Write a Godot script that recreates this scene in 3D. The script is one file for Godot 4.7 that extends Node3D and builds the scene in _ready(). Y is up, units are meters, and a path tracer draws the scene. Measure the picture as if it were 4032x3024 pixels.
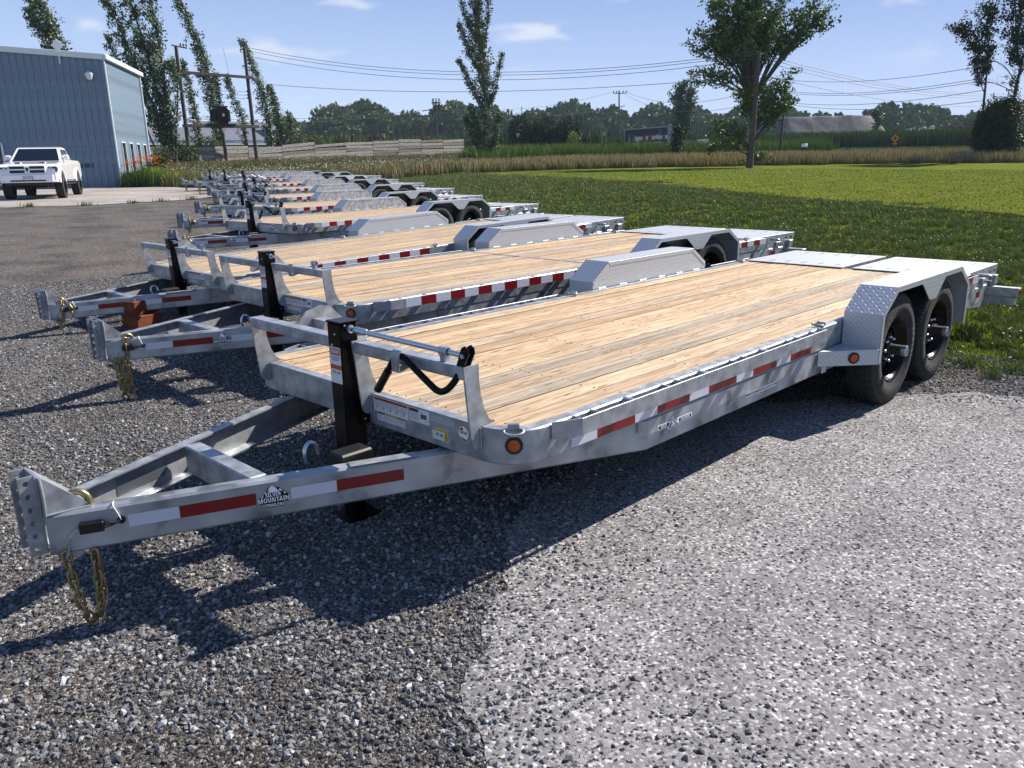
extends Node3D

var rng := RandomNumberGenerator.new()
var mat := {}
var cache := {}
var used := {}

# ---------------------------------------------------------------- terrain
const ZT := [0.0, 3.0, 6.0, 9.0, 12.5, 16.0, 19.2, 22.3, 25.4, 31.0, 36.0, 45.0, 52.0, 62.0, 72.0, 80.0, 100.0, 150.0, 300.0, 3000.0]
const HT := [0.0, 0.03, 0.065, 0.13, 0.196, 0.27, 0.344, 0.41, 0.465, 0.53, 0.57, 0.63, 0.72, 1.0, 1.25, 1.35, 1.55, 1.9, 2.9, 20.0]
const EZ := [-60.0, -31.0, -27.0, -23.0, -20.0, -16.0, -12.6, -9.0, -6.0, -3.0, 0.0, 1.5, 4.0, 20.0]
const EX := [26.0, 19.0, 18.3, 16.3, 15.2, 13.0, 10.6, 9.0, 7.3, 6.4, 5.2, 4.75, 4.3, 3.6]
const CZ := [-60.0, -45.0, -29.7, -17.2, -8.2, -1.2, 6.0, 30.0]
const CX := [42.0, 36.0, 31.0, 26.8, 21.2, 17.5, 15.5, 14.0]

func lut(v: float, xs: Array, ys: Array) -> float:
	if v <= xs[0]: return ys[0]
	for i in range(1, xs.size()):
		if v <= xs[i]:
			return lerpf(ys[i - 1], ys[i], (v - xs[i - 1]) / (xs[i] - xs[i - 1]))
	return ys[-1]

func edge_x(z: float) -> float: return lut(z, EZ, EX)
func crest_x(z: float) -> float: return lut(z, CZ, CX)

func th(x: float, z: float) -> float:
	var y := lut(maxf(0.0, -z), ZT, HT)
	var e := edge_x(z)
	var fade := 1.0 - smoothstep(40.0, 62.0, -z)
	y += 0.35 * smoothstep(e - 0.3, crest_x(z), x) * fade
	y += 0.022 * clampf(Vector2(x + 2.0, z - 3.0).length() - 66.0, 0.0, 45.0)
	return y

func pt(x: float, z: float, up := 0.0) -> Vector3: return Vector3(x, th(x, z) + up, z)

# ---------------------------------------------------------------- mesh helpers
func st_new() -> SurfaceTool:
	var st := SurfaceTool.new()
	st.begin(Mesh.PRIMITIVE_TRIANGLES)
	return st

# a flat convex polygon that looks towards «hint», with planar UVs in metres
func face(st: SurfaceTool, p: PackedVector3Array, hint: Vector3) -> void:
	var n := Vector3.ZERO
	for i in range(1, p.size() - 1):
		n += (p[i] - p[0]).cross(p[i + 1] - p[0])
	if n.length_squared() < 1e-16: return
	n = n.normalized()
	var q := p
	if n.dot(hint) < 0.0:
		q = p.duplicate(); q.reverse(); n = -n
	var t := Vector3.RIGHT
	if absf(n.y) < 0.9: t = Vector3.UP.cross(n).normalized()
	var b := n.cross(t)
	for i in range(1, q.size() - 1):
		for k in [0, i + 1, i]:
			st.set_normal(n); st.set_uv(Vector2(q[k].dot(t), q[k].dot(b))); st.add_vertex(q[k])

func corner(mn: Vector3, mx: Vector3, s: Vector3, c: Vector3) -> Vector3:
	return Vector3(mx.x - c.x if s.x > 0 else mn.x + c.x, mx.y - c.y if s.y > 0 else mn.y + c.y, mx.z - c.z if s.z > 0 else mn.z + c.z)

# a box with chamfered edges
func cbox(st: SurfaceTool, mn: Vector3, mx: Vector3, c := 0.0, xf := Transform3D()) -> void:
	var ax := [Vector3.RIGHT, Vector3.UP, Vector3.BACK]
	for a in 3:
		var b := (a + 1) % 3
		var d := (a + 2) % 3
		for s in [-1.0, 1.0]:
			var pts := PackedVector3Array()
			for uv in [[-1, -1], [1, -1], [1, 1], [-1, 1]]:
				var sg: Vector3 = ax[a] * s + ax[b] * uv[0] + ax[d] * uv[1]
				pts.append(xf * corner(mn, mx, sg, (ax[b] + ax[d]) * c))
			face(st, pts, xf.basis * (ax[a] * s))
	if c <= 0.0: return
	for a in 3:
		var b := (a + 1) % 3
		var d := (a + 2) % 3
		for sb in [-1.0, 1.0]:
			for sd in [-1.0, 1.0]:
				var pts := PackedVector3Array()
				for k in [[-1, 0], [1, 0], [1, 1], [-1, 1]]:
					var sg: Vector3 = ax[a] * k[0] + ax[b] * sb + ax[d] * sd
					var ins: Vector3 = ax[a] * c + (ax[d] * c if k[1] == 0 else ax[b] * c)
					pts.append(xf * corner(mn, mx, sg, ins))
				face(st, pts, xf.basis * (ax[b] * sb + ax[d] * sd))
	for sx in [-1.0, 1.0]:
		for sy in [-1.0, 1.0]:
			for sz in [-1.0, 1.0]:
				var sg := Vector3(sx, sy, sz)
				face(st, PackedVector3Array([xf * corner(mn, mx, sg, Vector3(0, c, c)), xf * corner(mn, mx, sg, Vector3(c, 0, c)), xf * corner(mn, mx, sg, Vector3(c, c, 0))]), xf.basis * sg)

func box(st: SurfaceTool, a: Vector3, b: Vector3, c := 0.0) -> void:
	cbox(st, Vector3(minf(a.x, b.x), minf(a.y, b.y), minf(a.z, b.z)), Vector3(maxf(a.x, b.x), maxf(a.y, b.y), maxf(a.z, b.z)), c)

# polygon (x along ex, y along ey) pushed out along ez from d0 to d1
func prism(st: SurfaceTool, poly: PackedVector2Array, o: Vector3, ex: Vector3, ey: Vector3, ez: Vector3, d0: float, d1: float) -> void:
	var cw := Geometry2D.is_polygon_clockwise(poly)
	var idx := Geometry2D.triangulate_polygon(poly)
	for s in [d0, d1]:
		var hint := ez * (1.0 if s == maxf(d0, d1) else -1.0)
		for i in range(0, idx.size(), 3):
			var f := PackedVector3Array()
			for k in 3:
				var p := poly[idx[i + k]]
				f.append(o + ex * p.x + ey * p.y + ez * s)
			face(st, f, hint)
	for i in poly.size():
		var a := poly[i]
		var b := poly[(i + 1) % poly.size()]
		var e := b - a
		var nn := Vector2(e.y, -e.x) if not cw else Vector2(-e.y, e.x)
		face(st, PackedVector3Array([o + ex * a.x + ey * a.y + ez * d0, o + ex * b.x + ey * b.y + ez * d0, o + ex * b.x + ey * b.y + ez * d1, o + ex * a.x + ey * a.y + ez * d1]), ex * nn.x + ey * nn.y)

func quad_s(st: SurfaceTool, a: Array, b: Array, c: Array, d: Array) -> void:   # each [position, normal, uv]; counter-clockwise from outside
	for v in [a, c, b, a, d, c]:
		st.set_normal(v[1]); st.set_uv(v[2]); st.add_vertex(v[0])

func tube(st: SurfaceTool, pts: PackedVector3Array, r0: float, sides := 8, r1 := -1.0, closed := false) -> void:
	if r1 < 0.0: r1 = r0
	var n := pts.size()
	var rings := []
	var t0 := (pts[1] - pts[0]).normalized()
	var up := Vector3.UP if absf(t0.y) < 0.9 else Vector3.RIGHT
	var s := t0.cross(up).normalized()
	var len := 0.0
	for i in n:
		var t := Vector3.ZERO
		if closed: t = (pts[(i + 1) % n] - pts[(i + n - 1) % n]).normalized()
		elif i == 0: t = t0
		elif i == n - 1: t = (pts[i] - pts[i - 1]).normalized()
		else: t = (pts[i + 1] - pts[i - 1]).normalized()
		s = (s - t * s.dot(t)).normalized()
		var b := t.cross(s)
		var r := lerpf(r0, r1, float(i) / (n - 1))
		if i > 0: len += pts[i].distance_to(pts[i - 1])
		var ring := []
		for k in sides + 1:
			var a := TAU * k / sides
			var d := s * cos(a) + b * sin(a)
			ring.append([pts[i] + d * r, d, Vector2(a * r, len)])
		rings.append(ring)
	for i in (n if closed else n - 1):
		var p: Array = rings[i]
		var q: Array = rings[(i + 1) % n]
		for k in sides:
			quad_s(st, p[k], p[k + 1], q[k + 1], q[k])
	if not closed:
		for e in [0, n - 1]:
			var f := PackedVector3Array()
			for k in sides: f.append(rings[e][k][0])
			var dir := (pts[0] - pts[1]) if e == 0 else (pts[n - 1] - pts[n - 2])
			if f[0].distance_to(f[sides / 2]) > 1e-5: face(st, f, dir)

# profile of (along axis, radius) turned about an axis
func lathe(st: SurfaceTool, prof: PackedVector2Array, o: Vector3, axis: Vector3, segs := 24, wob := 0.0) -> void:
	axis = axis.normalized()
	var s := axis.cross(Vector3.UP if absf(axis.y) < 0.9 else Vector3.RIGHT).normalized()
	var b := axis.cross(s)
	var m := prof.size()
	var fn := []
	for i in m - 1:
		var e := prof[i + 1] - prof[i]
		fn.append(Vector2(-e.y, e.x).normalized())
	for i in m - 1:
		var n0: Vector2 = fn[i]
		var n1: Vector2 = fn[i]
		if i > 0 and fn[i - 1].dot(fn[i]) > 0.75: n0 = (fn[i - 1] + fn[i]).normalized()
		if i < m - 2 and fn[i + 1].dot(fn[i]) > 0.75: n1 = (fn[i + 1] + fn[i]).normalized()
		var v := []
		for k in segs + 1:
			var a := TAU * k / segs
			var d := s * cos(a) + b * sin(a)
			var p := prof[i]
			var q := prof[i + 1]
			v.append([[o + axis * p.x + d * p.y, axis * n0.x + d * n0.y, Vector2(a * 0.3, p.x + p.y)], [o + axis * q.x + d * q.y, axis * n1.x + d * n1.y, Vector2(a * 0.3, q.x + q.y)]])
		for k in segs:
			var A: Array = v[k][0]; var B: Array = v[k + 1][0]; var C: Array = v[k + 1][1]; var D: Array = v[k][1]
			var g: Vector3 = (B[0] - A[0]).cross(C[0] - A[0]) + (C[0] - A[0]).cross(D[0] - A[0])
			if g.dot(A[1] + C[1]) >= 0.0: quad_s(st, A, B, C, D)
			else: quad_s(st, D, C, B, A)

# closed profile (outward, y) swept along a level path whose outward side is on the right of its direction
func sweep(st: SurfaceTool, path: PackedVector3Array, prof: PackedVector2Array, smooth := true) -> void:
	var n := path.size()
	var dirs := []
	for i in n - 1: dirs.append((path[i + 1] - path[i]).normalized())
	var outs := []
	var sharp := []
	for i in n:
		var a: Vector3 = dirs[maxi(0, i - 1)]
		var b: Vector3 = dirs[mini(n - 2, i)]
		var oa := a.cross(Vector3.UP); var ob := b.cross(Vector3.UP)
		var o := (oa + ob).normalized()
		outs.append(o / maxf(0.5, o.dot(oa)))
		sharp.append(a.dot(b) < 0.85 or not smooth)
	var cw := Geometry2D.is_polygon_clockwise(prof)
	var at := 0.0
	for i in n - 1:
		var L := path[i].distance_to(path[i + 1])
		for k in prof.size():
			var p := prof[k]
			var q := prof[(k + 1) % prof.size()]
			var e := q - p
			if e.length() < 1e-7: continue
			var nn := (Vector2(e.y, -e.x) if not cw else Vector2(-e.y, e.x)).normalized()
			var seg: Vector3 = dirs[i].cross(Vector3.UP)
			var o0: Vector3 = outs[i]; var o1: Vector3 = outs[i + 1]
			var n0: Vector3 = (seg if sharp[i] else o0.normalized()) * nn.x + Vector3.UP * nn.y
			var n1: Vector3 = (seg if sharp[i + 1] else o1.normalized()) * nn.x + Vector3.UP * nn.y
			var A := [path[i] + o0 * p.x + Vector3.UP * p.y, n0, Vector2(at, p.y + p.x)]
			var B := [path[i + 1] + o1 * p.x + Vector3.UP * p.y, n1, Vector2(at + L, p.y + p.x)]
			var C := [path[i + 1] + o1 * q.x + Vector3.UP * q.y, n1, Vector2(at + L, q.y + q.x)]
			var D := [path[i] + o0 * q.x + Vector3.UP * q.y, n0, Vector2(at, q.y + q.x)]
			if ((B[0] - A[0]).cross(C[0] - A[0])).dot(n0 + n1) >= 0.0: quad_s(st, A, B, C, D)
			else: quad_s(st, D, C, B, A)
		at += L
	var idx := Geometry2D.triangulate_polygon(prof)
	for e in [0, n - 1]:
		for i in range(0, idx.size(), 3):
			var f := PackedVector3Array()
			for k in 3: f.append(path[e] + outs[e] * prof[idx[i + k]].x + Vector3.UP * prof[idx[i + k]].y)
			face(st, f, -dirs[0] if e == 0 else dirs[n - 2])

# a plate of cells, each with a round hole, facing ±ez
func holed(st: SurfaceTool, o: Vector3, ex: Vector3, ey: Vector3, ez: Vector3, w: float, cell: float, count: int, r: float, t: float) -> void:
	for j in count:
		var c := o + ex * w * 0.5 + ey * cell * (j + 0.5)
		var ring := []
		for k in 16:
			var a := TAU * k / 16.0
			var d := Vector2(cos(a), sin(a))
			var m := minf(w * 0.5 / maxf(absf(d.x), 1e-6), cell * 0.5 / maxf(absf(d.y), 1e-6))
			if k % 4 == 2: ring.append([Vector2(signf(d.x) * w * 0.5, signf(d.y) * cell * 0.5), d * r])
			else: ring.append([d * m, d * r])
		for k in 16:
			var a: Array = ring[k]
			var b: Array = ring[(k + 1) % 16]
			for s in [0.0, t]:
				var f := PackedVector3Array()
				for p in [a[0], b[0], b[1], a[1]]: f.append(c + ex * p.x + ey * p.y + ez * s)
				face(st, f, ez * (1.0 if s > 0 else -1.0))
			var wq := PackedVector3Array()
			for p in [[a[1], 0.0], [b[1], 0.0], [b[1], t], [a[1], t]]: wq.append(c + ex * p[0].x + ey * p[0].y + ez * p[1])
			face(st, wq, -(ex * a[1].x + ey * a[1].y))
	var len := cell * count
	for s in [0.0, 1.0]:
		face(st, PackedVector3Array([o + ex * w * s, o + ex * w * s + ey * len, o + ex * w * s + ey * len + ez * t, o + ex * w * s + ez * t]), ex * (s * 2 - 1))
		face(st, PackedVector3Array([o + ey * len * s, o + ey * len * s + ex * w, o + ey * len * s + ex * w + ez * t, o + ey * len * s + ez * t]), ey * (s * 2 - 1))

func curve(ctrl: Array, step := 6) -> PackedVector3Array:   # Catmull-Rom through the points
	var out := PackedVector3Array()
	for i in ctrl.size() - 1:
		var a: Vector3 = ctrl[maxi(0, i - 1)]; var b: Vector3 = ctrl[i]; var c: Vector3 = ctrl[i + 1]; var d: Vector3 = ctrl[mini(ctrl.size() - 1, i + 2)]
		for k in step:
			out.append(b.cubic_interpolate(c, a, d, float(k) / step))
	out.append(ctrl[-1])
	return out

# ---------------------------------------------------------------- objects
func numbered(called: String) -> String:
	if not used.has(called):
		used[called] = 0
		return called
	used[called] += 1
	return "%s_%03d" % [called, used[called]]

func put(called: String, mesh, m: Material, parent: Node = null) -> MeshInstance3D:
	var o := MeshInstance3D.new()
	o.mesh = mesh.commit() if mesh is SurfaceTool else mesh
	if m: o.material_override = m
	if parent == null:
		o.name = numbered(called); add_child(o, true)
	else:
		var k := called; var i := 0
		while parent.has_node(k):
			i += 1; k = "%s_%03d" % [called, i]
		o.name = k; parent.add_child(o, true)
	return o

func thing(called: String, label: String, category: String, at := Vector3.ZERO, turn := 0.0, group := "") -> Node3D:
	var o := Node3D.new()
	o.name = numbered(called); add_child(o, true)
	o.position = at; o.rotation.y = turn
	tag(o, label, category, group)
	return o

func tag(o: Node, label: String, category: String, group := "", kind := "") -> Node:
	if label: o.set_meta("label", label)
	if category: o.set_meta("category", category)
	if group: o.set_meta("group", group)
	if kind: o.set_meta("kind", kind)
	return o

func scatter(called: String, mesh: Mesh, m: Material, xfs: Array, cols: Array, parent: Node = null) -> MultiMeshInstance3D:
	var mm := MultiMesh.new()
	mm.transform_format = MultiMesh.TRANSFORM_3D
	mm.use_colors = cols.size() > 0
	mm.mesh = mesh
	mm.instance_count = xfs.size()
	for i in xfs.size():
		mm.set_instance_transform(i, xfs[i])
		if cols.size() > 0: mm.set_instance_color(i, cols[i])
	var o := MultiMeshInstance3D.new()
	o.multimesh = mm
	o.material_override = m
	if parent == null:
		o.name = numbered(called); add_child(o, true)
	else:
		var k := called; var i := 0
		while parent.has_node(k):
			i += 1; k = "%s_%03d" % [called, i]
		o.name = k; parent.add_child(o, true)
	o.set_meta("kind", "stuff")
	return o

func words(text: String, size: float, depth := 0.0006, bold := true, mono := false) -> TextMesh:
	var f := SystemFont.new()
	f.font_names = PackedStringArray(["Droid Sans Mono" if mono else "Droid Sans"])
	f.font_weight = 700 if bold else 400
	var t := TextMesh.new()
	t.text = text; t.font = f; t.font_size = 48
	t.pixel_size = size / 34.0    # size = height of a capital letter
	t.depth = depth
	t.curve_step = 4.0
	return t

# ---------------------------------------------------------------- materials
func lin(r: float, g: float, b: float) -> Color: return Color(r, g, b).linear_to_srgb()

func simple(c: Color, rough := 0.7, metal := 0.0) -> StandardMaterial3D:
	var m := StandardMaterial3D.new()
	m.albedo_color = c; m.roughness = rough; m.metallic = metal
	return m

func ntex(seed_: int, freq: float, stops: Array, octaves := 4, size := 512, kind := FastNoiseLite.TYPE_SIMPLEX_SMOOTH) -> NoiseTexture2D:
	var n := FastNoiseLite.new()
	n.seed = seed_; n.frequency = freq; n.noise_type = kind; n.fractal_octaves = octaves
	var t := NoiseTexture2D.new()
	t.width = size; t.height = size; t.seamless = true; t.noise = n
	if stops.size():
		var g := Gradient.new()
		g.offsets = PackedFloat32Array(); g.colors = PackedColorArray()
		var off := PackedFloat32Array(); var col := PackedColorArray()
		for s in stops:
			off.append(s[0]); col.append(s[1])
		g.offsets = off; g.colors = col
		t.color_ramp = g
	return t

func grey(v: float) -> Color: return Color(v, v, v)

func img(w: int, h: int, f: Callable) -> ImageTexture:   # f(x, y) -> Color
	var im := Image.create(w, h, false, Image.FORMAT_RGB8)
	for y in h:
		for x in w:
			im.set_pixel(x, y, f.call(x, y))
	return ImageTexture.create_from_image(im)

func wood_texture(seed_: int, dark: Color, light: Color, knots := 13) -> ImageTexture:
	var w := 1024; var h := 512
	var n := FastNoiseLite.new(); n.seed = seed_; n.frequency = 1.0; n.fractal_octaves = 2
	var m := FastNoiseLite.new(); m.seed = seed_ + 7; m.frequency = 1.0; m.fractal_octaves = 3
	var r := RandomNumberGenerator.new(); r.seed = seed_
	var buf := PackedByteArray(); buf.resize(w * h * 3)
	for b in 4:
		var tone := r.randf_range(-0.09, 0.07)
		var warm := r.randf_range(-0.03, 0.03)
		var kn := []
		for i in knots: kn.append(Vector3(r.randf() * w, r.randf_range(8, 120), r.randf_range(4.0, 12.0)))
		var sm := []
		for i in 7: sm.append(Vector4(r.randf() * w, r.randf_range(10, 118), r.randf_range(25, 90), r.randf_range(0.10, 0.30)))
		for j in 128:
			var y := j / 128.0
			for i in w:
				var x := i / 128.0
				var off := 0.0; var kd := 0.0
				for k in kn:
					var dx: float = i - k.x; var dy: float = (j - k.y) * 2.2
					if absf(dx) < 110.0 and absf(dy) < 90.0:
						var q: float = sqrt(dx * dx * 0.22 + dy * dy) / k.z
						off += 1.6 * exp(-q * 0.55)
						if q < 1.0: kd = maxf(kd, 1.0 - q * q)
				var g := m.get_noise_2d(x * 0.22 + b * 40.0, y * 2.0 + off)
				var ring := 0.5 + 0.5 * sin((y * 5.0 + g * 7.0 + off * 2.0) * 3.2)
				var fine := n.get_noise_2d(x * 0.35 + b * 31.0, y * 26.0)
				var v := 0.68 + tone + 0.26 * (ring - 0.5) + 0.30 * fine + 0.30 * g
				var c := dark.lerp(light, clampf(v, 0.0, 1.0))
				c.r = clampf(c.r + warm, 0.0, 1.0); c.b = clampf(c.b - warm, 0.0, 1.0)
				for k in sm:
					var ex: float = (i - k.x) / k.z; var ey: float = (j - k.y) / 14.0
					var eq := ex * ex + ey * ey + g * 0.9
					if eq < 1.0: c = c.lerp(Color(0.36, 0.29, 0.22), k.w * (1.0 - eq))
				if kd > 0.0: c = c.lerp(Color(0.16, 0.085, 0.04), clampf(kd * 1.3, 0.0, 0.85))
				if j < 3 or j > 124: c = c.lerp(Color(0.20, 0.13, 0.08), 0.6)  # edge dirt, with the shade of the gaps between boards painted in
				var at := ((b * 128 + j) * w + i) * 3
				buf[at] = int(c.r * 255.0); buf[at + 1] = int(c.g * 255.0); buf[at + 2] = int(c.b * 255.0)
	return ImageTexture.create_from_image(Image.create_from_data(w, h, false, Image.FORMAT_RGB8, buf))

func tri_map(m: StandardMaterial3D, scale: float, world := false) -> StandardMaterial3D:
	m.uv1_triplanar = true
	m.uv1_world_triplanar = world
	m.uv1_scale = Vector3.ONE * scale
	return m

func macro(m: StandardMaterial3D, t: Texture2D, scale: float) -> void:   # slow tone changes over a large surface
	m.detail_enabled = true
	m.detail_blend_mode = BaseMaterial3D.BLEND_MODE_MUL
	m.detail_albedo = t
	m.detail_uv_layer = BaseMaterial3D.DETAIL_UV_2
	m.uv2_triplanar = true
	m.uv2_world_triplanar = true
	m.uv2_scale = Vector3.ONE * scale

func make_materials() -> void:
	# galvanised steel: spangle, dull blotches, a few dark stains
	var spangle := ntex(3, 0.012, [[0.0, grey(0.60)], [0.30, grey(0.69)], [0.50, grey(0.76)], [0.72, grey(0.82)], [1.0, grey(0.93)]], 6)
	var stains := ntex(11, 0.006, [[0.0, grey(0.46)], [0.26, grey(0.54)], [0.36, grey(0.72)], [0.6, grey(0.80)], [1.0, grey(0.95)]], 5)
	var rough := ntex(5, 0.02, [[0.0, grey(0.36)], [1.0, grey(0.62)]], 4)
	for k in ["galv", "stained"]:
		var m := simple(Color(0.80, 0.825, 0.86), 1.0, 0.60)
		m.albedo_texture = spangle if k == "galv" else stains
		m.roughness_texture = rough
		tri_map(m, 1.3 if k == "galv" else 0.95)
		mat[k] = m
	# tread plate: raised lozenges turned alternately
	var tread := img(128, 128, func(x, y):
		var v := 0.0
		for c in [[32, 32, 1], [96, 32, -1], [32, 96, -1], [96, 96, 1]]:
			for ox in [-128, 0, 128]:
				for oy in [-128, 0, 128]:
					var dx: float = x - c[0] + ox; var dy: float = y - c[1] + oy
					var a: float = (dx + dy * c[2]) * 0.7071; var b: float = (dx * -c[2] + dy) * 0.7071
					var q: float = (a * a) / 1000.0 + (b * b) / 110.0
					v = maxf(v, clampf(1.5 - 1.5 * q, 0.0, 1.0))
		return grey(v))
	var p := simple(Color(0.88, 0.905, 0.94), 0.50, 0.60)
	p.albedo_texture = img(128, 128, func(x, y): return grey(0.80 + 0.04 * sin(x * 0.1) * cos(y * 0.1)))
	p.heightmap_enabled = true; p.heightmap_texture = tread; p.heightmap_scale = 0.09
	p.uv1_scale = Vector3(15.0, 15.0, 15.0)
	mat["tread"] = p
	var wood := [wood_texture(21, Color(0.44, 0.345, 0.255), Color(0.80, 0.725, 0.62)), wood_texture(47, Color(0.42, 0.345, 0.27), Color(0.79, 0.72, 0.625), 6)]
	for i in 4:
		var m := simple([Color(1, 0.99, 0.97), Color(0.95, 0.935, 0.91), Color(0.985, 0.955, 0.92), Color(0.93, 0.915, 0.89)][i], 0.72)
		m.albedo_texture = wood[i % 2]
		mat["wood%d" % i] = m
	mat["board_edge"] = simple(Color(0.45, 0.30, 0.19), 0.85)
	mat["block"] = tri_map(simple(Color(0.62, 0.36, 0.22), 0.85), 2.0); mat["block"].albedo_texture = wood[1]
	mat["black"] = simple(Color(0.022, 0.022, 0.024), 0.28); mat["black"].metallic_specular = 0.28
	mat["plastic"] = simple(Color(0.03, 0.03, 0.034), 0.45)
	mat["rubber"] = tri_map(simple(Color(0.20, 0.20, 0.205), 0.82), 3.0)
	mat["rubber"].albedo_texture = ntex(8, 0.02, [[0.0, grey(0.55)], [0.5, grey(0.75)], [1.0, grey(1.0)]], 4, 256)
	mat["letters"] = simple(Color(0.40, 0.40, 0.41), 0.6)
	mat["zinc"] = simple(Color(0.72, 0.75, 0.80), 0.28, 0.9)
	mat["gold"] = simple(Color(0.60, 0.54, 0.40), 0.33, 0.8)
	mat["red_tape"] = simple(Color(0.46, 0.012, 0.04), 0.35)
	var hexes := img(64, 64, func(x, y): return grey(0.80 if (y % 16 < 2 or (x + (8 if (y / 16) % 2 else 0)) % 16 < 2) else 0.90))
	mat["white_tape"] = simple(Color(0.88, 0.90, 0.96), 0.3, 0.1); mat["white_tape"].albedo_texture = hexes; mat["white_tape"].uv1_scale = Vector3(14, 14, 14)
	mat["amber"] = simple(Color(0.66, 0.27, 0.02), 0.2)
	mat["red_lens"] = simple(Color(0.60, 0.02, 0.02), 0.15)
	mat["ink"] = simple(Color(0.03, 0.035, 0.06), 0.4)
	mat["paper"] = simple(Color(0.88, 0.88, 0.90), 0.35)
	mat["white_ink"] = simple(Color(0.92, 0.93, 0.96), 0.4)
	mat["orange"] = simple(Color(0.80, 0.30, 0.10), 0.4)
	mat["dark"] = simple(Color(0.05, 0.05, 0.055), 0.9)
	mat["screw"] = simple(Color(0.14, 0.09, 0.07), 0.6)
	# ground
	var fl := func(s, f, ret, cells := 1024):
		var n := FastNoiseLite.new()
		n.seed = s; n.frequency = f; n.noise_type = FastNoiseLite.TYPE_CELLULAR; n.cellular_return_type = ret
		n.fractal_type = FastNoiseLite.FRACTAL_NONE; n.cellular_distance_function = FastNoiseLite.DISTANCE_EUCLIDEAN
		var t := NoiseTexture2D.new(); t.width = cells; t.height = cells; t.noise = n; t.seamless = true; t.seamless_blend_skirt = 0.03
		return t
	var gv: NoiseTexture2D = fl.call(2, 0.12, FastNoiseLite.RETURN_CELL_VALUE)
	var g := Gradient.new(); g.offsets = PackedFloat32Array([0.0, 0.45, 0.75, 0.93, 1.0]); g.colors = PackedColorArray([Color(0.20, 0.20, 0.205), Color(0.33, 0.325, 0.33), Color(0.45, 0.44, 0.44), Color(0.60, 0.59, 0.58), Color(0.74, 0.73, 0.71)])
	gv.color_ramp = g
	var gd: NoiseTexture2D = fl.call(2, 0.12, FastNoiseLite.RETURN_DISTANCE2_SUB)
	var gravel: StandardMaterial3D = tri_map(simple(Color(1.0, 0.98, 0.97), 0.92), 0.9, true)
	gravel.albedo_texture = gv; gravel.heightmap_enabled = true; gravel.heightmap_texture = gd; gravel.heightmap_scale = 0.6
	macro(gravel, ntex(31, 0.008, [[0.0, grey(0.72)], [0.5, grey(0.92)], [1.0, grey(1.0)]], 4), 0.16)
	gravel.metallic_specular = 0.15
	mat["gravel"] = gravel
	var av: NoiseTexture2D = fl.call(14, 0.125, FastNoiseLite.RETURN_CELL_VALUE)
	var ag := Gradient.new(); ag.offsets = PackedFloat32Array([0.0, 0.07, 0.16, 0.6, 0.88, 1.0]); ag.colors = PackedColorArray([Color(0.16, 0.16, 0.17), Color(0.28, 0.28, 0.285), Color(0.46, 0.46, 0.465), Color(0.52, 0.515, 0.52), Color(0.63, 0.625, 0.63), Color(0.80, 0.795, 0.79)])
	av.color_ramp = ag
	var ad: NoiseTexture2D = fl.call(14, 0.125, FastNoiseLite.RETURN_DISTANCE2_SUB)
	var asphalt := tri_map(simple(Color(0.985, 0.985, 1.0), 0.9), 0.8, true)
	asphalt.albedo_texture = av; asphalt.heightmap_enabled = true; asphalt.heightmap_texture = ad; asphalt.heightmap_scale = 0.14
	macro(asphalt, ntex(33, 0.010, [[0.0, grey(0.86)], [0.45, grey(0.95)], [1.0, grey(1.0)]], 5), 0.21)
	asphalt.metallic_specular = 0.15
	mat["asphalt"] = asphalt
	var pave := tri_map(simple(Color(0.70, 0.675, 0.66), 0.9), 0.3, true)
	pave.albedo_texture = ntex(35, 0.03, [[0.0, grey(0.78)], [1.0, grey(1.0)]], 5)
	macro(pave, ntex(36, 0.01, [[0.0, grey(0.80)], [1.0, grey(1.0)]], 4), 0.06)
	pave.metallic_specular = 0.15
	mat["pave"] = pave
	var soil := tri_map(simple(Color(0.40, 0.41, 0.22), 0.95), 0.5, true)
	soil.albedo_texture = ntex(37, 0.05, [[0.0, Color(0.55, 0.62, 0.40)], [0.5, Color(0.75, 0.85, 0.5)], [1.0, Color(1, 0.97, 0.8)]], 4)
	soil.metallic_specular = 0.0
	mat["soil"] = soil
	var lawn := tri_map(simple(Color(0.46, 0.475, 0.255), 0.95), 0.5, true)
	lawn.albedo_texture = ntex(38, 0.06, [[0.0, Color(0.72, 0.78, 0.66)], [0.5, Color(0.90, 0.92, 0.8)], [1.0, Color(1, 1, 1)]], 5)
	macro(lawn, ntex(39, 0.012, [[0.0, Color(0.80, 0.90, 0.75)], [0.5, Color(0.95, 0.97, 0.9)], [1.0, Color(1, 0.98, 0.92)]], 4), 0.05)
	lawn.metallic_specular = 0.0; lawn.heightmap_enabled = true; lawn.heightmap_texture = ntex(61, 0.35, [], 3, 1024); lawn.heightmap_scale = 2.0
	mat["lawn"] = lawn
	var field := lawn.duplicate(); field.albedo_color = Color(0.33, 0.50, 0.24); mat["field"] = field
	# vegetation: vertex and instance colours carry the tone
	for k in ["leaf", "blade"]:
		var m := simple(Color.WHITE, 0.55 if k == "leaf" else 0.7)
		m.vertex_color_use_as_albedo = true
		m.backlight_enabled = true; m.backlight = Color(0.35, 0.42, 0.16) if k == "leaf" else Color(0.35, 0.38, 0.16)
		m.cull_mode = BaseMaterial3D.CULL_DISABLED
		m.metallic_specular = 0.25
		mat[k] = m
	mat["stone"] = simple(Color.WHITE, 0.9); mat["stone"].vertex_color_use_as_albedo = true
	mat["bark"] = tri_map(simple(Color(0.40, 0.36, 0.32), 0.95), 0.6); mat["bark"].albedo_texture = ntex(41, 0.03, [[0.0, grey(0.5)], [1.0, grey(1.0)]], 4, 256)
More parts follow.
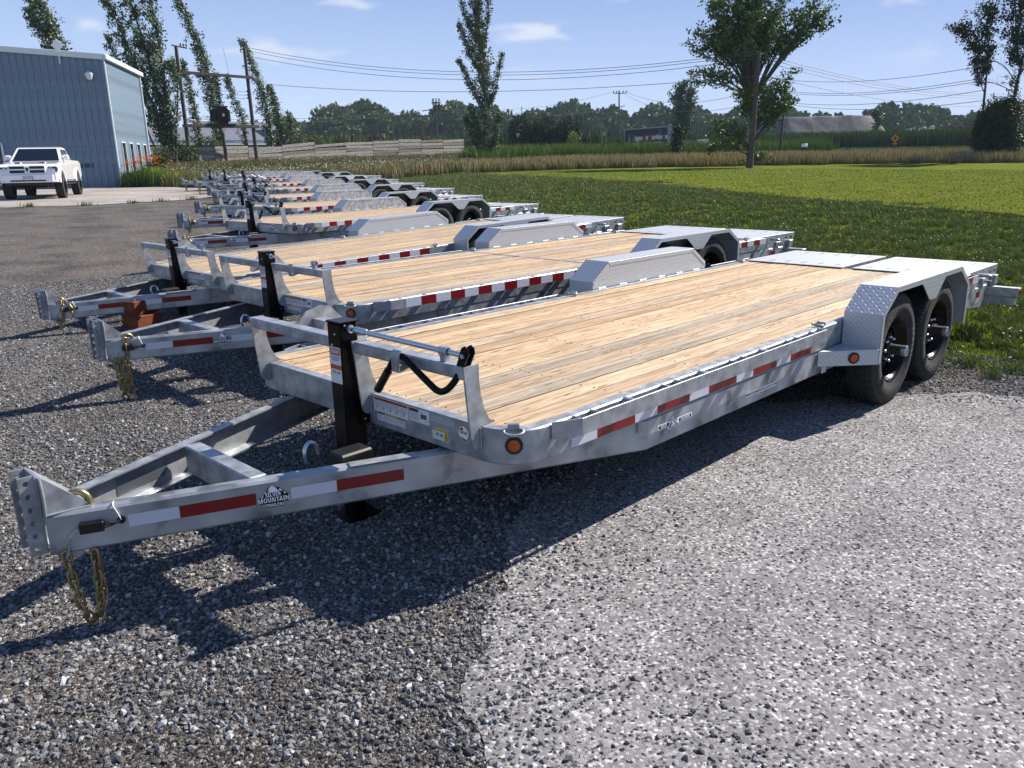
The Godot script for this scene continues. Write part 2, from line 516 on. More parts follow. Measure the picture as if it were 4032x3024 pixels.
	mat["pale_bark"] = tri_map(simple(Color(0.72, 0.70, 0.65), 0.9), 0.6); mat["pale_bark"].albedo_texture = ntex(42, 0.03, [[0.0, grey(0.35)], [0.4, grey(0.8)], [1.0, grey(1.0)]], 4, 256)
	mat["pole"] = tri_map(simple(Color(0.40, 0.37, 0.35), 0.92), 0.5); mat["pole"].albedo_texture = ntex(43, 0.04, [[0.0, grey(0.6)], [1.0, grey(1.0)]], 4, 256)
	mat["grey_wood"] = tri_map(simple(Color(0.74, 0.72, 0.69), 0.92), 0.35); mat["grey_wood"].albedo_texture = ntex(44, 0.05, [[0.0, grey(0.55)], [0.5, grey(0.85)], [1.0, grey(1.0)]], 5, 256)
	mat["rust"] = simple(Color(0.22, 0.15, 0.12), 0.9)
	mat["hub_steel"] = simple(Color(0.20, 0.18, 0.165), 0.7, 0.3)
	mat["wire"] = simple(Color(0.30, 0.32, 0.36), 0.6)
	mat["glass"] = simple(Color(0.02, 0.025, 0.03), 0.06); mat["glass"].metallic_specular = 0.7
	mat["blue_wall"] = tri_map(simple(Color(0.43, 0.52, 0.60), 0.55, 0.0), 0.35)
	mat["blue_wall"].albedo_texture = ntex(45, 0.02, [[0.0, grey(0.82)], [0.5, grey(0.95)], [1.0, grey(1.0)]], 4, 256)
	mat["blue_trim"] = simple(Color(0.80, 0.84, 0.86), 0.4, 0.1)
	mat["white_paint"] = simple(Color(0.89, 0.905, 0.93), 0.22); mat["white_paint"].clearcoat_enabled = true; mat["white_paint"].clearcoat = 1.0; mat["white_paint"].clearcoat_roughness = 0.05
	mat["dark_timber"] = tri_map(simple(Color(0.17, 0.14, 0.12), 0.9), 0.8)
	mat["curtain_glass"] = tri_map(simple(Color(0.45, 0.47, 0.46), 0.2), 1.0); mat["curtain_glass"].albedo_texture = ntex(48, 0.05, [[0.0, grey(0.3)], [1.0, grey(1.0)]], 3, 128)
	mat["dark_blue"] = simple(Color(0.16, 0.24, 0.36), 0.6)
	mat["grey_bar"] = simple(Color(0.30, 0.30, 0.31), 0.4)
	mat["seal_ink"] = simple(Color(0.10, 0.12, 0.30), 0.5)
	mat["lamp_glass"] = simple(Color(0.72, 0.72, 0.68), 0.3)
	mat["sign_blue"] = simple(Color(0.055, 0.13, 0.20), 0.6)
	mat["sign_red"] = simple(Color(0.70, 0.20, 0.12), 0.6)
	mat["sign_pale"] = simple(Color(0.35, 0.50, 0.55), 0.6)
	mat["sign_yellow"] = simple(Color(0.90, 0.55, 0.03), 0.5)
	mat["rubble"] = simple(Color(0.62, 0.61, 0.62), 0.9)
	mat["rubble_grey"] = simple(Color(0.46, 0.46, 0.46), 0.9)
	mat["grey_paint"] = simple(Color(0.44, 0.46, 0.50), 0.7)
	mat["slate"] = simple(Color(0.36, 0.38, 0.43), 0.7)
	mat["barn_red"] = simple(Color(0.34, 0.10, 0.10), 0.8)
	mat["mound"] = tri_map(simple(Color(0.42, 0.41, 0.42), 0.95), 0.08); mat["mound"].albedo_texture = ntex(49, 0.03, [[0.0, grey(0.7)], [1.0, grey(1.0)]], 5, 512)
	mat["old_wood"] = tri_map(simple(Color(0.60, 0.57, 0.53), 0.92), 0.35); mat["old_wood"].albedo_texture = mat["grey_wood"].albedo_texture

func make_sky() -> PanoramaSkyMaterial:
	var w := 3072; var h := 1536
	var im := Image.create(w, h, false, Image.FORMAT_RGBF)
	var n := FastNoiseLite.new(); n.seed = 5; n.frequency = 1.0; n.fractal_octaves = 5
	var n2 := FastNoiseLite.new(); n2.seed = 9; n2.frequency = 1.0; n2.fractal_octaves = 4
	# clouds: azimuth and elevation in degrees, half sizes, density
	var clouds := [[46.3, 7.7, 2.6, 0.55, 0.9], [50.4, 7.9, 2.6, 0.6, 1.0], [51.3, 8.7, 1.1, 0.5, 0.8], [53.4, 7.5, 1.3, 0.35, 0.8], [46.0, 7.1, 1.6, 0.3, 0.6], [56.8, 7.8, 2.3, 0.6, 0.9], [56.2, 7.3, 1.6, 0.3, 0.6], [40.5, 8.1, 1.5, 0.22, 0.6], [57.3, 9.7, 1.3, 0.35, 0.8], [29.0, 7.2, 8.5, 0.9, 0.36], [24.0, 7.9, 5.0, 0.8, 0.25], [33.5, 6.6, 4.5, 0.6, 0.25], [67.0, 4.8, 1.8, 0.35, 0.4], [20.0, 6.4, 6.0, 0.9, 0.2]]
	for y in h:
		var el := (0.5 - (y + 0.5) / h) * 180.0
		var t := clampf(el / 90.0, 0.0, 1.0)
		var low := pow(1.0 - clampf(el / 15.0, 0.0, 1.0), 1.35)
		for x in w:
			var az := ((x + 0.5) / w - 0.5) * 360.0      # 0 looks to -z, positive towards +x
			var dir := Vector3(sin(deg_to_rad(az)), 0, -cos(deg_to_rad(az)))
			var sunward := 0.5 + 0.5 * dir.dot(Vector3(0.979, 0, 0.204))
			var zen := Vector3(0.04, 0.11, 0.34)
			var mid := Vector3(0.34, 0.54, 1.06).lerp(Vector3(0.56, 0.83, 1.16), sunward)
			var hor := Vector3(0.70, 0.83, 1.08).lerp(Vector3(0.82, 0.96, 1.10), sunward)
			var c := mid.lerp(zen, pow(t, 0.42)).lerp(hor, low)
			if el < 0.0: c = Vector3(0.16, 0.16, 0.14)
			elif el < 40.0:
				var d := 0.0
				for k in clouds:
					var dx: float = (az - k[0]) / k[2]; var dy: float = (el - k[1]) / k[3]
					var q := dx * dx + dy * dy
					if q < 2.2:
						var v := n.get_noise_2d(az * 0.8, el * 2.6)
						d += k[4] * smoothstep(0.0, 0.7, 1.45 - q + v * 1.7)
				if absf(az - 55.0) > 40.0:      # a few more of the same kind all round
					d += 0.6 * smoothstep(0.22, 0.6, n2.get_noise_2d(az * 0.09, el * 0.3)) * smoothstep(4.0, 9.0, el)
				c = c.lerp(Vector3(1.0, 1.0, 1.02), clampf(d, 0.0, 0.9))
			im.set_pixel(x, y, Color(c.x, c.y, c.z))
	var m := PanoramaSkyMaterial.new()
	m.panorama = ImageTexture.create_from_image(im)
	m.energy_multiplier = 1.0
	return m

func _ready() -> void:
	rng.seed = 20240
	var cam := Camera3D.new()
	cam.name = "camera"
	cam.transform = Transform3D(Basis(Vector3(0.69797, -0.01841, 0.71589), Vector3(0.20273, 0.96386, -0.17286), Vector3(-0.68684, 0.26578, 0.67647)).orthonormalized(), Vector3(-2.1422, 1.6514, 3.1406))
	cam.fov = 50.707; cam.near = 0.05; cam.far = 6000.0
	add_child(cam); cam.current = true
	var env := Environment.new()
	env.background_mode = Environment.BG_SKY
	env.sky = Sky.new()
	env.sky.sky_material = make_sky()
	env.background_energy_multiplier = 0.50
	env.tonemap_mode = Environment.TONE_MAPPER_LINEAR
	env.tonemap_exposure = 2.0
	env.fog_enabled = true; env.fog_density = 0.00022; env.fog_light_color = Color(0.78, 0.86, 0.97)
	env.sdfgi_enabled = true; env.ssao_enabled = true; env.ssil_enabled = true
	var we := WorldEnvironment.new(); we.name = "environment"; we.environment = env
	add_child(we)
	var sun := DirectionalLight3D.new(); sun.name = "sun"
	sun.light_energy = 1.6; sun.light_color = Color(1.0, 0.96, 0.90); sun.light_angular_distance = 0.53; sun.shadow_enabled = true
	sun.look_at_from_position(Vector3(1.2, 1.0, 0.25) * 100.0, Vector3.ZERO)
	add_child(sun)
	make_materials()
	build_ground()
	build_structures()
	build_trees()
	build_all_trailers()

func ground_normal(x: float, z: float) -> Vector3:
	var d := 0.4
	return Vector3(th(x - d, z) - th(x + d, z), 2.0 * d, th(x, z - d) - th(x, z + d)).normalized()

# a sheet that follows the terrain inside a polygon of (x, z), cut into cells
func sheet(called: String, poly: PackedVector2Array, up: float, m: Material, cell := 1.0) -> MeshInstance3D:
	var st := st_new()
	var lo := poly[0]; var hi := poly[0]
	for p in poly:
		lo = lo.min(p); hi = hi.max(p)
	var x := floorf(lo.x / cell) * cell
	while x < hi.x:
		var z := floorf(lo.y / cell) * cell
		while z < hi.y:
			for part in Geometry2D.intersect_polygons(PackedVector2Array([Vector2(x, z), Vector2(x + cell, z), Vector2(x + cell, z + cell), Vector2(x, z + cell)]), poly):
				var idx := Geometry2D.triangulate_polygon(part)
				for i in range(0, idx.size(), 3):
					var t := [part[idx[i]], part[idx[i + 1]], part[idx[i + 2]]]
					if (t[1] - t[0]).cross(t[2] - t[0]) < 0.0: t.reverse()      # clockwise seen from above
					for k in 3:
						var p: Vector2 = t[k]
						st.set_normal(ground_normal(p.x, p.y)); st.set_uv(p); st.set_uv2(p); st.add_vertex(pt(p.x, p.y, up))
			z += cell
		x += cell
	var o := put(called, st, m)
	o.set_meta("kind", "structure")
	return o

func ragged(pts: Array, amount: float, step := 0.12, seed_ := 1) -> Array:
	var n := FastNoiseLite.new(); n.seed = seed_; n.frequency = 1.3; n.fractal_octaves = 4
	var out := []
	for i in pts.size() - 1:
		var a: Vector2 = pts[i]; var b: Vector2 = pts[i + 1]
		var c := maxi(1, int(a.distance_to(b) / step))
		for k in c:
			var p := a.lerp(b, float(k) / c)
			out.append(p + (b - a).orthogonal().normalized() * n.get_noise_2d(p.x * 2.0, p.y * 2.0) * amount)
	out.append(pts[-1])
	return out

func axis_steps(a: float, b: float, fine0: float, fine1: float) -> Array:
	var out := []
	var v := fine0; var s := 1.0
	while v > a:
		s *= 1.35; v -= s; out.push_front(maxf(v, a))
	v = fine0
	while v < fine1:
		out.append(v); v += 2.0
	s = 1.0
	while v < b:
		out.append(v); s *= 1.35; v += s
	out.append(b)
	return out

func build_ground() -> void:
	var xs := axis_steps(-2500.0, 4000.0, -16.0, 104.0)
	var zs := axis_steps(-4000.0, 2000.0, -126.0, 14.0)
	var st := st_new()
	var v := {}
	for i in xs.size():
		for j in zs.size():
			var p := pt(xs[i], zs[j], -0.03)
			st.set_normal(ground_normal(xs[i], zs[j])); st.set_uv(Vector2(xs[i], zs[j])); st.add_vertex(p)
	var nz := zs.size()
	for i in xs.size() - 1:
		for j in nz - 1:
			var a := i * nz + j
			for k in [a, a + nz, a + nz + 1, a, a + nz + 1, a + 1]: st.add_index(k)
	put("ground", st, mat.soil).set_meta("kind", "structure")
	# gravel lot
	var right := []
	for z in [14.0, 8.0, 4.0, 1.5, 0.0, -3.0, -6.0, -9.0, -12.6, -16.0, -20.0, -23.0, -27.0, -31.0]: right.append(Vector2(edge_x(z), z))
	right.append_array([Vector2(18.2, -33.5), Vector2(16.0, -31.0), Vector2(14.6, -28.6)])
	var g := PackedVector2Array(ragged(right, 0.35, 0.3, 3))
	g.append_array(PackedVector2Array(ragged([Vector2(14.6, -28.6), Vector2(11.5, -26.6), Vector2(7.9, -26.0), Vector2(5.4, -27.2), Vector2(-12.0, -29.5)], 0.25, 0.4, 4)))
	g.append_array(PackedVector2Array([Vector2(-30, -31), Vector2(-30, 14)]))
	sheet("gravel_lot", g, 0.0, mat.gravel)
	# worn asphalt in the foreground
	var a := PackedVector2Array(ragged([Vector2(-1.6, 6.0), Vector2(-1.2, 3.2), Vector2(-0.86, 1.75), Vector2(-0.66, 1.45), Vector2(-0.36, 1.2), Vector2(-0.12, 1.08), Vector2(0.35, 0.62), Vector2(1.4, 0.35), Vector2(2.6, 0.4), Vector2(3.3, 0.9), Vector2(4.1, 1.62), Vector2(4.35, 2.6), Vector2(4.2, 6.0), Vector2(3.8, 13.5)], 0.09, 0.04, 8))
	a.append(Vector2(-3.0, 13.5))
	sheet("asphalt_pavement", a, 0.005, mat.asphalt, 0.5)
	# paved yard before the building
	var p := PackedVector2Array(ragged([Vector2(-30, -33), Vector2(-12, -30.2), Vector2(5.4, -27.4), Vector2(7.9, -26.2), Vector2(11.5, -26.8), Vector2(14.6, -29.2), Vector2(16.8, -33.4), Vector2(17.3, -39.4), Vector2(17.6, -42.6), Vector2(15.8, -44.5)], 0.12, 0.3, 6))
	p.append_array(PackedVector2Array([Vector2(8, -49.5), Vector2(-30, -70)]))
	sheet("paved_yard", p, 0.006, mat.pave)
	var l := PackedVector2Array(ragged([Vector2(14.3, 24), Vector2(15.5, 6), Vector2(17.5, -1.2), Vector2(21.2, -8.2), Vector2(26.8, -17.2), Vector2(30.5, -27.5), Vector2(30.0, -36.5), Vector2(45, -36.2), Vector2(59, -34.8), Vector2(64.6, -25.3), Vector2(72, -14.4), Vector2(80, 0), Vector2(92, 24)], 0.4, 0.8, 12))
	sheet("lawn", l, 0.0, mat.lawn, 2.0)
	var f := PackedVector2Array([Vector2(86, -34), Vector2(140, -54), Vector2(165, -10), Vector2(185, 40), Vector2(105, 30)])
	sheet("bean_field", f, 0.02, mat.field, 5.0)
	scatter_stones()
	scatter_grass()
	scatter_tall_grass()

# ---------------------------------------------------------------- loose stone and grass, in tiles
func stone_tile(size: float, count: int, rmin: float, rmax: float, pale: float) -> ArrayMesh:
	var st := st_new()
	var oct := [Vector3(1, 0, 0), Vector3(0, 0, 1), Vector3(-1, 0, 0), Vector3(0, 0, -1)]
	for i in count:
		var r := lerpf(rmin, rmax, pow(rng.randf(), 4.5))
		var c := Vector3(rng.randf_range(-0.5, 0.5) * size, r * rng.randf_range(0.15, 0.5), rng.randf_range(-0.5, 0.5) * size)
		var bs := Basis.from_euler(Vector3(rng.randf_range(-0.5, 0.5), rng.randf() * TAU, rng.randf_range(-0.5, 0.5))) * Basis.from_scale(Vector3(r * rng.randf_range(0.8, 1.4), r * rng.randf_range(0.5, 0.8), r * rng.randf_range(0.7, 1.1)))
		var t := rng.randf()
		var k := lerpf(0.05, 0.22, pow(t, 1.6)) if rng.randf() > pale else lerpf(0.22, 0.42, rng.randf())
		var tint := rng.randf_range(-0.06, 0.06)
		var col := Color(k * (0.98 + tint), k * 0.99, k * (1.04 - tint))
		var ring := []
		for q in 5:
			var an := TAU * (q + rng.randf_range(-0.3, 0.3)) / 5.0
			ring.append(Vector3(cos(an), rng.randf_range(-0.3, 0.25), sin(an)) * rng.randf_range(0.8, 1.1))
		var top := Vector3(rng.randf_range(-0.3, 0.3), 0.9, rng.randf_range(-0.3, 0.3))
		var tb := top + Vector3(rng.randf_range(0.2, 0.5), rng.randf_range(-0.25, 0.05), rng.randf_range(-0.4, 0.4))
		for q in 5:
			var a: Vector3 = bs * ring[q]; var b: Vector3 = bs * ring[(q + 1) % 5]
			var tp: Vector3 = bs * (top if q < 3 else tb)
			tri_up(st, c + a, c + b, c + tp, col)
			var low := Vector3(0, -0.7 * r, 0)
			var n2 := Vector3(a.x + b.x, 0, a.z + b.z).normalized()
			for vv in [a, a + low, b + low, a, b + low, b]:
				st.set_color(col); st.set_normal(n2); st.add_vertex(c + vv)
		var a0: Vector3 = bs * ring[0]; var a3: Vector3 = bs * ring[3]
		var t0: Vector3 = bs * top; var t1: Vector3 = bs * tb
		for f in [[t0, a3, t1], [t0, t1, a0]]:
			tri_up(st, c + f[0], c + f[1], c + f[2], col)
	return st.commit()

func tri_up(st: SurfaceTool, a: Vector3, b: Vector3, c: Vector3, col: Color) -> void:
	var n := (c - a).cross(b - a).normalized()
	var v := [a, b, c]
	if n.y < 0.0:
		n = -n; v = [a, c, b]
	for p in v:
		st.set_color(col); st.set_normal(n); st.add_vertex(p)

func tile_at(x: float, z: float, up := 0.0, s := 1.0, turn := -1.0) -> Transform3D:
	var n := ground_normal(x, z)
	var a := rng.randf() * TAU if turn < 0.0 else turn
	var fx := Vector3(cos(a), 0, sin(a)); fx = (fx - n * fx.dot(n)).normalized()
	return Transform3D(Basis(fx * s, n * s, fx.cross(n) * s), pt(x, z, up))

func asphalt_side(x: float, z: float) -> float:   # > 0 on the asphalt
	var l := lut(z, [0.2, 0.62, 1.08, 1.2, 1.45, 1.75, 3.2, 6.0], [1.8, 0.35, -0.12, -0.36, -0.66, -0.86, -1.2, -1.6])
	return x - l if z > 0.3 else -1.0

func scatter_stones() -> void:
	var cam := Vector2(-2.14, 3.14)
	var rim := []; var fine := []; var mid := []; var far := []; var few := []
	var t := 0.5
	var z := 4.0
	while z > -12.0:
		var x := -9.0
		while x < 9.0:
			var d := Vector2(x, z) - cam
			var D := d.length()
			var f := d.dot(Vector2(0.713, -0.701))
			var s := absf(d.dot(Vector2(0.701, 0.713)))
			if f > -0.3 and s < 0.75 * f + 1.0 and x < edge_x(z) + 0.3:
				var on := asphalt_side(x, z)
				var qx := x + rng.randf_range(-0.06, 0.06); var qz := z + rng.randf_range(-0.06, 0.06)
				if on > 0.0 and on < 0.55 and x < 3.6:
					rim.append(tile_at(qx, qz, 0.005))
				if on > 0.3: 
					if x < 3.6: few.append(tile_at(qx, qz, 0.004))
					else: mid.append(tile_at(qx, qz, 0.0))
				elif D < 5.5: fine.append(tile_at(qx, qz))
				elif D < 13.0: mid.append(tile_at(qx, qz))
			x += t
		z -= t
	scatter("loose_gravel", stone_tile(0.75, 520, 0.002, 0.012, 0.07), mat.stone, rim, [])
	for i in 3:
		var a := []; var b := []; var c := []
		for k in fine.size(): if k % 3 == i: a.append(fine[k])
		for k in mid.size(): if k % 3 == i: b.append(mid[k])
		for k in few.size(): if k % 3 == i: c.append(few[k])
		scatter("loose_gravel", stone_tile(0.62, [2900, 2000, 3200][i], 0.0022, 0.0145, 0.07), mat.stone, a, [])
		scatter("loose_gravel", stone_tile(0.62, 1100, 0.0035, 0.014, 0.07), mat.stone, b, [])
		scatter("loose_grit", stone_tile(0.62, 70, 0.002, 0.008, 0.0), mat.stone, c, [])

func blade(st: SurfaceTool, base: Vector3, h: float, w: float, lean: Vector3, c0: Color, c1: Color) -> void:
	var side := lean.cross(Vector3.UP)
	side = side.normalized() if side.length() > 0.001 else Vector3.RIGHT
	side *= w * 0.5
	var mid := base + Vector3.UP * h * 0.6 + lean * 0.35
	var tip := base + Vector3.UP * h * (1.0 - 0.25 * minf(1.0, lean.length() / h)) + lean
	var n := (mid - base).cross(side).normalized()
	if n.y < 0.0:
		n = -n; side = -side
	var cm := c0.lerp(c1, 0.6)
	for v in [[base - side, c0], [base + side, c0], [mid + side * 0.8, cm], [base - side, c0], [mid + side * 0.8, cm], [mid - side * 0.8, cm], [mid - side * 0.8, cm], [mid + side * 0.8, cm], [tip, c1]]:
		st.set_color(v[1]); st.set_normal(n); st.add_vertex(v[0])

func grass_tile(size: float, count: int, h0: float, h1: float, w: float, cols: Array, lean := 0.6, clumps := 0) -> ArrayMesh:
	var st := st_new()
	var cl := []
	for i in clumps: cl.append(Vector3(rng.randf_range(-0.5, 0.5) * size, 0, rng.randf_range(-0.5, 0.5) * size))
	for i in count:
		var b := Vector3(rng.randf_range(-0.5, 0.5) * size, 0, rng.randf_range(-0.5, 0.5) * size)
		if clumps > 0 and rng.randf() < 0.7:
			b = cl[rng.randi() % clumps] + Vector3(rng.randfn(0, 0.05), 0, rng.randfn(0, 0.05)) * size
		var h := lerpf(h0, h1, pow(rng.randf(), 1.5))
		var a := rng.randf() * TAU
		var c: Array = cols[rng.randi() % cols.size()]
		var v := rng.randf_range(0.8, 1.2)
		blade(st, b, h, w * rng.randf_range(0.7, 1.3), Vector3(cos(a), 0, sin(a)) * h * lean * rng.randf_range(0.2, 1.0), Color(c[0].r * v, c[0].g * v, c[0].b * v), Color(c[1].r * v, c[1].g * v, c[1].b * v))
	return st.commit()

func add_flowers(am: ArrayMesh, size: float, count: int, h: float, r: float, col: Color) -> ArrayMesh:
	var st := st_new()
	st.append_from(am, 0, Transform3D())
	for i in count:
		var c := Vector3(rng.randf_range(-0.5, 0.5) * size, h * rng.randf_range(0.8, 1.15), rng.randf_range(-0.5, 0.5) * size)
		for k in 4:
			var a := TAU * k / 4.0; var b := TAU * (k + 1) / 4.0
			for v in [c + Vector3(0, r * 0.8, 0), c + Vector3(cos(a), 0, sin(a)) * r, c + Vector3(cos(b), 0, sin(b)) * r]:
				st.set_color(col); st.set_normal((v - c + Vector3(0, r * 0.3, 0)).normalized()); st.add_vertex(v)
	return st.commit()

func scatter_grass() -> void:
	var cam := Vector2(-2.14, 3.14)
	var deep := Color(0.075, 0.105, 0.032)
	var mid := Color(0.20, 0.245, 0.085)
	var fresh := Color(0.29, 0.335, 0.12)  # brightest green, used at blade tips
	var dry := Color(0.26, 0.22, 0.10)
	var near := []; var back := []; var far := []
	var z := 8.0
	while z > -48.0:
		var x := 3.0
		while x < 44.0:
			var d := Vector2(x, z) - cam
			var D := d.length()
			var f := d.dot(Vector2(0.713, -0.701)); var s := absf(d.dot(Vector2(0.701, 0.713)))
			var e := edge_x(z)
			if f > 1.0 and s < 0.68 * f + 1.5 and x > e + rng.randf_range(-0.35, 0.3) and x < crest_x(z) + rng.randf_range(-0.3, 0.6) and not (x > e and asphalt_side(x, z) > 0 and x < 4.4):
				if D < 17.0: near.append(tile_at(x + rng.randf_range(-0.1, 0.1), z + rng.randf_range(-0.1, 0.1), -0.03, rng.randf_range(0.8, 1.25)))
				elif (int(round(x * 2.0)) % 2 == 0) and (int(round(z * 2.0)) % 2 == 0): back.append(tile_at(x + rng.randf_range(-0.2, 0.2), z + rng.randf_range(-0.2, 0.2), -0.03, rng.randf_range(0.85, 1.3)))
			x += 0.5
		z -= 0.5
	var cols := [[deep, mid], [deep, fresh], [deep, mid], [Color(0.08, 0.11, 0.04), Color(0.20, 0.25, 0.075)], [Color(0.08, 0.08, 0.03), dry]]
	for i in 3:
		var a := []; var b := []
		for k in near.size(): if k % 3 == i: a.append(near[k])
		for k in back.size(): if k % 3 == i: b.append(back[k])
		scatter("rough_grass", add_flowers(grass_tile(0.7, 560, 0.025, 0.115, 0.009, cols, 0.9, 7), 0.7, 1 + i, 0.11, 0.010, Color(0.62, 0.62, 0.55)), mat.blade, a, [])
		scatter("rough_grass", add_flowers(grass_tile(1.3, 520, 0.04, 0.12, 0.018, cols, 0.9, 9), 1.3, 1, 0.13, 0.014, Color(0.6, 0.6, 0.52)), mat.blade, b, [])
	# mown lawn
	var mown := []
	z = 24.0
	while z > -38.0:
		var x := 14.0
		while x < 92.0:
			var D := (Vector2(x, z) - cam).length()
			var d := Vector2(x, z) - cam
			var f := d.dot(Vector2(0.713, -0.701)); var s := absf(d.dot(Vector2(0.701, 0.713)))
			var far_x := lut(z, [-36.5, -34.8, -25.3, -14.4, 0.0, 24.0], [31.0, 59.0, 64.6, 72.0, 80.0, 92.0])
			if s < 0.68 * f + 2.0 and x > crest_x(z) - 0.3 and x < far_x and D < 60.0: mown.append(tile_at(x + rng.randf_range(-0.3, 0.3), z + rng.randf_range(-0.3, 0.3), 0.0, rng.randf_range(0.9, 1.2)))
			x += 1.6
		z -= 1.6
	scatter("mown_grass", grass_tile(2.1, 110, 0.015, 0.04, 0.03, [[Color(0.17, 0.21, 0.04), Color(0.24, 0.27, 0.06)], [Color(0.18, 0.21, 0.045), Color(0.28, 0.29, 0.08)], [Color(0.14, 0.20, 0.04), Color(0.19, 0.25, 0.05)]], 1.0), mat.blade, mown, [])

# ---------------------------------------------------------------- trailers (x runs to the rear from the front rail, z towards the camera)
func keep(key: String, make: Callable) -> Mesh:
	if not cache.has(key):
		var st := st_new()
		make.call(st)
		cache[key] = st.commit()
	return cache[key]

func rim_path(x_end: float) -> PackedVector3Array:
	var p := PackedVector3Array()
	var r := 0.19; var w := 1.037
	p.append(Vector3(x_end, 0, -w))
	for k in 9:
		var a := PI / 2 * k / 8.0
		p.append(Vector3(r - r * sin(a), 0, -(w - r) - r * cos(a)))
	for k in 9:
		var a := PI / 2 * k / 8.0
		p.append(Vector3(r - r * cos(a), 0, (w - r) + r * sin(a)))
	p.append(Vector3(x_end, 0, w))
	return p

func wheel_meshes() -> void:
	keep("tyre", func(st):
		var R := 0.38; var w := 0.105
		var pr := PackedVector2Array([Vector2(-0.085, 0.215), Vector2(-w, 0.25), Vector2(-w - 0.002, 0.30), Vector2(-0.096, 0.345), Vector2(-0.086, 0.368), Vector2(-0.072, R - 0.003)])
		for g in [-0.048, -0.017, 0.017, 0.048]:
			pr.append_array(PackedVector2Array([Vector2(g - 0.005, R), Vector2(g - 0.0035, R - 0.009), Vector2(g + 0.0035, R - 0.009), Vector2(g + 0.005, R)]))
		pr.append_array(PackedVector2Array([Vector2(0.072, R - 0.003), Vector2(0.086, 0.368), Vector2(0.096, 0.345), Vector2(0.0985, 0.335), Vector2(0.1015, 0.334), Vector2(w, 0.315), Vector2(w + 0.002, 0.30), Vector2(w, 0.262), Vector2(w - 0.003, 0.258), Vector2(w - 0.004, 0.250), Vector2(0.085, 0.215)]))
		lathe(st, pr, Vector3.ZERO, Vector3.BACK, 56)
		for k in 72:      # shoulder lugs and sipes
			var a := TAU * k / 72.0
			for s in [-1.0, 1.0]:
				var xf := Transform3D(Basis(Vector3.BACK, a + (0.02 if s > 0 else 0.0)), Vector3.ZERO)
				cbox(st, Vector3(-0.0105, 0.350, minf(s * 0.060, s * 0.089)), Vector3(0.0105, 0.3785, maxf(s * 0.060, s * 0.089)), 0.006, xf)
			for q in [-0.033, 0.0, 0.033]:
				var xf2 := Transform3D(Basis(Vector3.BACK, a), Vector3(0, 0, q))
				cbox(st, Vector3(-0.012, 0.372, -0.0125), Vector3(0.012, 0.3822, 0.0125), 0.001, xf2))
	keep("wheel_rim", func(st):
		lathe(st, PackedVector2Array([Vector2(-0.09, 0.200), Vector2(-0.085, 0.218), Vector2(-0.078, 0.207), Vector2(0.04, 0.192), Vector2(0.078, 0.207), Vector2(0.088, 0.220), Vector2(0.093, 0.219), Vector2(0.088, 0.211), Vector2(0.072, 0.200), Vector2(0.03, 0.186), Vector2(0.012, 0.175), Vector2(0.022, 0.160)]), Vector3.ZERO, Vector3.BACK, 40)
		# disc with eight round windows
		for k in 8:
			var a0 := TAU * k / 8.0
			var c := Vector2(cos(a0), sin(a0)) * 0.128
			var ring := []
			for q in 24:
				var an := TAU * q / 24.0
				var d := Vector2(cos(an), sin(an))
				ring.append([c, d])
			# sector between radii 0.09 and 0.165, hole radius 0.024
			for q in 24:
				var fp := []
				for e in [q, q + 1]:
					var an: float = a0 + TAU * e / 24.0
					var d := Vector2(cos(an), sin(an))
					var far := 0.03
					while far < 0.08:
						var p: Vector2 = c + d * far
						var da := absf(wrapf(p.angle() - a0, -PI, PI))
						if p.length() > 0.162 or p.length() < 0.092 or da > PI / 8.0: break
						far += 0.001
					fp.append([c + d * 0.024, c + d * far])
				var z1 := func(p): return 0.034 - 1.5 * absf(p.length() - 0.12) * absf(p.length() - 0.12) * 6.0
				face(st, PackedVector3Array([Vector3(fp[0][0].x, fp[0][0].y, 0.032), Vector3(fp[1][0].x, fp[1][0].y, 0.032), Vector3(fp[1][1].x, fp[1][1].y, z1.call(fp[1][1])), Vector3(fp[0][1].x, fp[0][1].y, z1.call(fp[0][1]))]), Vector3.BACK)
				face(st, PackedVector3Array([Vector3(fp[0][0].x, fp[0][0].y, 0.032), Vector3(fp[1][0].x, fp[1][0].y, 0.032), Vector3(fp[1][0].x, fp[1][0].y, 0.018), Vector3(fp[0][0].x, fp[0][0].y, 0.018)]), Vector3(c.x - fp[0][0].x, c.y - fp[0][0].y, 0))
		lathe(st, PackedVector2Array([Vector2(0.02, 0.166), Vector2(0.030, 0.158)]), Vector3.ZERO, Vector3.BACK, 32)
		lathe(st, PackedVector2Array([Vector2(0.026, 0.10), Vector2(0.046, 0.088), Vector2(0.046, 0.0)]), Vector3.ZERO, Vector3.BACK, 32))
	keep("lug_nuts", func(st):
		for k in 8:
			var a := TAU * (k + 0.5) / 8.0
			lathe(st, PackedVector2Array([Vector2(0.044, 0.011), Vector2(0.060, 0.011), Vector2(0.068, 0.006), Vector2(0.070, 0.0)]), Vector3(cos(a), sin(a), 0) * 0.0825, Vector3.BACK, 6))
	keep("wheel_hub", func(st):
		lathe(st, PackedVector2Array([Vector2(0.045, 0.050), Vector2(0.065, 0.047), Vector2(0.07, 0.036), Vector2(0.142, 0.035)]), Vector3.ZERO, Vector3.BACK, 24))
	keep("hub_cap", func(st):
		lathe(st, PackedVector2Array([Vector2(0.142, 0.037), Vector2(0.168, 0.037), Vector2(0.172, 0.033), Vector2(0.170, 0.028), Vector2(0.170, 0.016), Vector2(0.173, 0.012), Vector2(0.173, 0.0)]), Vector3.ZERO, Vector3.BACK, 24))
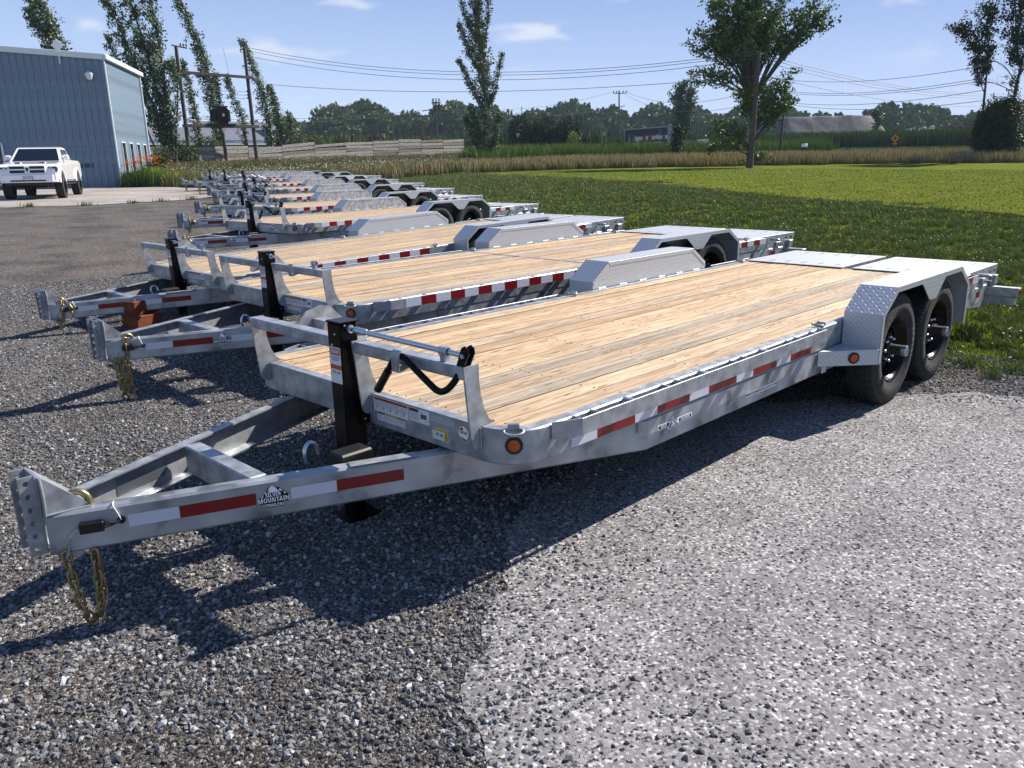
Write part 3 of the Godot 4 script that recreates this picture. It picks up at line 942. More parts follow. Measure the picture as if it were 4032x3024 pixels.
	# raised lettering round the sidewall
	if not cache.has("sidewall_lettering"):
		var st := st_new()
		for word in [["SONDRAN ST", 2.35, 0.29], ["RADIAL", -0.45, 0.29]]:
			var n: int = word[0].length()
			for i in n:
				if word[0][i] == " ": continue
				var ang: float = word[1] - (i - n * 0.5) * 0.135
				var tm := words(word[0][i], 0.030, 0.0022)
				var arr := ArrayMesh.new(); arr.add_surface_from_arrays(Mesh.PRIMITIVE_TRIANGLES, tm.get_mesh_arrays())
				var d := Vector3(cos(ang), sin(ang), 0)
				st.append_from(arr, 0, Transform3D(Basis(Vector3.BACK, ang - PI / 2), d * word[2] + Vector3(0, 0, 0.1065)))
		cache["sidewall_lettering"] = st.commit()

func add_wheel(t: Node3D, at: Vector3, side: float, spin: float) -> void:
	var w := put("wheel", cache.tyre, mat.rubber, t)
	w.position = at
	w.basis = Basis(Vector3.UP, 0.0 if side > 0 else PI) * Basis(Vector3.BACK, spin)
	put("rim", cache.wheel_rim, mat.black, w); put("lug_nuts", cache.lug_nuts, mat.zinc, w).set_meta("kind", "stuff")
	put("hub", cache.wheel_hub, mat.hub_steel, w); put("hub_cap", cache.hub_cap, mat.zinc, w)
	put("sidewall_lettering", cache.sidewall_lettering, mat.letters, w)

func link(st: SurfaceTool, at: Vector3, along: Vector3, turn: float, half := 0.0185, r := 0.0140, wire := 0.0058) -> void:
	along = along.normalized()
	var s := along.cross(Vector3(0.31, 0.2, 0.93)).normalized().rotated(along, turn)
	var p := PackedVector3Array()
	for k in 12:
		var a := TAU * k / 12.0
		p.append(at + along * (cos(a) * r + half * signf(cos(a)) * (1.0 if absf(cos(a)) > 0.01 else 0.0)) + s * sin(a) * r)
	tube(st, p, wire, 6, -1.0, true)

func chain(st: SurfaceTool, path: PackedVector3Array, pitch := 0.0425) -> void:
	var i := 0; var left := 0.0; var k := 0
	while i < path.size() - 1:
		var seg := path[i + 1] - path[i]
		var L := seg.length()
		var d := left
		while d < L:
			link(st, path[i] + seg / L * d, seg, (PI / 2 if k % 2 else 0.0) + 0.35)
			k += 1; d += pitch
		left = d - L
		i += 1

func sticker(kind: int) -> StandardMaterial3D:
	if mat.has("sticker%d" % kind): return mat["sticker%d" % kind]
	var w := 192; var h := 64
	var r := RandomNumberGenerator.new(); r.seed = 50 + kind
	var im := Image.create(w, h, false, Image.FORMAT_RGB8)
	var bg := Color(0.88, 0.88, 0.90)
	var ink := Color(0.33, 0.34, 0.38)
	if kind == 3: bg = Color(0.68, 0.69, 0.72); w = w
	im.fill(bg)
	var lines := func(x0, y0, x1, y1, step):
		var y: int = y0
		while y < y1:
			var x: int = x0
			while x < x1:
				var L := r.randi_range(3, 12)
				im.fill_rect(Rect2i(x, y, mini(L, x1 - x), 1), ink)
				x += L + r.randi_range(1, 3)
			y += step
	if kind == 0:
		im.fill_rect(Rect2i(3, 3, w - 6, 11), Color(0.60, 0.22, 0.10))
		for k in 5:
			im.fill_rect(Rect2i(3 + k * 37, 15, 1, h - 18), ink)
			lines.call(6 + k * 37, 17, 38 + k * 37, 36, 3)
			im.fill_rect(Rect2i(10 + k * 37, 44, 18, 3), ink); im.fill_rect(Rect2i(16 + k * 37, 40, 5, 16), Color(0.55, 0.55, 0.58))
		im.fill_rect(Rect2i(3, 38, w - 6, 1), ink)
	elif kind == 1:
		im.fill_rect(Rect2i(2, 2, 48, 12), Color(0.42, 0.07, 0.12)); im.fill_rect(Rect2i(50, 2, 92, 12), Color(0.72, 0.62, 0.10)); im.fill_rect(Rect2i(142, 2, 48, 12), Color(0.62, 0.24, 0.10))
		for k in 5: lines.call(4 + k * 38, 18, 38 + k * 38, h - 4, 3)
	elif kind == 2:
		im.fill_rect(Rect2i(3, 3, 90, 15), Color(0.45, 0.10, 0.08)); lines.call(6, 22, 90, h - 6, 3)
		im.fill_rect(Rect2i(95, 3, 1, h - 6), ink); im.fill_rect(Rect2i(112, 20, 56, 22), Color(0.32, 0.33, 0.35)); im.fill_rect(Rect2i(104, 12, 24, 2), ink); im.fill_rect(Rect2i(150, 50, 30, 2), ink)
	elif kind == 3:
		lines.call(4, 4, w - 6, 10, 3)
		for k in 4: lines.call(6 + k * 46, 14, 30 + k * 46, 38, 8)
		lines.call(4, 42, w - 6, h - 3, 3)
	elif kind == 4:
		im.fill_rect(Rect2i(24, 3, w - 28, 14), Color(0.74, 0.66, 0.20)); im.fill_rect(Rect2i(4, 3, 16, 14), Color(0.25, 0.25, 0.2)); lines.call(6, 22, 130, h - 6, 6)
		im.fill_rect(Rect2i(142, 18, 44, h - 20), Color(0.70, 0.60, 0.14)); im.fill_rect(Rect2i(44, 28, 30, 14), Color(0.5, 0.5, 0.52)); im.fill_rect(Rect2i(90, 30, 36, 14), Color(0.5, 0.5, 0.52))
	elif kind == 5:   # upright label on the jack
		im = Image.create(64, 160, false, Image.FORMAT_RGB8); im.fill(bg)
		im.fill_rect(Rect2i(5, 5, 54, 4), Color(0.62, 0.30, 0.36)); im.fill_rect(Rect2i(5, 10, 54, 25), Color(0.50, 0.08, 0.16))
		for k in 3: im.fill_rect(Rect2i(6 + k * 3, 42 + k * 7, 52 - k * 8, 3), Color(0.16, 0.16, 0.2))
		lines.call(10, 66, 54, 72, 4)
		im.fill_rect(Rect2i(0, 78, 64, 20), Color(0.72, 0.30, 0.12))
		im.fill_rect(Rect2i(8, 104, 20, 14), Color(0.6, 0.63, 0.68)); im.fill_rect(Rect2i(34, 106, 20, 12), Color(0.6, 0.63, 0.68))
		lines.call(6, 124, 58, 156, 3)
	elif kind == 6:
		im = Image.create(32, 64, false, Image.FORMAT_RGB8); im.fill(bg)
		im.fill_rect(Rect2i(2, 2, 28, 14), Color(0.70, 0.16, 0.10)); lines.call(3, 20, 29, 60, 4)
	var m := simple(Color(0.95, 0.95, 0.95), 0.35)
	m.albedo_texture = ImageTexture.create_from_image(im)
	mat["sticker%d" % kind] = m
	return m

# a thin label on a plane: corner at o, ex along its width, ey up; UVs fill the texture
func decal(st: SurfaceTool, o: Vector3, ex: Vector3, ey: Vector3, t := 0.0008) -> void:
	var n := ex.cross(ey).normalized()
	var p := [o + n * t, o + ex + n * t, o + ex + ey + n * t, o + ey + n * t]
	var uv := [Vector2(0, 1), Vector2(1, 1), Vector2(1, 0), Vector2(0, 0)]
	for k in [0, 2, 1, 0, 3, 2]:
		st.set_normal(n); st.set_uv(uv[k]); st.add_vertex(p[k])
	for k in 4:
		var a: Vector3 = p[k]; var b: Vector3 = p[(k + 1) % 4]
		var s := PackedVector3Array([a, b, b - n * t, a - n * t])
		var nn := (b - a).cross(n).normalized()
		for j in [0, 2, 1, 0, 3, 2]:
			st.set_normal(nn); st.set_uv(Vector2(0.5, 0.02)); st.add_vertex(s[j])

func plate2d(st: SurfaceTool, poly: Array, o: Vector3, ex: Vector3, ey: Vector3, d0: float, d1: float) -> void:
	prism(st, PackedVector2Array(poly), o, ex, ey, ex.cross(ey), d0, d1)

func logo(t: Node3D, o: Vector3, ex: Vector3, ey: Vector3) -> void:   # round-shouldered mountain badge with its name; o is the lower left corner
	var b := st_new()
	var k := 0.001
	plate2d(b, [Vector2(27, 0), Vector2(98, 0), Vector2(98, 17), Vector2(117, 17), Vector2(117, 47), Vector2(108, 56), Vector2(90, 74), Vector2(76, 84), Vector2(72, 78), Vector2(57, 95), Vector2(38, 82), Vector2(26, 62), Vector2(22, 55), Vector2(8, 46), Vector2(1, 44), Vector2(1, 17), Vector2(27, 17)].map(func(p): return p * k), o, ex, ey, 0.0, 0.0008)
	var base := put("badge", b, mat.ink, t)
	var w := st_new()
	for poly in [[Vector2(56, 93), Vector2(40, 78), Vector2(46, 78), Vector2(34, 70), Vector2(47, 72), Vector2(38, 63), Vector2(84, 63), Vector2(76, 70), Vector2(68, 81)], [Vector2(86, 75), Vector2(80, 70), Vector2(92, 63), Vector2(96, 64)], [Vector2(99, 61), Vector2(100, 51), Vector2(109, 51)], [Vector2(20, 55), Vector2(10, 45), Vector2(19, 45)], [Vector2(31, 70), Vector2(26, 61), Vector2(32, 61)]]:
		plate2d(w, poly.map(func(p): return p * k), o, ex, ey, 0.0009, 0.0014)
	put("mountain", w, mat.white_ink, base)
	for l in [["SILVER", 0.0165, 58.0, 53.0, 0.80], ["MOUNTAIN", 0.0185, 59.0, 31.0, 0.84], ["TRAILERS", 0.0112, 62.0, 9.0, 1.0]]:
		var tm := words(l[0], l[1], 0.0006)
		var x := put("lettering", tm, mat.white_ink, base)
		x.transform = Transform3D(Basis(ex * l[4], ey, ex.cross(ey)), o + ex * l[2] * k + ey * l[3] * k + ex.cross(ey) * 0.0012)

func dring(t: Node3D, at: Vector3, out: Vector3, tilt: float) -> void:
	var st := st_new()
	var along := Vector3.UP.cross(out).normalized()
	var fwd := (out * cos(tilt) + Vector3.UP * sin(tilt)).normalized()
	var p := PackedVector3Array()
	for k in 14:
		var a := TAU * k / 14.0
		p.append(at + along * (cos(a) * 0.040) + fwd * (0.028 + sin(a) * (0.026 if sin(a) > 0 else 0.022)))
	tube(st, p, 0.0068, 8, -1.0, true)
	var r := put("tie_down_ring", st, mat.galv, t)
	var c := st_new()
	lathe(c, PackedVector2Array([Vector2(-0.024, 0.0), Vector2(-0.024, 0.016), Vector2(0.024, 0.016), Vector2(0.024, 0.0)]), at + Vector3.UP * 0.004, along, 12)
	put("clip", c, mat.galv, r)

func lamp(t: Node3D, at: Vector3, out: Vector3) -> void:
	var st := st_new()
	lathe(st, PackedVector2Array([Vector2(0.0, 0.037), Vector2(0.006, 0.037), Vector2(0.009, 0.033), Vector2(0.007, 0.026)]), at, out, 24)
	var g := put("marker_lamp", st, mat.plastic, t)
	var l := st_new()
	lathe(l, PackedVector2Array([Vector2(0.005, 0.0262), Vector2(0.009, 0.024), Vector2(0.012, 0.014), Vector2(0.013, 0.0)]), at, out, 20)
	put("lens", l, mat.amber, g)

func make_trailer(label: String, at: Vector3, turn: float, tilt: float, o: Dictionary) -> Node3D:
	var t := thing("flatbed_trailer", label, "trailer", at, turn, "galvanised flatbed trailers parked in a row")
	t.basis = Basis(Vector3.UP, turn) * Basis(Vector3.BACK, tilt)
	var s: float = o.get("s", 0.0)
	var key := "_%.2f" % s
	var E := 5.62 + s            # end of the wooden deck
	# --- frame
	put("deck_rim", keep("rim" + key, func(st): sweep(st, rim_path(5.80 + s), PackedVector2Array([Vector2(-0.005, 0.46), Vector2(0, 0.465), Vector2(0, 0.603), Vector2(-0.006, 0.609), Vector2(-0.056, 0.609), Vector2(-0.056, 0.6025), Vector2(-0.009, 0.6025), Vector2(-0.009, 0.4675), Vector2(-0.056, 0.4675), Vector2(-0.056, 0.46)]))), mat.galv, t)
	for sd in [-1.0, 1.0]:
		put("main_beam", keep("beam%d%s" % [sd, key], func(st):
			var pth := [Vector3(6.35 + s, 0, sd * 1.033), Vector3(0.91, 0, sd * 1.033), Vector3(-1.418, 0, sd * 0.076)]
			if sd < 0: pth = pth
			else: pth.reverse()
			if sd < 0: pass
			# outward must lie on the right of the direction of travel
			var dirr: Vector3 = (pth[1] - pth[0]).normalized().cross(Vector3.UP)
			if dirr.z * sd < 0.0: pth.reverse()
			sweep(st, PackedVector3Array(pth), PackedVector2Array([Vector2(-0.009, 0.302), Vector2(0, 0.311), Vector2(0, 0.449), Vector2(-0.009, 0.4585), Vector2(-0.058, 0.4585), Vector2(-0.058, 0.451), Vector2(-0.010, 0.4465), Vector2(-0.010, 0.314), Vector2(-0.058, 0.3095), Vector2(-0.058, 0.302)]), false)), mat.stained if sd > 0 else mat.galv, t)
	put("tongue_cross_member", keep("tcm", func(st): box(st, Vector3(-0.742, 0.330, -0.292), Vector3(-0.665, 0.4575, 0.292), 0.006)), mat.galv, t)
	put("cross_member", keep("xm0", func(st): box(st, Vector3(0.85, 0.40, -1.02), Vector3(0.90, 0.455, 1.02))), mat.galv, t)
	for k in 7:
		put("cross_member", keep("xm%d%s" % [k + 1, key], func(st): box(st, Vector3(1.4 + k * 0.65, 0.48, -1.02), Vector3(1.45 + k * 0.65, 0.565, 1.02))), mat.galv, t)
	for x in [3.4587 + s, 4.2825 + s]:
		put("axle", keep("axle%.3f" % x, func(st): tube(st, PackedVector3Array([Vector3(x, 0.374, -1.1), Vector3(x, 0.374, 1.1)]), 0.045, 12)), mat.dark, t)
	# --- coupler channel
	var cp := put("coupler_channel", keep("coupler", func(st):
		box(st, Vector3(-1.426, 0.312, -0.061), Vector3(-1.4175, 0.612, 0.061), 0.001)
		for sd in [-1.0, 1.0]:
			holed(st, Vector3(-1.476, 0.312, sd * 0.0525 - 0.0045), Vector3.RIGHT, Vector3.UP, Vector3.BACK, 0.0495, 0.05, 6, 0.0105, 0.009)), mat.galv, t)
	put("gusset", keep("gusset", func(st): prism(st, PackedVector2Array([Vector2(-1.4170, 0.4595), Vector2(-1.266, 0.4595), Vector2(-1.266, 0.464), Vector2(-1.408, 0.602), Vector2(-1.417, 0.602)]), Vector3.ZERO, Vector3.RIGHT, Vector3.UP, Vector3.BACK, -0.078, 0.078)), mat.galv, t)
	put("weld", keep("weld", func(st):
		tube(st, curve([Vector3(-1.415, 0.600, 0.079), Vector3(-1.413, 0.53, 0.0815), Vector3(-1.415, 0.455, 0.078)]), 0.006, 6)
		tube(st, curve([Vector3(-1.41, 0.459, 0.078), Vector3(-1.34, 0.4605, 0.088), Vector3(-1.27, 0.460, 0.10)]), 0.005, 6)), mat.galv, t)
	put("chain_lug", keep("chain_lug", func(st): prism(st, PackedVector2Array([Vector2(-1.40, 0.305), Vector2(-1.30, 0.305), Vector2(-1.33, 0.278), Vector2(-1.39, 0.278)]), Vector3.ZERO, Vector3.RIGHT, Vector3.UP, Vector3.BACK, 0.085, 0.097)), mat.galv, t)
	# --- safety chain and its hook
	var style: String = o.get("chain", "hang")
	put("safety_chain", keep("chain_" + style, func(st):
		if style == "loop":
			chain(st, curve([Vector3(-1.378, 0.288, 0.108), Vector3(-1.372, 0.20, 0.112), Vector3(-1.360, 0.10, 0.118), Vector3(-1.338, 0.035, 0.122), Vector3(-1.318, 0.016, 0.124), Vector3(-1.302, 0.05, 0.130), Vector3(-1.296, 0.15, 0.134), Vector3(-1.292, 0.315, 0.138)]))
			chain(st, curve([Vector3(-1.322, 0.018, 0.105), Vector3(-1.292, 0.055, 0.10), Vector3(-1.278, 0.12, 0.104), Vector3(-1.284, 0.24, 0.110), Vector3(-1.288, 0.33, 0.112)]))
		elif style == "drape":
			chain(st, curve([Vector3(-1.36, 0.30, 0.11), Vector3(-1.34, 0.22, 0.12), Vector3(-1.32, 0.30, 0.135), Vector3(-1.31, 0.40, 0.145), Vector3(-1.29, 0.475, 0.11), Vector3(-1.265, 0.478, 0.11), Vector3(-1.24, 0.42, 0.168), Vector3(-1.235, 0.33, 0.172)]))
		else:
			for k in 3:
				chain(st, curve([Vector3(-1.375 + k * 0.035, 0.30 + (0.14 if k == 2 else 0.0), 0.115 + k * 0.012), Vector3(-1.372 + k * 0.034, 0.17, 0.118 + k * 0.012), Vector3(-1.35 + k * 0.028, 0.045 + 0.01 * k, 0.12 + k * 0.01)]))
			chain(st, curve([Vector3(-1.35, 0.04, 0.12), Vector3(-1.32, 0.028, 0.13), Vector3(-1.294, 0.05, 0.14)]))), mat.gold, t)
	put("chain_hook", keep("hook_" + ("low" if style == "hang" else "top"), func(st):
		var p := PackedVector3Array()
		for k in 11:
			var a := lerpf(-0.5, PI + 0.3, k / 10.0)
			if style == "hang": p.append(Vector3(-1.285 + cos(a - 0.8) * 0.04, 0.455 + sin(a - 0.8) * 0.036, 0.128))
			else: p.append(Vector3(-1.300 + cos(a) * 0.038, 0.466 + sin(a) * 0.045, 0.05 + 0.02 * cos(a)))
		tube(st, p, 0.014, 8, 0.011)), mat.gold, t)
	# --- breakaway switch
	var d := Vector3(0.9246, 0, 0.3808)       # along the tongue
	var n := Vector3(-0.3808, 0, 0.9246)
	var T := func(a: float, y: float, out := 0.0) -> Vector3: return Vector3(-1.45, y, 0.0629) + d * a + n * out
	var fx := Transform3D(Basis(d, Vector3.UP, n), T.call(0.0, 0.0))
	var bs := st_new()
	cbox(bs, Vector3(0.138, 0.377, 0.001), Vector3(0.219, 0.416, 0.030), 0.003, fx)
	var bw := put("breakaway_switch", bs, mat.plastic, t)
	var ws := st_new()
	for k in 3: tube(ws, curve([T.call(0.219, 0.385 + k * 0.012, 0.015), T.call(0.245, 0.392 + k * 0.004, 0.02), T.call(0.275, 0.399, 0.008)]), 0.0022, 6)
	put("wires", ws, mat.plastic, bw)
	var gs := st_new()
	lathe(gs, PackedVector2Array([Vector2(0.0, 0.015), Vector2(0.006, 0.014), Vector2(0.007, 0.004), Vector2(0.004, 0.0)]), T.call(0.277, 0.399), n, 16)
	put("grommet", gs, mat.plastic, bw)
	var zs := st_new()
	tube(zs, curve([T.call(0.277, 0.402, 0.006), T.call(0.266, 0.436, 0.010), T.call(0.256, 0.462, 0.004), T.call(0.258, 0.464, -0.03)]), 0.0025, 6)
	put("cable_tie", zs, mat.white_ink, bw)
	var cs := st_new()
	for k in 3: tube(cs, curve([T.call(0.134, 0.398, 0.015), T.call(0.115, 0.386 - k * 0.006, 0.012), T.call(0.092 - k * 0.003, 0.345, 0.010), T.call(0.078 + k * 0.004, 0.300, 0.010), T.call(0.066 + k * 0.006, 0.262 + k * 0.01, 0.012), T.call(0.085 + k * 0.002, 0.30, 0.014), T.call(0.103, 0.36, 0.014)]), 0.0016, 5)
	put("breakaway_cable", cs, mat.zinc, bw)
	# --- reflective tape and badge on the tongue
	for k in [[0.299, 0.476, 0], [0.4765, 0.756, 1], [0.890, 1.072, 0], [1.0725, 1.354, 1]]:
		var sx := st_new()
		decal(sx, T.call(k[0], 0.3655), d * (k[1] - k[0]), Vector3.UP * 0.0485)
		put("reflective_tape", sx, mat.red_tape if k[2] else mat.white_tape, t)
	if o.get("badge", true): logo(t, T.call(0.763, 0.345), d, Vector3.UP)
	var vp := st_new()      # registration plate inside the far tongue beam
	cbox(vp, Vector3(0.40, 0.345, 0.0), Vector3(0.66, 0.42, 0.003), 0.001, Transform3D(Basis(Vector3(0.9246, 0, -0.3808), Vector3.UP, Vector3(0.3808, 0, 0.9246)), Vector3(-1.45, 0, -0.0629) + Vector3(0.3808, 0, 0.9246) * 0.0105))
	put("serial_plate", vp, mat.zinc, t)
	# --- front rail: plates, tubes
	for z in [-0.845, -0.055, 0.088, 0.838]:
		put("rail_plate", keep("rail_plate%.3f" % z, func(st): prism(st, PackedVector2Array([Vector2(-0.083, 0.872), Vector2(-0.052, 0.556), Vector2(-0.045, 0.533), Vector2(-0.03, 0.518), Vector2(-0.0012, 0.511), Vector2(-0.0012, 0.6105), Vector2(0.085, 0.6105), Vector2(0.050, 0.632), Vector2(0.022, 0.685), Vector2(0.006, 0.745), Vector2(-0.001, 0.81), Vector2(-0.001, 0.872)]), Vector3.ZERO, Vector3.RIGHT, Vector3.UP, Vector3.BACK, z, z + 0.0095)), mat.galv, t)
		put("weld", keep("plate_weld%.3f" % z, func(st): tube(st, PackedVector3Array([Vector3(-0.004, 0.513, z + 0.012), Vector3(-0.003, 0.56, z + 0.013), Vector3(-0.004, 0.606, z + 0.012)]), 0.0042, 6)), mat.galv, t)
	for k in [[-0.8352, -0.0553], [0.0978, 0.8378]]:
		put("rail_tube", keep("rail_tube%.2f" % k[0], func(st): box(st, Vector3(-0.0815, 0.817, k[0]), Vector3(-0.002, 0.870, k[1]), 0.007)), mat.galv, t)
	# --- jack
	var j := put("jack", keep("jack", func(st):
		box(st, Vector3(-0.128, 0.20, -0.03), Vector3(-0.028, 0.953, 0.07), 0.006)
		box(st, Vector3(-0.131, 0.953, -0.033), Vector3(-0.025, 0.964, 0.073), 0.003)
		box(st, Vector3(-0.0278, 0.30, -0.01), Vector3(-0.001, 0.59, 0.05), 0.002)
		box(st, Vector3(-0.05, 0.46, 0.0702), Vector3(-0.001, 0.52, 0.082), 0.002)), mat.black, t)
	put("drop_leg", keep("drop_leg", func(st): box(st, Vector3(-0.116, 0.012, -0.018), Vector3(-0.040, 0.199, 0.058), 0.003)), mat.black, j)
	put("foot_plate", keep("foot_plate", func(st): box(st, Vector3(-0.168, 0.0, -0.07), Vector3(0.012, 0.0118, 0.11), 0.002)), mat.black, j)
	put("bolt", keep("jack_bolts", func(st):
		for p in [Vector3(-0.1285, 0.905, 0.035), Vector3(-0.1285, 0.853, 0.008)]: lathe(st, PackedVector2Array([Vector2(0, 0.006), Vector2(0.005, 0.005), Vector2(0.008, 0.0)]), p, Vector3.LEFT, 8)
		for p in [Vector3(-0.10, 0.945, 0.0705), Vector3(-0.03, 0.49, 0.083)]: lathe(st, PackedVector2Array([Vector2(0, 0.006), Vector2(0.004, 0.005), Vector2(0.006, 0.0)]), p, Vector3.BACK, 8)), mat.zinc, j)
	var lb := st_new()
	decal(lb, Vector3(-0.128, 0.673, -0.0195), Vector3(0, 0, 0.086), Vector3(0, 0.171, 0))
	var lab := put("jack_label", lb, sticker(5), j)
	var ram := put("lettering", words("RAM", 0.019, 0.0004), mat.paper, lab)
	ram.transform = Transform3D(Basis(Vector3(0, 0, 1.0), Vector3.UP, Vector3.LEFT), Vector3(-0.1291, 0.822, 0.0235))
	# crank
	put("shaft_stub", keep("shaft_stub", func(st):
		lathe(st, PackedVector2Array([Vector2(0, 0.020), Vector2(0.012, 0.019), Vector2(0.014, 0.011), Vector2(0.055, 0.011), Vector2(0.055, 0.0)]), Vector3(-0.072, 0.926, 0.0705), Vector3.BACK, 12)), mat.zinc, j)
	put("shaft_collar", keep("shaft_collar", func(st):
		lathe(st, PackedVector2Array([Vector2(-0.022, 0.015), Vector2(-0.022, 0.020), Vector2(0.022, 0.020), Vector2(0.022, 0.015), Vector2(-0.022, 0.015)]), Vector3(-0.050, 0.912, 0.70), Vector3.BACK, 16)
		prism(st, PackedVector2Array([Vector2(-0.062, 0.8705), Vector2(-0.038, 0.8705), Vector2(-0.034, 0.898), Vector2(-0.066, 0.898)]), Vector3.ZERO, Vector3.RIGHT, Vector3.UP, Vector3.BACK, 0.685, 0.715)), mat.galv, t)
	put("handle_hook", keep("handle_hook", func(st):
		prism(st, PackedVector2Array([Vector2(-0.0825, 0.820), Vector2(-0.140, 0.806), Vector2(-0.144, 0.812), Vector2(-0.144, 0.884), Vector2(-0.130, 0.900), Vector2(-0.127, 0.897), Vector2(-0.139, 0.882), Vector2(-0.139, 0.812), Vector2(-0.0825, 0.826)]), Vector3.ZERO, Vector3.RIGHT, Vector3.UP, Vector3.BACK, 0.465, 0.515)), mat.galv, t)
	if o.get("handle", true):
		put("crank_shaft", keep("crank_shaft", func(st):
			lathe(st, PackedVector2Array([Vector2(0.115, 0.0), Vector2(0.115, 0.0165), Vector2(0.19, 0.0165), Vector2(0.192, 0.0125), Vector2(0.81, 0.0125), Vector2(0.81, 0.0)]), Vector3(-0.0755, 0.928, 0.0), Vector3(0.032, -0.020, 0.80), 14)), mat.zinc, j)
		var fk := put("crank_fork", keep("crank_fork", func(st):
			for x in [-0.066, -0.034]:
				prism(st, PackedVector2Array([Vector2(0.79, 0.870), Vector2(0.83, 0.862), Vector2(0.862, 0.925), Vector2(0.858, 0.945), Vector2(0.84, 0.955), Vector2(0.822, 0.945)]), Vector3.ZERO, Vector3.BACK, Vector3.UP, Vector3.RIGHT, x - 0.003, x + 0.003)
			box(st, Vector3(-0.0629, 0.862, 0.79), Vector3(-0.0371, 0.870, 0.83))), mat.black, j)
		put("fork_bolt", keep("fork_bolt", func(st): lathe(st, PackedVector2Array([Vector2(-0.03, 0.0), Vector2(-0.03, 0.010), Vector2(-0.022, 0.010), Vector2(-0.022, 0.006), Vector2(0.022, 0.006), Vector2(0.022, 0.010), Vector2(0.03, 0.010), Vector2(0.03, 0.0)]), Vector3(-0.05, 0.915, 0.835), Vector3.RIGHT, 10)), mat.zinc, fk)
		put("crank_handle", keep("crank_handle", func(st):
			tube(st, curve([Vector3(-0.05, 0.872, 0.812), Vector3(-0.085, 0.806, 0.792), Vector3(-0.105, 0.770, 0.762), Vector3(-0.112, 0.762, 0.722), Vector3(-0.115, 0.785, 0.672), Vector3(-0.118, 0.838, 0.578), Vector3(-0.119, 0.866, 0.528), Vector3(-0.119, 0.872, 0.492), Vector3(-0.119, 0.852, 0.452), Vector3(-0.119, 0.802, 0.412), Vector3(-0.119, 0.762, 0.381)]), 0.0145, 12)), mat.black, j)
		put("handle_grip", keep("handle_grip", func(st): tube(st, PackedVector3Array([Vector3(-0.119, 0.795, 0.407), Vector3(-0.119, 0.790, 0.403), Vector3(-0.119, 0.694, 0.322)]), 0.0185, 12)), mat.plastic, j)
	# spring-loaded bracket and battery box on the tongue
	put("spare_wheel_bracket", keep("spare_bracket", func(st):
		prism(st, PackedVector2Array([Vector2(0.36, 0.66), Vector2(0.385, 0.645), Vector2(0.46, 0.66), Vector2(0.62, 0.66), Vector2(0.74, 0.66), Vector2(0.73, 0.70), Vector2(0.63, 0.80), Vector2(0.56, 0.815), Vector2(0.48, 0.795), Vector2(0.455, 0.79), Vector2(0.37, 0.70)]), Vector3(0, 0, -1.17), Vector3.RIGHT, Vector3.UP, Vector3.BACK, 0.0, 0.008)
		prism(st, PackedVector2Array([Vector2(0.46, 0.56), Vector2(0.62, 0.56), Vector2(0.585, 0.74), Vector2(0.50, 0.74)]), Vector3.ZERO, Vector3.RIGHT, Vector3.UP, Vector3.BACK, -1.161, -1.038)), mat.galv, t).set_meta("kind", "stuff")
	put("battery_box", keep("battery_box", func(st): box(st, Vector3(-0.40, 0.40, 0.33), Vector3(-0.24, 0.488, 0.43), 0.008)), mat.plastic, t)
	var pl := st_new()
	cbox(pl, Vector3(1.13, 0.4595, -0.05), Vector3(1.42, 0.465, 0.004), 0.002, fx)
	put("box_mount", pl, mat.galv, t)
	put("plug_cable", keep("plug_cable", func(st): tube(st, curve([Vector3(-0.47, 0.44, 0.275), Vector3(-0.475, 0.49, 0.272), Vector3(-0.45, 0.52, 0.265), Vector3(-0.415, 0.505, 0.26), Vector3(-0.40, 0.46, 0.26)]), 0.010, 8)), mat.zinc, t)
	# --- warning labels on the front rail
	if o.get("labels", true):
		for k in [[0, 0.121, 0.254, 0.535, 0.069], [1, 0.141, 0.210, 0.492, 0.041], [2, 0.380, 0.142, 0.541, 0.063], [3, 0.525, 0.161, 0.550, 0.054], [4, 0.540, 0.105, 0.492, 0.053]]:
			var q := st_new()
			decal(q, Vector3(-0.0002, k[3], k[1]), Vector3(0, 0, k[2]), Vector3(0, k[4], 0), 0.0008 if k[0] != 4 else 0.0009)
			put("warning_label", q, sticker(k[0]), t)
		var q := st_new()
		lathe(q, PackedVector2Array([Vector2(0, 0.037), Vector2(0.0008, 0.037), Vector2(0.0008, 0.031)]), Vector3(-0.0002, 0.557, 0.741), Vector3.LEFT, 24)
		var seal := put("round_seal", q, simple_key("seal_gold", Color(0.62, 0.52, 0.30)), t)
		var q2 := st_new(); lathe(q2, PackedVector2Array([Vector2(0.0006, 0.0309), Vector2(0.0008, 0.0)]), Vector3(-0.0002, 0.557, 0.741), Vector3.LEFT, 24)
		put("seal_face", q2, mat.paper, seal)
		var q3 := st_new()
		plate2d(q3, [Vector2(-0.022, -0.018), Vector2(0.020, -0.026), Vector2(0.014, -0.029), Vector2(-0.010, -0.028)], Vector3(-0.0009, 0.557, 0.741), Vector3(0, 0, 1), Vector3.UP, -0.0002, 0.0006)
		plate2d(q3, [Vector2(-0.026, 0.010), Vector2(-0.010, 0.026), Vector2(0.002, 0.013)], Vector3(-0.0009, 0.557, 0.741), Vector3(0, 0, 1), Vector3.UP, -0.0002, 0.0006)
		put("seal_red", q3, mat.red_tape, seal)
		var nt := put("lettering", words("NATM", 0.011, 0.0004), simple_key("seal_blue", Color(0.06, 0.08, 0.35)), seal)
		nt.transform = Transform3D(Basis(Vector3(0, 0, 1), Vector3.UP, Vector3.LEFT), Vector3(-0.0012, 0.559, 0.741))
	# --- deck boards
	var inner := PackedVector2Array()
	for p in rim_path(E): inner.append(Vector2(p.x, p.z))
	var ins: Array = Geometry2D.offset_polygon(inner, -0.012)
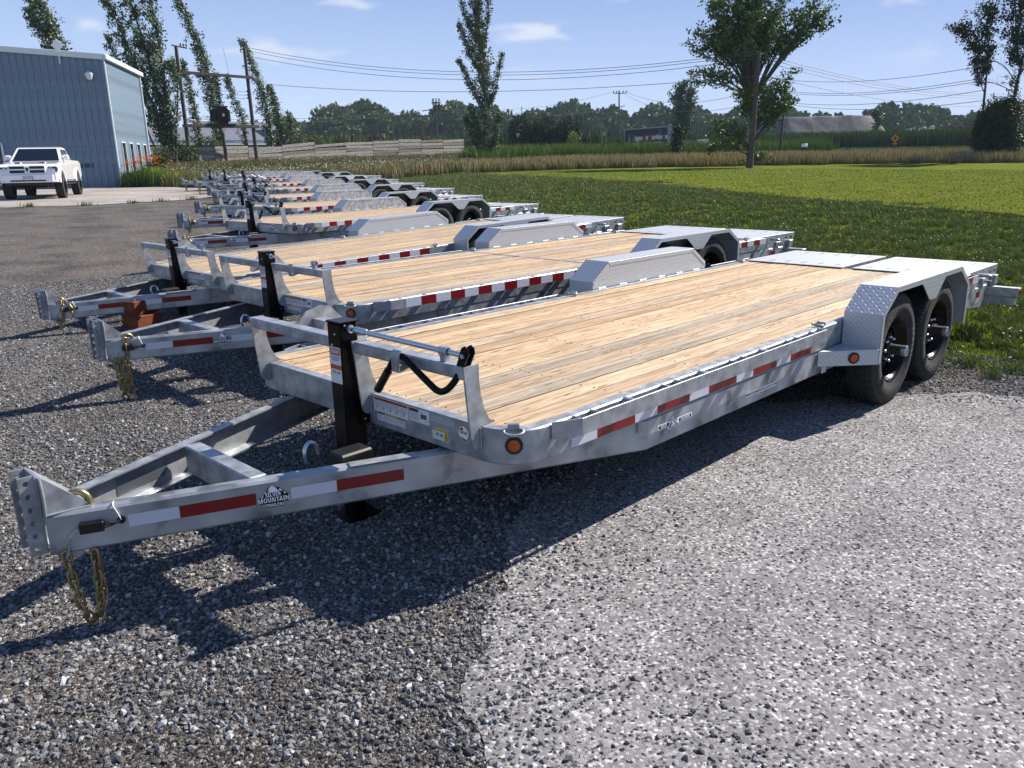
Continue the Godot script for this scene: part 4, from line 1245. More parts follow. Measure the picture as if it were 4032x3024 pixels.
	for i in 14:
		var z0 := -0.983 + i * 0.1404
		var bi := i
		var m := keep("board%d%s" % [i, key], func(st):
			var rr := RandomNumberGenerator.new(); rr.seed = 91 * bi + int(s * 100) + 5
			var row := rr.randi() % 4; var off := rr.randf()
			for part in Geometry2D.intersect_polygons(PackedVector2Array([Vector2(-0.1, z0), Vector2(E, z0), Vector2(E, z0 + 0.1360), Vector2(-0.1, z0 + 0.1360)]), ins[0]):
				var y := 0.6003 + rr.randf_range(-0.0022, 0.0016)
				var sub := st_new()
				prism(sub, part, Vector3.ZERO, Vector3.RIGHT, Vector3.BACK, Vector3.DOWN, -y, -0.567)
				var md := MeshDataTool.new(); md.create_from_surface(sub.commit(), 0)
				for f in md.get_face_count():
					for k in [0, 1, 2]:
						var v := md.get_face_vertex(f, k)
						var p := md.get_vertex(v); var nn := md.get_vertex_normal(v)
						st.set_normal(nn)
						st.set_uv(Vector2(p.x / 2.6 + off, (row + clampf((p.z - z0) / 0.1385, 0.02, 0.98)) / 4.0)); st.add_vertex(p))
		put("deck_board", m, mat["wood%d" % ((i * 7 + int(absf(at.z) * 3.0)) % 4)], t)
	put("deck_screws", keep("screws" + key, func(st):
		var rr := RandomNumberGenerator.new(); rr.seed = 4
		for i in 14:
			for k in 9:
				for q in [0.035, 0.105]:
					lathe(st, PackedVector2Array([Vector2(0, 0.0055), Vector2(0.001, 0.005), Vector2(0.0008, 0.0)]), Vector3(0.11 + k * (E - 0.2) / 8.0 + rr.randf_range(-0.012, 0.012), 0.6008, -0.983 + i * 0.1404 + q + rr.randf_range(-0.01, 0.01)), Vector3.UP, 6)), mat.screw, t).set_meta("kind", "stuff")
	if o.get("strip", false):
		put("deck_strip", keep("deck_strip", func(st): box(st, Vector3(3.0, 0.5995, -0.98), Vector3(3.05, 0.6035, 0.98), 0.001)), mat.galv, t)
	# --- sides: rub rail with its pockets, tape, fender, wheels
	for sd in [-1.0, 1.0]:
		var Z := func(z: float) -> float: return z * sd
		var R1 := 2.70 + s
		var rub := put("rub_rail", keep("rub%d%s" % [sd, key], func(st):
			box(st, Vector3(0.343, 0.541, Z.call(1.092)), Vector3(R1, 0.615, Z.call(1.10)), 0.0015)
			prism(st, PackedVector2Array([Vector2(0.222, 1.0375), Vector2(0.343, 1.092), Vector2(0.343, 1.10), Vector2(0.215, 1.0425)]), Vector3.ZERO, Vector3.RIGHT, Vector3(0, 0, sd), Vector3.UP, 0.541, 0.615)), mat.galv, t)
		var xs := [0.352, 0.471, 1.003, 1.114, 1.635, 1.75, 2.27, 2.385]
		for x in xs:
			if x < R1: put("stake_pocket", keep("pocket%d%.2f" % [sd, x], func(st): box(st, Vector3(x - 0.004, 0.541, Z.call(1.0372)), Vector3(x + 0.004, 0.612, Z.call(1.0918)))), mat.galv, rub)
		for x in [0.715, 1.34, 1.965, 2.59]:
			if x < R1 - 0.05: put("pipe_spool", keep("spool%d%.2f" % [sd, x], func(st): lathe(st, PackedVector2Array([Vector2(0, 0.022), Vector2(0, 0.027), Vector2(0.054, 0.027), Vector2(0.054, 0.022), Vector2(0, 0.022)]), Vector3(x, 0.588, Z.call(1.0374)), Vector3(0, 0, sd), 16)), mat.galv, rub)
		put("rub_rail_end", keep("rubend%d%s" % [sd, key], func(st): box(st, Vector3(R1 - 0.006, 0.541, Z.call(1.0372)), Vector3(R1, 0.615, Z.call(1.0918)))), mat.galv, rub)
		put("rear_rub_rail", keep("rub2%d%s" % [sd, key], func(st):
			box(st, Vector3(5.0 + s, 0.541, Z.call(1.092)), Vector3(5.78 + s, 0.612, Z.call(1.10)), 0.0015)
			for x in [5.02 + s, 5.3 + s, 5.774 + s]: box(st, Vector3(x - 0.004, 0.541, Z.call(1.0372)), Vector3(x + 0.004, 0.609, Z.call(1.0918)))), mat.galv, t)
		# tape
		var on_rim: bool = o.get("tape", "rub") == "rim"
		var spans := [[0.345, 0.52, 0], [0.5205, 0.801, 1], [0.8015, 0.981, 0], [0.9815, 1.262, 1], [1.2625, 1.444, 0], [1.4445, 1.727, 1], [1.7275, 1.908, 0], [1.9085, 2.183, 1], [2.1835, 2.36, 0], [2.3605, 2.636, 1]]
		if not on_rim:
			spans = []
			var x := 0.484; var k := 0
			while x < R1 - 0.16:
				spans.append([x, x + 0.1525, k % 2]); x += 0.153; k += 1
		for sp in spans:
			if sp[1] < R1:
				put("reflective_tape", keep("tape%s%d%.2f" % [on_rim, sd, sp[0]], func(st):
					var y0 := 0.468 if on_rim else 0.5425
					var hh := 0.045 if on_rim else 0.0695
					var zz: float = Z.call(1.0372 if on_rim else 1.1002)
					if sd > 0: decal(st, Vector3(sp[0], y0, zz), Vector3(sp[1] - sp[0], 0, 0), Vector3(0, hh, 0))
					else: decal(st, Vector3(sp[1], y0, zz), Vector3(sp[0] - sp[1], 0, 0), Vector3(0, hh, 0))), mat.red_tape if sp[2] else mat.white_tape, t)
		for q in 5:
			var x := 5.05 + s + q * 0.145
			put("reflective_tape", keep("tape3%d%.2f" % [sd, x], func(st):
				if sd > 0: decal(st, Vector3(x, 0.545, 1.1002), Vector3(0.142, 0, 0), Vector3(0, 0.063, 0))
				else: decal(st, Vector3(x + 0.142, 0.545, -1.1002), Vector3(-0.142, 0, 0), Vector3(0, 0.063, 0))), mat.red_tape if q % 2 else mat.white_tape, t)
		# fender of tread plate
		var F := [Vector2(3.073, 0.354), Vector2(3.073, 0.672), Vector2(3.289, 0.8206), Vector2(4.5956, 0.8206), Vector2(4.819, 0.672), Vector2(4.819, 0.36)]
		var fen := put("fender", keep("fender%d%s" % [sd, key], func(st):
			for i in 5:
				var a: Vector2 = F[i] + Vector2(s, 0); var b: Vector2 = F[i + 1] + Vector2(s, 0)
				var e := (b - a).normalized(); var nn := Vector2(-e.y, e.x)
				for lay in [0.0, -0.004]:
					var p: Vector2 = a + nn * lay; var q: Vector2 = b + nn * lay
					face(st, PackedVector3Array([Vector3(p.x, p.y, Z.call(1.045)), Vector3(q.x, q.y, Z.call(1.045)), Vector3(q.x, q.y, Z.call(1.292)), Vector3(p.x, p.y, Z.call(1.292))]), Vector3(nn.x, nn.y, 0) * (1.0 if lay == 0.0 else -1.0))
			var skirt := PackedVector2Array([Vector2(3.073, 0.354), Vector2(3.073, 0.672), Vector2(3.289, 0.8206), Vector2(4.5956, 0.8206), Vector2(4.819, 0.672), Vector2(4.819, 0.36), Vector2(4.785, 0.36), Vector2(4.785, 0.658), Vector2(4.58, 0.788), Vector2(4.222, 0.788), Vector2(4.075, 0.666), Vector2(4.055, 0.655), Vector2(3.93, 0.655), Vector2(3.91, 0.666), Vector2(3.745, 0.788), Vector2(3.302, 0.788), Vector2(3.108, 0.656), Vector2(3.108, 0.354)])
			for i in skirt.size(): skirt[i].x += s
			prism(st, skirt, Vector3.ZERO, Vector3.RIGHT, Vector3.UP, Vector3(0, 0, sd), 1.288, 1.2925)), mat.tread, t)
		put("inner_panel", keep("fender_in%d%s" % [sd, key], func(st):
			var pan := PackedVector2Array([Vector2(3.077, 0.6095), Vector2(3.077, 0.668), Vector2(3.291, 0.8156), Vector2(4.593, 0.8156), Vector2(4.815, 0.668), Vector2(4.815, 0.6095)])
			for i in pan.size(): pan[i].x += s
			prism(st, pan, Vector3.ZERO, Vector3.RIGHT, Vector3.UP, Vector3(0, 0, sd), 1.0465, 1.0505)
			for i in 5:      # turned-over lip along the edge
				var a: Vector2 = pan[i]; var b: Vector2 = pan[i + 1]
				if i == 0 or i == 4: continue
				cbox(st, Vector3(0, -0.028, 1.0425) if sd > 0 else Vector3(0, -0.028, -1.0463), Vector3(a.distance_to(b), 0.002, 1.0463) if sd > 0 else Vector3(a.distance_to(b), 0.002, -1.0425), 0.001, Transform3D(Basis(Vector3(b.x - a.x, b.y - a.y, 0).normalized(), Vector3(-(b.y - a.y), b.x - a.x, 0).normalized(), Vector3.BACK), Vector3(a.x, a.y, 0)))
			for k in 6: box(st, Vector3(3.15 + s + k * 0.29, 0.6092, Z.call(1.037)), Vector3(3.25 + s + k * 0.29, 0.616, Z.call(1.0463)), 0.002)), mat.tread if at.z > -8.0 else mat.galv, fen)
		put("step", keep("step%d%s" % [sd, key], func(st):
			prism(st, PackedVector2Array([Vector2(2.745 + s, 1.0375), Vector2(3.0725 + s, 1.0375), Vector2(3.0725 + s, 1.292), Vector2(3.05 + s, 1.292)]), Vector3.ZERO, Vector3.RIGHT, Vector3(0, 0, sd), Vector3.UP, 0.450, 0.455)
			var a := Vector3(2.745 + s, 0, Z.call(1.0375)); var b := Vector3(3.06 + s, 0, Z.call(1.292))
			face(st, PackedVector3Array([a + Vector3.UP * 0.36, b + Vector3.UP * 0.354, b + Vector3.UP * 0.4498, a + Vector3.UP * 0.4498]), Vector3(-0.62, 0, sd * 0.78))
			face(st, PackedVector3Array([a + Vector3(0.004, 0.36, 0), b + Vector3(0.004, 0.354, 0), b + Vector3(0.004, 0.4498, 0), a + Vector3(0.004, 0.4498, 0)]), Vector3(0.62, 0, -sd * 0.78))), mat.tread, fen)
		lamp(t, Vector3(2.930 + s, 0.405, Z.call(1.188)), Vector3(-0.628, 0, sd * 0.778))
		var ca := PI / 4
		lamp(t, Vector3(0.19 - 0.19 * cos(ca) - 0.0004, 0.545, Z.call(0.847 + 0.19 * sin(ca))), Vector3(-cos(ca), 0, sd * sin(ca)))
		dring(t, Vector3(0.19 - 0.175 * cos(ca), 0.616, Z.call(0.847 + 0.172 * sin(ca))), Vector3(-cos(ca), 0, sd * sin(ca)), -0.35)
		dring(t, Vector3(2.80 + s, 0.619, Z.call(1.015)), Vector3(-0.9, 0, -sd * 0.3).normalized(), 0.1)
		dring(t, Vector3(5.45 + s, 0.619, Z.call(1.015)), Vector3(-0.9, 0, -sd * 0.3).normalized(), 0.1)
		for k in 2: add_wheel(t, Vector3(3.4587 + s + k * 0.8238, 0.376, Z.call(1.160)), sd, 0.4 + k * 1.1 + at.z)
		# rear: ramp, light box, hinge
		var r0 := 0.075 if sd > 0 else 0.02
		var ramp := put("ramp", keep("ramp%d%s" % [sd, key], func(st):
			box(st, Vector3(5.565 + s, 0.611, Z.call(r0)), Vector3(6.68 + s, 0.6155, Z.call(1.02)), 0.001)), mat.tread, t)
		for rz in [r0, 1.012]:
			put("ramp_side", keep("ramp_side%.3f%d%s" % [rz, sd, key], func(st):
				var poly := PackedVector2Array([Vector2(5.60, 0.6108), Vector2(5.60, 0.50), Vector2(5.85, 0.42), Vector2(6.60, 0.42), Vector2(6.645, 0.47), Vector2(6.68, 0.6108)])
				for i in poly.size(): poly[i].x += s
				prism(st, poly, Vector3.ZERO, Vector3.RIGHT, Vector3.UP, Vector3(0, 0, sd), rz, rz + 0.008)), mat.galv, ramp)
		put("slot_shade", keep("slot_shades%d%s" % [sd, key], func(st):  # shade of the slots drawn as thin dark bars on the plate
			for k in 5:
				for x in [5.66, 6.45]: box(st, Vector3(x + s + 0.0 * k, 0.6153, Z.call(r0 + 0.10 + k * 0.17)), Vector3(x + s + 0.12, 0.6162, Z.call(r0 + 0.112 + k * 0.17)))
			for x in [6.42, 6.55]: box(st, Vector3(x + s, 0.548, Z.call(1.0198)), Vector3(x + s + 0.07, 0.570, Z.call(1.0206)))), mat.dark, ramp).set_meta("kind", "stuff")
		put("rear_upright", keep("upright%d%s" % [sd, key], func(st):
			prism(st, PackedVector2Array([Vector2(5.80 + s, 0.609), Vector2(5.80 + s, 0.30), Vector2(6.40 + s, 0.24), Vector2(6.40 + s, 0.41), Vector2(6.0 + s, 0.45)]), Vector3.ZERO, Vector3.RIGHT, Vector3.UP, Vector3(0, 0, sd), 1.0245, 1.0325)), mat.galv, t)
		put("hinge_pin", keep("pin%d%s" % [sd, key], func(st):
			tube(st, PackedVector3Array([Vector3(6.02 + s, 0.575, Z.call(1.028)), Vector3(6.02 + s, 0.575, Z.call(1.12)), Vector3(6.05 + s, 0.565, Z.call(1.13))]), 0.017, 10)
			tube(st, PackedVector3Array([Vector3(6.22 + s, 0.50, Z.call(1.021)), Vector3(6.22 + s, 0.50, Z.call(1.10))]), 0.012, 8)
			box(st, Vector3(6.16 + s, 0.47, Z.call(1.0210)), Vector3(6.27 + s, 0.53, Z.call(1.045)), 0.004)
			box(st, Vector3(6.46 + s, 0.44, Z.call(1.0210)), Vector3(6.55 + s, 0.53, Z.call(1.07)), 0.006)), mat.galv, t)
		var lb2 := put("tail_light_box", keep("lightbox%d%s" % [sd, key], func(st):
			box(st, Vector3(6.405 + s, 0.345, Z.call(0.93)), Vector3(6.50 + s, 0.430, Z.call(1.285)), 0.004)
			box(st, Vector3(6.415 + s, 0.268, Z.call(0.96)), Vector3(6.485 + s, 0.3445, Z.call(1.262)), 0.003)), mat.galv, t)
		put("lens", keep("tail_lens%d%s" % [sd, key], func(st): box(st, Vector3(6.43 + s, 0.36, Z.call(1.2852)), Vector3(6.475 + s, 0.415, Z.call(1.293)), 0.003)), mat.red_lens, lb2)
		put("reflector", keep("reflector%d%s" % [sd, key], func(st): box(st, Vector3(6.04 + s, 0.365, Z.call(1.0327)), Vector3(6.15 + s, 0.42, Z.call(1.0345)))), mat.red_tape, t)
	put("rear_beam", keep("rear_beam" + key, func(st): box(st, Vector3(6.352 + s, 0.25, -1.02), Vector3(6.402 + s, 0.405, 1.02), 0.004)), mat.galv, t)
	# --- side stickers
	if o.get("labels", true):
		var st := st_new()
		plate2d(st, [Vector2(0.995, 0.377), Vector2(1.12, 0.377), Vector2(1.12, 0.403), Vector2(0.995, 0.403)], Vector3(0, 0, 1.0332), Vector3.RIGHT, Vector3.UP, 0, 0.0007)
		plate2d(st, [Vector2(1.165, 0.377), Vector2(1.295, 0.377), Vector2(1.295, 0.403), Vector2(1.165, 0.403)], Vector3(0, 0, 1.0332), Vector3.RIGHT, Vector3.UP, 0, 0.0007)
		plate2d(st, [Vector2(1.078, 0.362), Vector2(1.185, 0.366), Vector2(1.118, 0.421)], Vector3(0, 0, 1.0332), Vector3.RIGHT, Vector3.UP, 0, 0.0005)
		var hd := put("finish_sticker", st, mat.white_ink, t)
		var s2 := st_new()
		plate2d(s2, [Vector2(1.001, 0.381), Vector2(1.092, 0.381), Vector2(1.092, 0.399), Vector2(1.001, 0.399)], Vector3(0, 0, 1.0334), Vector3.RIGHT, Vector3.UP, 0, 0.0008)
		plate2d(s2, [Vector2(1.178, 0.381), Vector2(1.289, 0.381), Vector2(1.289, 0.399), Vector2(1.178, 0.399)], Vector3(0, 0, 1.0334), Vector3.RIGHT, Vector3.UP, 0, 0.0008)
		plate2d(s2, [Vector2(1.088, 0.366), Vector2(1.170, 0.369), Vector2(1.150, 0.388), Vector2(1.118, 0.413)], Vector3(0, 0, 1.0334), Vector3.RIGHT, Vector3.UP, 0, 0.0006)
		put("sticker_panel", s2, mat.ink, hd)
		var s3 := st_new()
		plate2d(s3, [Vector2(1.103, 0.371), Vector2(1.155, 0.373), Vector2(1.134, 0.392), Vector2(1.119, 0.408), Vector2(1.110, 0.392), Vector2(1.118, 0.388)], Vector3(0, 0, 1.0336), Vector3.RIGHT, Vector3.UP, 0, 0.0009)
		put("mountain", s3, mat.white_ink, hd)
		for l in [["HOT-DIP", 1.045, 0.390, 0.011, 1.0332], ["GALVANIZED", 1.234, 0.390, 0.011, 1.0332]]:
			put("lettering", words(l[0], l[3], 0.0005), mat.white_ink, hd).transform = Transform3D(Basis(Vector3(0.86, 0, 0), Vector3.UP, Vector3.BACK), Vector3(l[1], l[2], l[4] + 0.0013))
		var s4 := st_new()
		plate2d(s4, [Vector2(1.848, 0.353), Vector2(2.205, 0.353), Vector2(2.205, 0.377), Vector2(1.848, 0.377)], Vector3(0, 0, 1.0332), Vector3.RIGHT, Vector3.UP, 0, 0.0007)
		var wb := put("web_sticker", s4, mat.white_ink, t)
		put("lettering", words("WWW.SILVERMOUNTAIN-TRAILERS.COM", 0.0135, 0.0005), mat.ink, wb).transform = Transform3D(Basis(Vector3(0.98, 0, 0), Vector3.UP, Vector3.BACK), Vector3(2.0265, 0.365, 1.0342))
		var s5 := st_new(); decal(s5, Vector3(2.82 + s, 0.298, 1.0332), Vector3(0.07, 0, 0), Vector3(0, 0.058, 0))
		put("warning_label", s5, sticker(6), t)
	return t

func simple_key(k: String, c: Color) -> StandardMaterial3D:
	if not mat.has(k): mat[k] = simple(c, 0.4)
	return mat[k]


# ---------------------------------------------------------------- trees and other vegetation
const RT := Vector3(0.701, 0, 0.713)
const FW := Vector3(0.713, 0, -0.701)

func leaf_clump(count: int, leaf: float, seed_: int, droop := 0.0) -> ArrayMesh:
	var key := "clump%d_%.2f_%d_%.1f" % [count, leaf, seed_, droop]
	if cache.has(key): return cache[key]
	var r := RandomNumberGenerator.new(); r.seed = seed_
	var st := st_new()
	for i in count:
		var c := Vector3(r.randfn(0, 0.33), r.randfn(0, 0.33), r.randfn(0, 0.33))
		var b := Basis.from_euler(Vector3(r.randf() * TAU, r.randf() * TAU, r.randf() * TAU))
		var L := leaf * r.randf_range(0.7, 1.3)
		var v := r.randf_range(0.75, 1.25)
		var col := Color(v, v, v)
		var p := [c + b * Vector3(-L * 0.5, 0, 0), c + b * Vector3(0, 0, L * 0.34), c + b * Vector3(L * 0.5, 0.06 * L, 0), c + b * Vector3(0, 0, -L * 0.34)]
		for f in [[0, 1, 2], [0, 2, 3]]:
			var n: Vector3 = (p[f[2]] - p[f[0]]).cross(p[f[1]] - p[f[0]]).normalized()
			for k in f:
				st.set_color(col); st.set_normal(n); st.add_vertex(p[k])
	cache[key] = st.commit()
	return cache[key]

func tone(pal: Array, r: RandomNumberGenerator) -> Color:
	var c: Color = pal[r.randi() % pal.size()]
	var v := r.randf_range(0.75, 1.3)
	return Color(c.r * v, c.g * v, c.b * v)

const POPLAR := [Color(0.065, 0.105, 0.036), Color(0.095, 0.140, 0.050), Color(0.045, 0.075, 0.027), Color(0.13, 0.18, 0.08), Color(0.075, 0.115, 0.042), Color(0.38, 0.41, 0.34)]
const BROAD := [Color(0.090, 0.135, 0.040), Color(0.120, 0.170, 0.052), Color(0.065, 0.105, 0.032), Color(0.16, 0.21, 0.07)]
const DARKLEAF := [Color(0.018, 0.036, 0.014), Color(0.028, 0.050, 0.018), Color(0.040, 0.066, 0.022)]
const WOODS := [Color(0.070, 0.105, 0.038), Color(0.090, 0.130, 0.046), Color(0.055, 0.090, 0.034), Color(0.115, 0.150, 0.052)]

# stems: {p: local points (right, up, depth), r, n: side branches, L: their length, a: where they start (0..1), up, wind: Vector3, k: clumps per branch, s: clump size, thin: share of length at the top}
func tree(called: String, label: String, category: String, base: Vector3, stems: Array, pal: Array, seed_: int, group := "", bark := "bark", clump := 7, leaf := 0.56) -> Node3D:
	var t := thing(called, label, category, base, 0.0, group)
	var r := RandomNumberGenerator.new(); r.seed = seed_
	var W := func(v: Vector3) -> Vector3: return RT * v.x + Vector3.UP * v.y + FW * v.z
	var wood := st_new()
	var xf := []; var cols := []
	for s in stems:
		var pts := []
		for p in s.p: pts.append(W.call(p))
		var path := curve(pts, 6)
		tube(wood, path, s.r, 7, maxf(0.012, s.r * s.get("taper", 0.15)))
		var wind: Vector3 = W.call(s.get("wind", Vector3.ZERO))
		for i in s.n:
			var u := lerpf(s.get("a", 0.15), 1.0, (i + r.randf()) / s.n)
			var f := u * (path.size() - 1)
			var k := mini(int(f), path.size() - 2)
			var o := path[k].lerp(path[k + 1], f - k)
			var a := r.randf() * TAU
			var dir := (Vector3(cos(a), s.get("up", 0.8), sin(a)) + wind + (path[k + 1] - path[k]).normalized() * 0.3).normalized()
			var top: float = 1.0 - s.get("thin", 0.75) * pow(u, 1.6)
			var bot: float = clampf(0.35 + 2.2 * (u - s.get("a", 0.15)), 0.0, 1.0)
			var L: float = s.L * top * bot * r.randf_range(0.4, 1.4)
			var e := o + dir * L
			var m := o.lerp(e, 0.5) + Vector3(r.randfn(0, 0.06), r.randfn(0, 0.05) + L * 0.04, r.randfn(0, 0.06)) * L - wind * 0.0
			var bend := wind * L * 0.22
			e += bend
			if s.get("twig", true): tube(wood, PackedVector3Array([o, m, e]), maxf(0.010, s.r * 0.16 * top), 4, 0.006)
			var n: int = s.k
			for q in n:
				var w := (q + r.randf()) / n
				if w < 0.12 and n > 3: continue
				var c: Vector3 = (o.lerp(m, w * 2.0) if w < 0.5 else m.lerp(e, w * 2.0 - 1.0)) + Vector3(r.randfn(0, 1), r.randfn(0, 0.8), r.randfn(0, 1)) * s.get("j", 0.16) * (0.5 + L * 0.35)
				var sz: float = s.s * r.randf_range(0.65, 1.35)
				var bs := Basis.from_euler(Vector3(r.randf() * TAU, r.randf() * TAU, r.randf() * TAU))
				xf.append(Transform3D(bs * Basis.from_scale(Vector3.ONE * sz), c))
				cols.append(tone(pal, r))
	put("trunk", wood, mat[bark], t)
	scatter("crown", leaf_clump(clump, leaf, 3), mat.leaf, xf, cols, t)
	return t

# bushes and round trees: clumps in ellipsoids [x, y, z, rx, ry, rz, clumps]
func bush(called: String, label: String, category: String, base: Vector3, blobs: Array, pal: Array, seed_: int, size: float, group := "", trunk := 0.06, leaf := 0.34) -> Node3D:
	var t := thing(called, label, category, base, 0.0, group)
	var r := RandomNumberGenerator.new(); r.seed = seed_
	var wood := st_new()
	var xf := []; var cols := []
	for b in blobs:
		var c: Vector3 = RT * b[0] + Vector3.UP * b[1] + FW * b[2]
		tube(wood, curve([Vector3(c.x * 0.15, 0, c.z * 0.15), Vector3(c.x * 0.5, c.y * 0.5, c.z * 0.5), c], 4), trunk, 6, trunk * 0.3)
		for i in b[6]:
			var d := Vector3(r.randfn(), r.randfn(), r.randfn()).normalized() * pow(r.randf(), 0.30)
			d *= r.randf_range(0.8, 1.12)
			var p: Vector3 = c + RT * d.x * b[3] + Vector3.UP * d.y * b[4] + FW * d.z * b[5]
			if p.y < 0.03: continue
			xf.append(Transform3D(Basis.from_euler(Vector3(r.randf() * TAU, r.randf() * TAU, r.randf() * TAU)) * Basis.from_scale(Vector3.ONE * size * r.randf_range(0.6, 1.4)), p))
			cols.append(tone(pal, r))
	put("stem", wood, mat.bark, t)
	scatter("foliage", leaf_clump(14, leaf, 5), mat.leaf, xf, cols, t)
	return t

func V(x: float, y: float, z := 0.0) -> Vector3: return Vector3(x, y, z)

func build_trees() -> void:
	var wl := Vector3(-0.55, 0.15, 0)
	var g := "tall poplars blown to one side"
	tree("poplar_tree", "poplar crown leaning left behind the roof of the blue metal building", "tree", pt(26.6, -82.1), [{"p": [V(0.6, 0), V(0.3, 6), V(-0.6, 11), V(-2.7, 16.2)], "r": 0.17, "n": 180, "L": 2.91, "a": 0.3, "wind": wl, "k": 5, "s": 0.39}, {"p": [V(0.6, 0), V(-0.1, 7), V(-1.4, 11), V(-2.6, 13.6)], "r": 0.12, "n": 72, "L": 2.18, "a": 0.4, "wind": wl, "k": 4, "s": 0.37}], POPLAR, 101, g)
	tree("poplar_tree", "widest many-stemmed poplar bending left beside the blue building's rear corner", "tree", pt(28.1, -66.8), [
		{"p": [V(0.1, 0), V(-0.3, 4), V(-1.5, 8.5), V(-3.6, 14.6)], "r": 0.20, "n": 111, "L": 2.48, "a": 0.22, "wind": wl, "k": 5, "s": 0.36},
		{"p": [V(0.3, 0), V(0.1, 5), V(-0.6, 10), V(-1.9, 15.6)], "r": 0.20, "n": 126, "L": 2.48, "a": 0.15, "wind": wl, "k": 5, "s": 0.36},
		{"p": [V(0.5, 0), V(0.6, 5), V(0.6, 10), V(0.1, 15.8)], "r": 0.20, "n": 141, "L": 2.33, "a": 0.12, "wind": wl, "k": 5, "s": 0.36},
		{"p": [V(0.7, 0), V(1.1, 3), V(1.7, 6.8), V(1.4, 8.4)], "r": 0.12, "n": 59, "L": 1.89, "a": 0.25, "wind": wl, "k": 4, "s": 0.32},
		{"p": [V(0.2, 0), V(-1.0, 2.4), V(-2.2, 7.0), V(-3.6, 10.4)], "r": 0.10, "n": 44, "L": 1.75, "a": 0.4, "wind": wl, "k": 4, "s": 0.32}], POPLAR, 102, g)
	tree("poplar_tree", "slender poplar behind the pole frame with its plume-like top swept left", "tree", pt(37.1, -75.7), [{"p": [V(0, 0), V(0.2, 5), V(-0.3, 10), V(-2.4, 15.6)], "r": 0.14, "n": 180, "L": 1.81, "a": 0.18, "wind": wl, "k": 5, "s": 0.32}], POPLAR, 103, g)
	tree("poplar_tree", "low thin poplar seen between the two poles, left of the transformer", "tree", pt(34.6, -74.6), [{"p": [V(0, 0), V(0.3, 4), V(-0.4, 9.2)], "r": 0.10, "n": 90, "L": 1.60, "a": 0.2, "wind": wl, "k": 4, "s": 0.30}], POPLAR, 104, g)
	tree("poplar_tree", "small poplar rising directly behind the black transformer", "tree", pt(39.1, -79.1), [{"p": [V(0, 0), V(0.4, 4), V(0.5, 8.5)], "r": 0.10, "n": 90, "L": 1.46, "a": 0.2, "wind": wl, "k": 4, "s": 0.30}], POPLAR, 105, g)
	tree("poplar_tree", "thin bent poplar just right of the transformer, inside the pole frame", "tree", pt(40.9, -78.2), [{"p": [V(0.5, 0), V(0.6, 4), V(-0.7, 8.4)], "r": 0.09, "n": 72, "L": 1.31, "a": 0.25, "wind": wl, "k": 4, "s": 0.28}], POPLAR, 106, g)
	tree("poplar_tree", "poplar rising behind the right pole of the pole frame", "tree", pt(42.2, -75.2), [{"p": [V(0.5, 0), V(0.6, 3.5), V(0.1, 7.2), V(-1.3, 11.6)], "r": 0.12, "n": 120, "L": 1.60, "a": 0.15, "wind": wl, "k": 5, "s": 0.30}], POPLAR, 107, g)
	tree("poplar_tree", "short full poplar at the left end of the weathered plank fence", "tree", pt(44.2, -76.3), [{"p": [V(0.6, 0), V(0.4, 3.5), V(-0.2, 7.4)], "r": 0.11, "n": 120, "L": 1.53, "a": 0.06, "wind": wl, "k": 5, "s": 0.30}], POPLAR, 108, g)
	tree("poplar_tree", "smallest poplar, right of the short full one by the plank fence", "tree", pt(45.0, -75.2), [{"p": [V(0, 0), V(0.4, 2.5), V(0.2, 4.8)], "r": 0.08, "n": 60, "L": 1.16, "a": 0.1, "wind": wl, "k": 4, "s": 0.28}], POPLAR, 109, g)
	# poplar on the lawn
	var wc := Vector3(-0.25, 0.25, 0)
	tree("poplar_tree", "tall lone poplar with pale trunk standing at the lawn edge in mid picture", "tree", pt(52.5, -53.2), [
		{"p": [V(0, -0.2), V(-0.1, 6), V(-0.6, 12), V(-1.0, 19)], "r": 0.26, "n": 270, "L": 2.24, "a": 0.10, "up": 1.3, "wind": wc, "k": 5, "s": 0.34, "thin": 0.6},
		{"p": [V(-0.1, 4.6), V(-1.2, 6.4), V(-2.4, 9.2)], "r": 0.10, "n": 45, "L": 1.01, "a": 0.15, "up": 1.3, "wind": wc, "k": 4, "s": 0.30},
		{"p": [V(-0.2, 8.0), V(-1.4, 9.6), V(-2.3, 12.4)], "r": 0.09, "n": 45, "L": 1.01, "a": 0.15, "up": 1.3, "wind": wc, "k": 4, "s": 0.30},
		{"p": [V(-0.3, 10.0), V(-1.5, 12.2), V(-2.4, 15.5)], "r": 0.09, "n": 45, "L": 1.01, "a": 0.15, "up": 1.3, "wind": wc, "k": 4, "s": 0.30},
		{"p": [V(-0.1, 5.0), V(0.8, 6.6), V(1.5, 9.8)], "r": 0.09, "n": 40, "L": 0.90, "a": 0.15, "up": 1.4, "wind": wc, "k": 4, "s": 0.28},
		{"p": [V(-0.4, 9.5), V(0.2, 12.2), V(0.5, 15.6)], "r": 0.09, "n": 45, "L": 0.90, "a": 0.15, "up": 1.4, "wind": wc, "k": 4, "s": 0.28},
		{"p": [V(0, 0.4), V(-0.9, 1.8), V(-2.0, 4.4)], "r": 0.08, "n": 70, "L": 1.01, "a": 0.15, "up": 1.2, "wind": wc, "k": 5, "s": 0.30},
		{"p": [V(0, 0.3), V(-0.6, 1.6), V(-1.4, 5.2)], "r": 0.08, "n": 70, "L": 1.01, "a": 0.15, "up": 1.2, "wind": wc, "k": 5, "s": 0.30},
		{"p": [V(0, 0.3), V(0.5, 1.4), V(1.1, 4.6)], "r": 0.08, "n": 60, "L": 0.90, "a": 0.15, "up": 1.3, "wind": wc, "k": 5, "s": 0.30}], POPLAR, 110, "", "pale_bark")
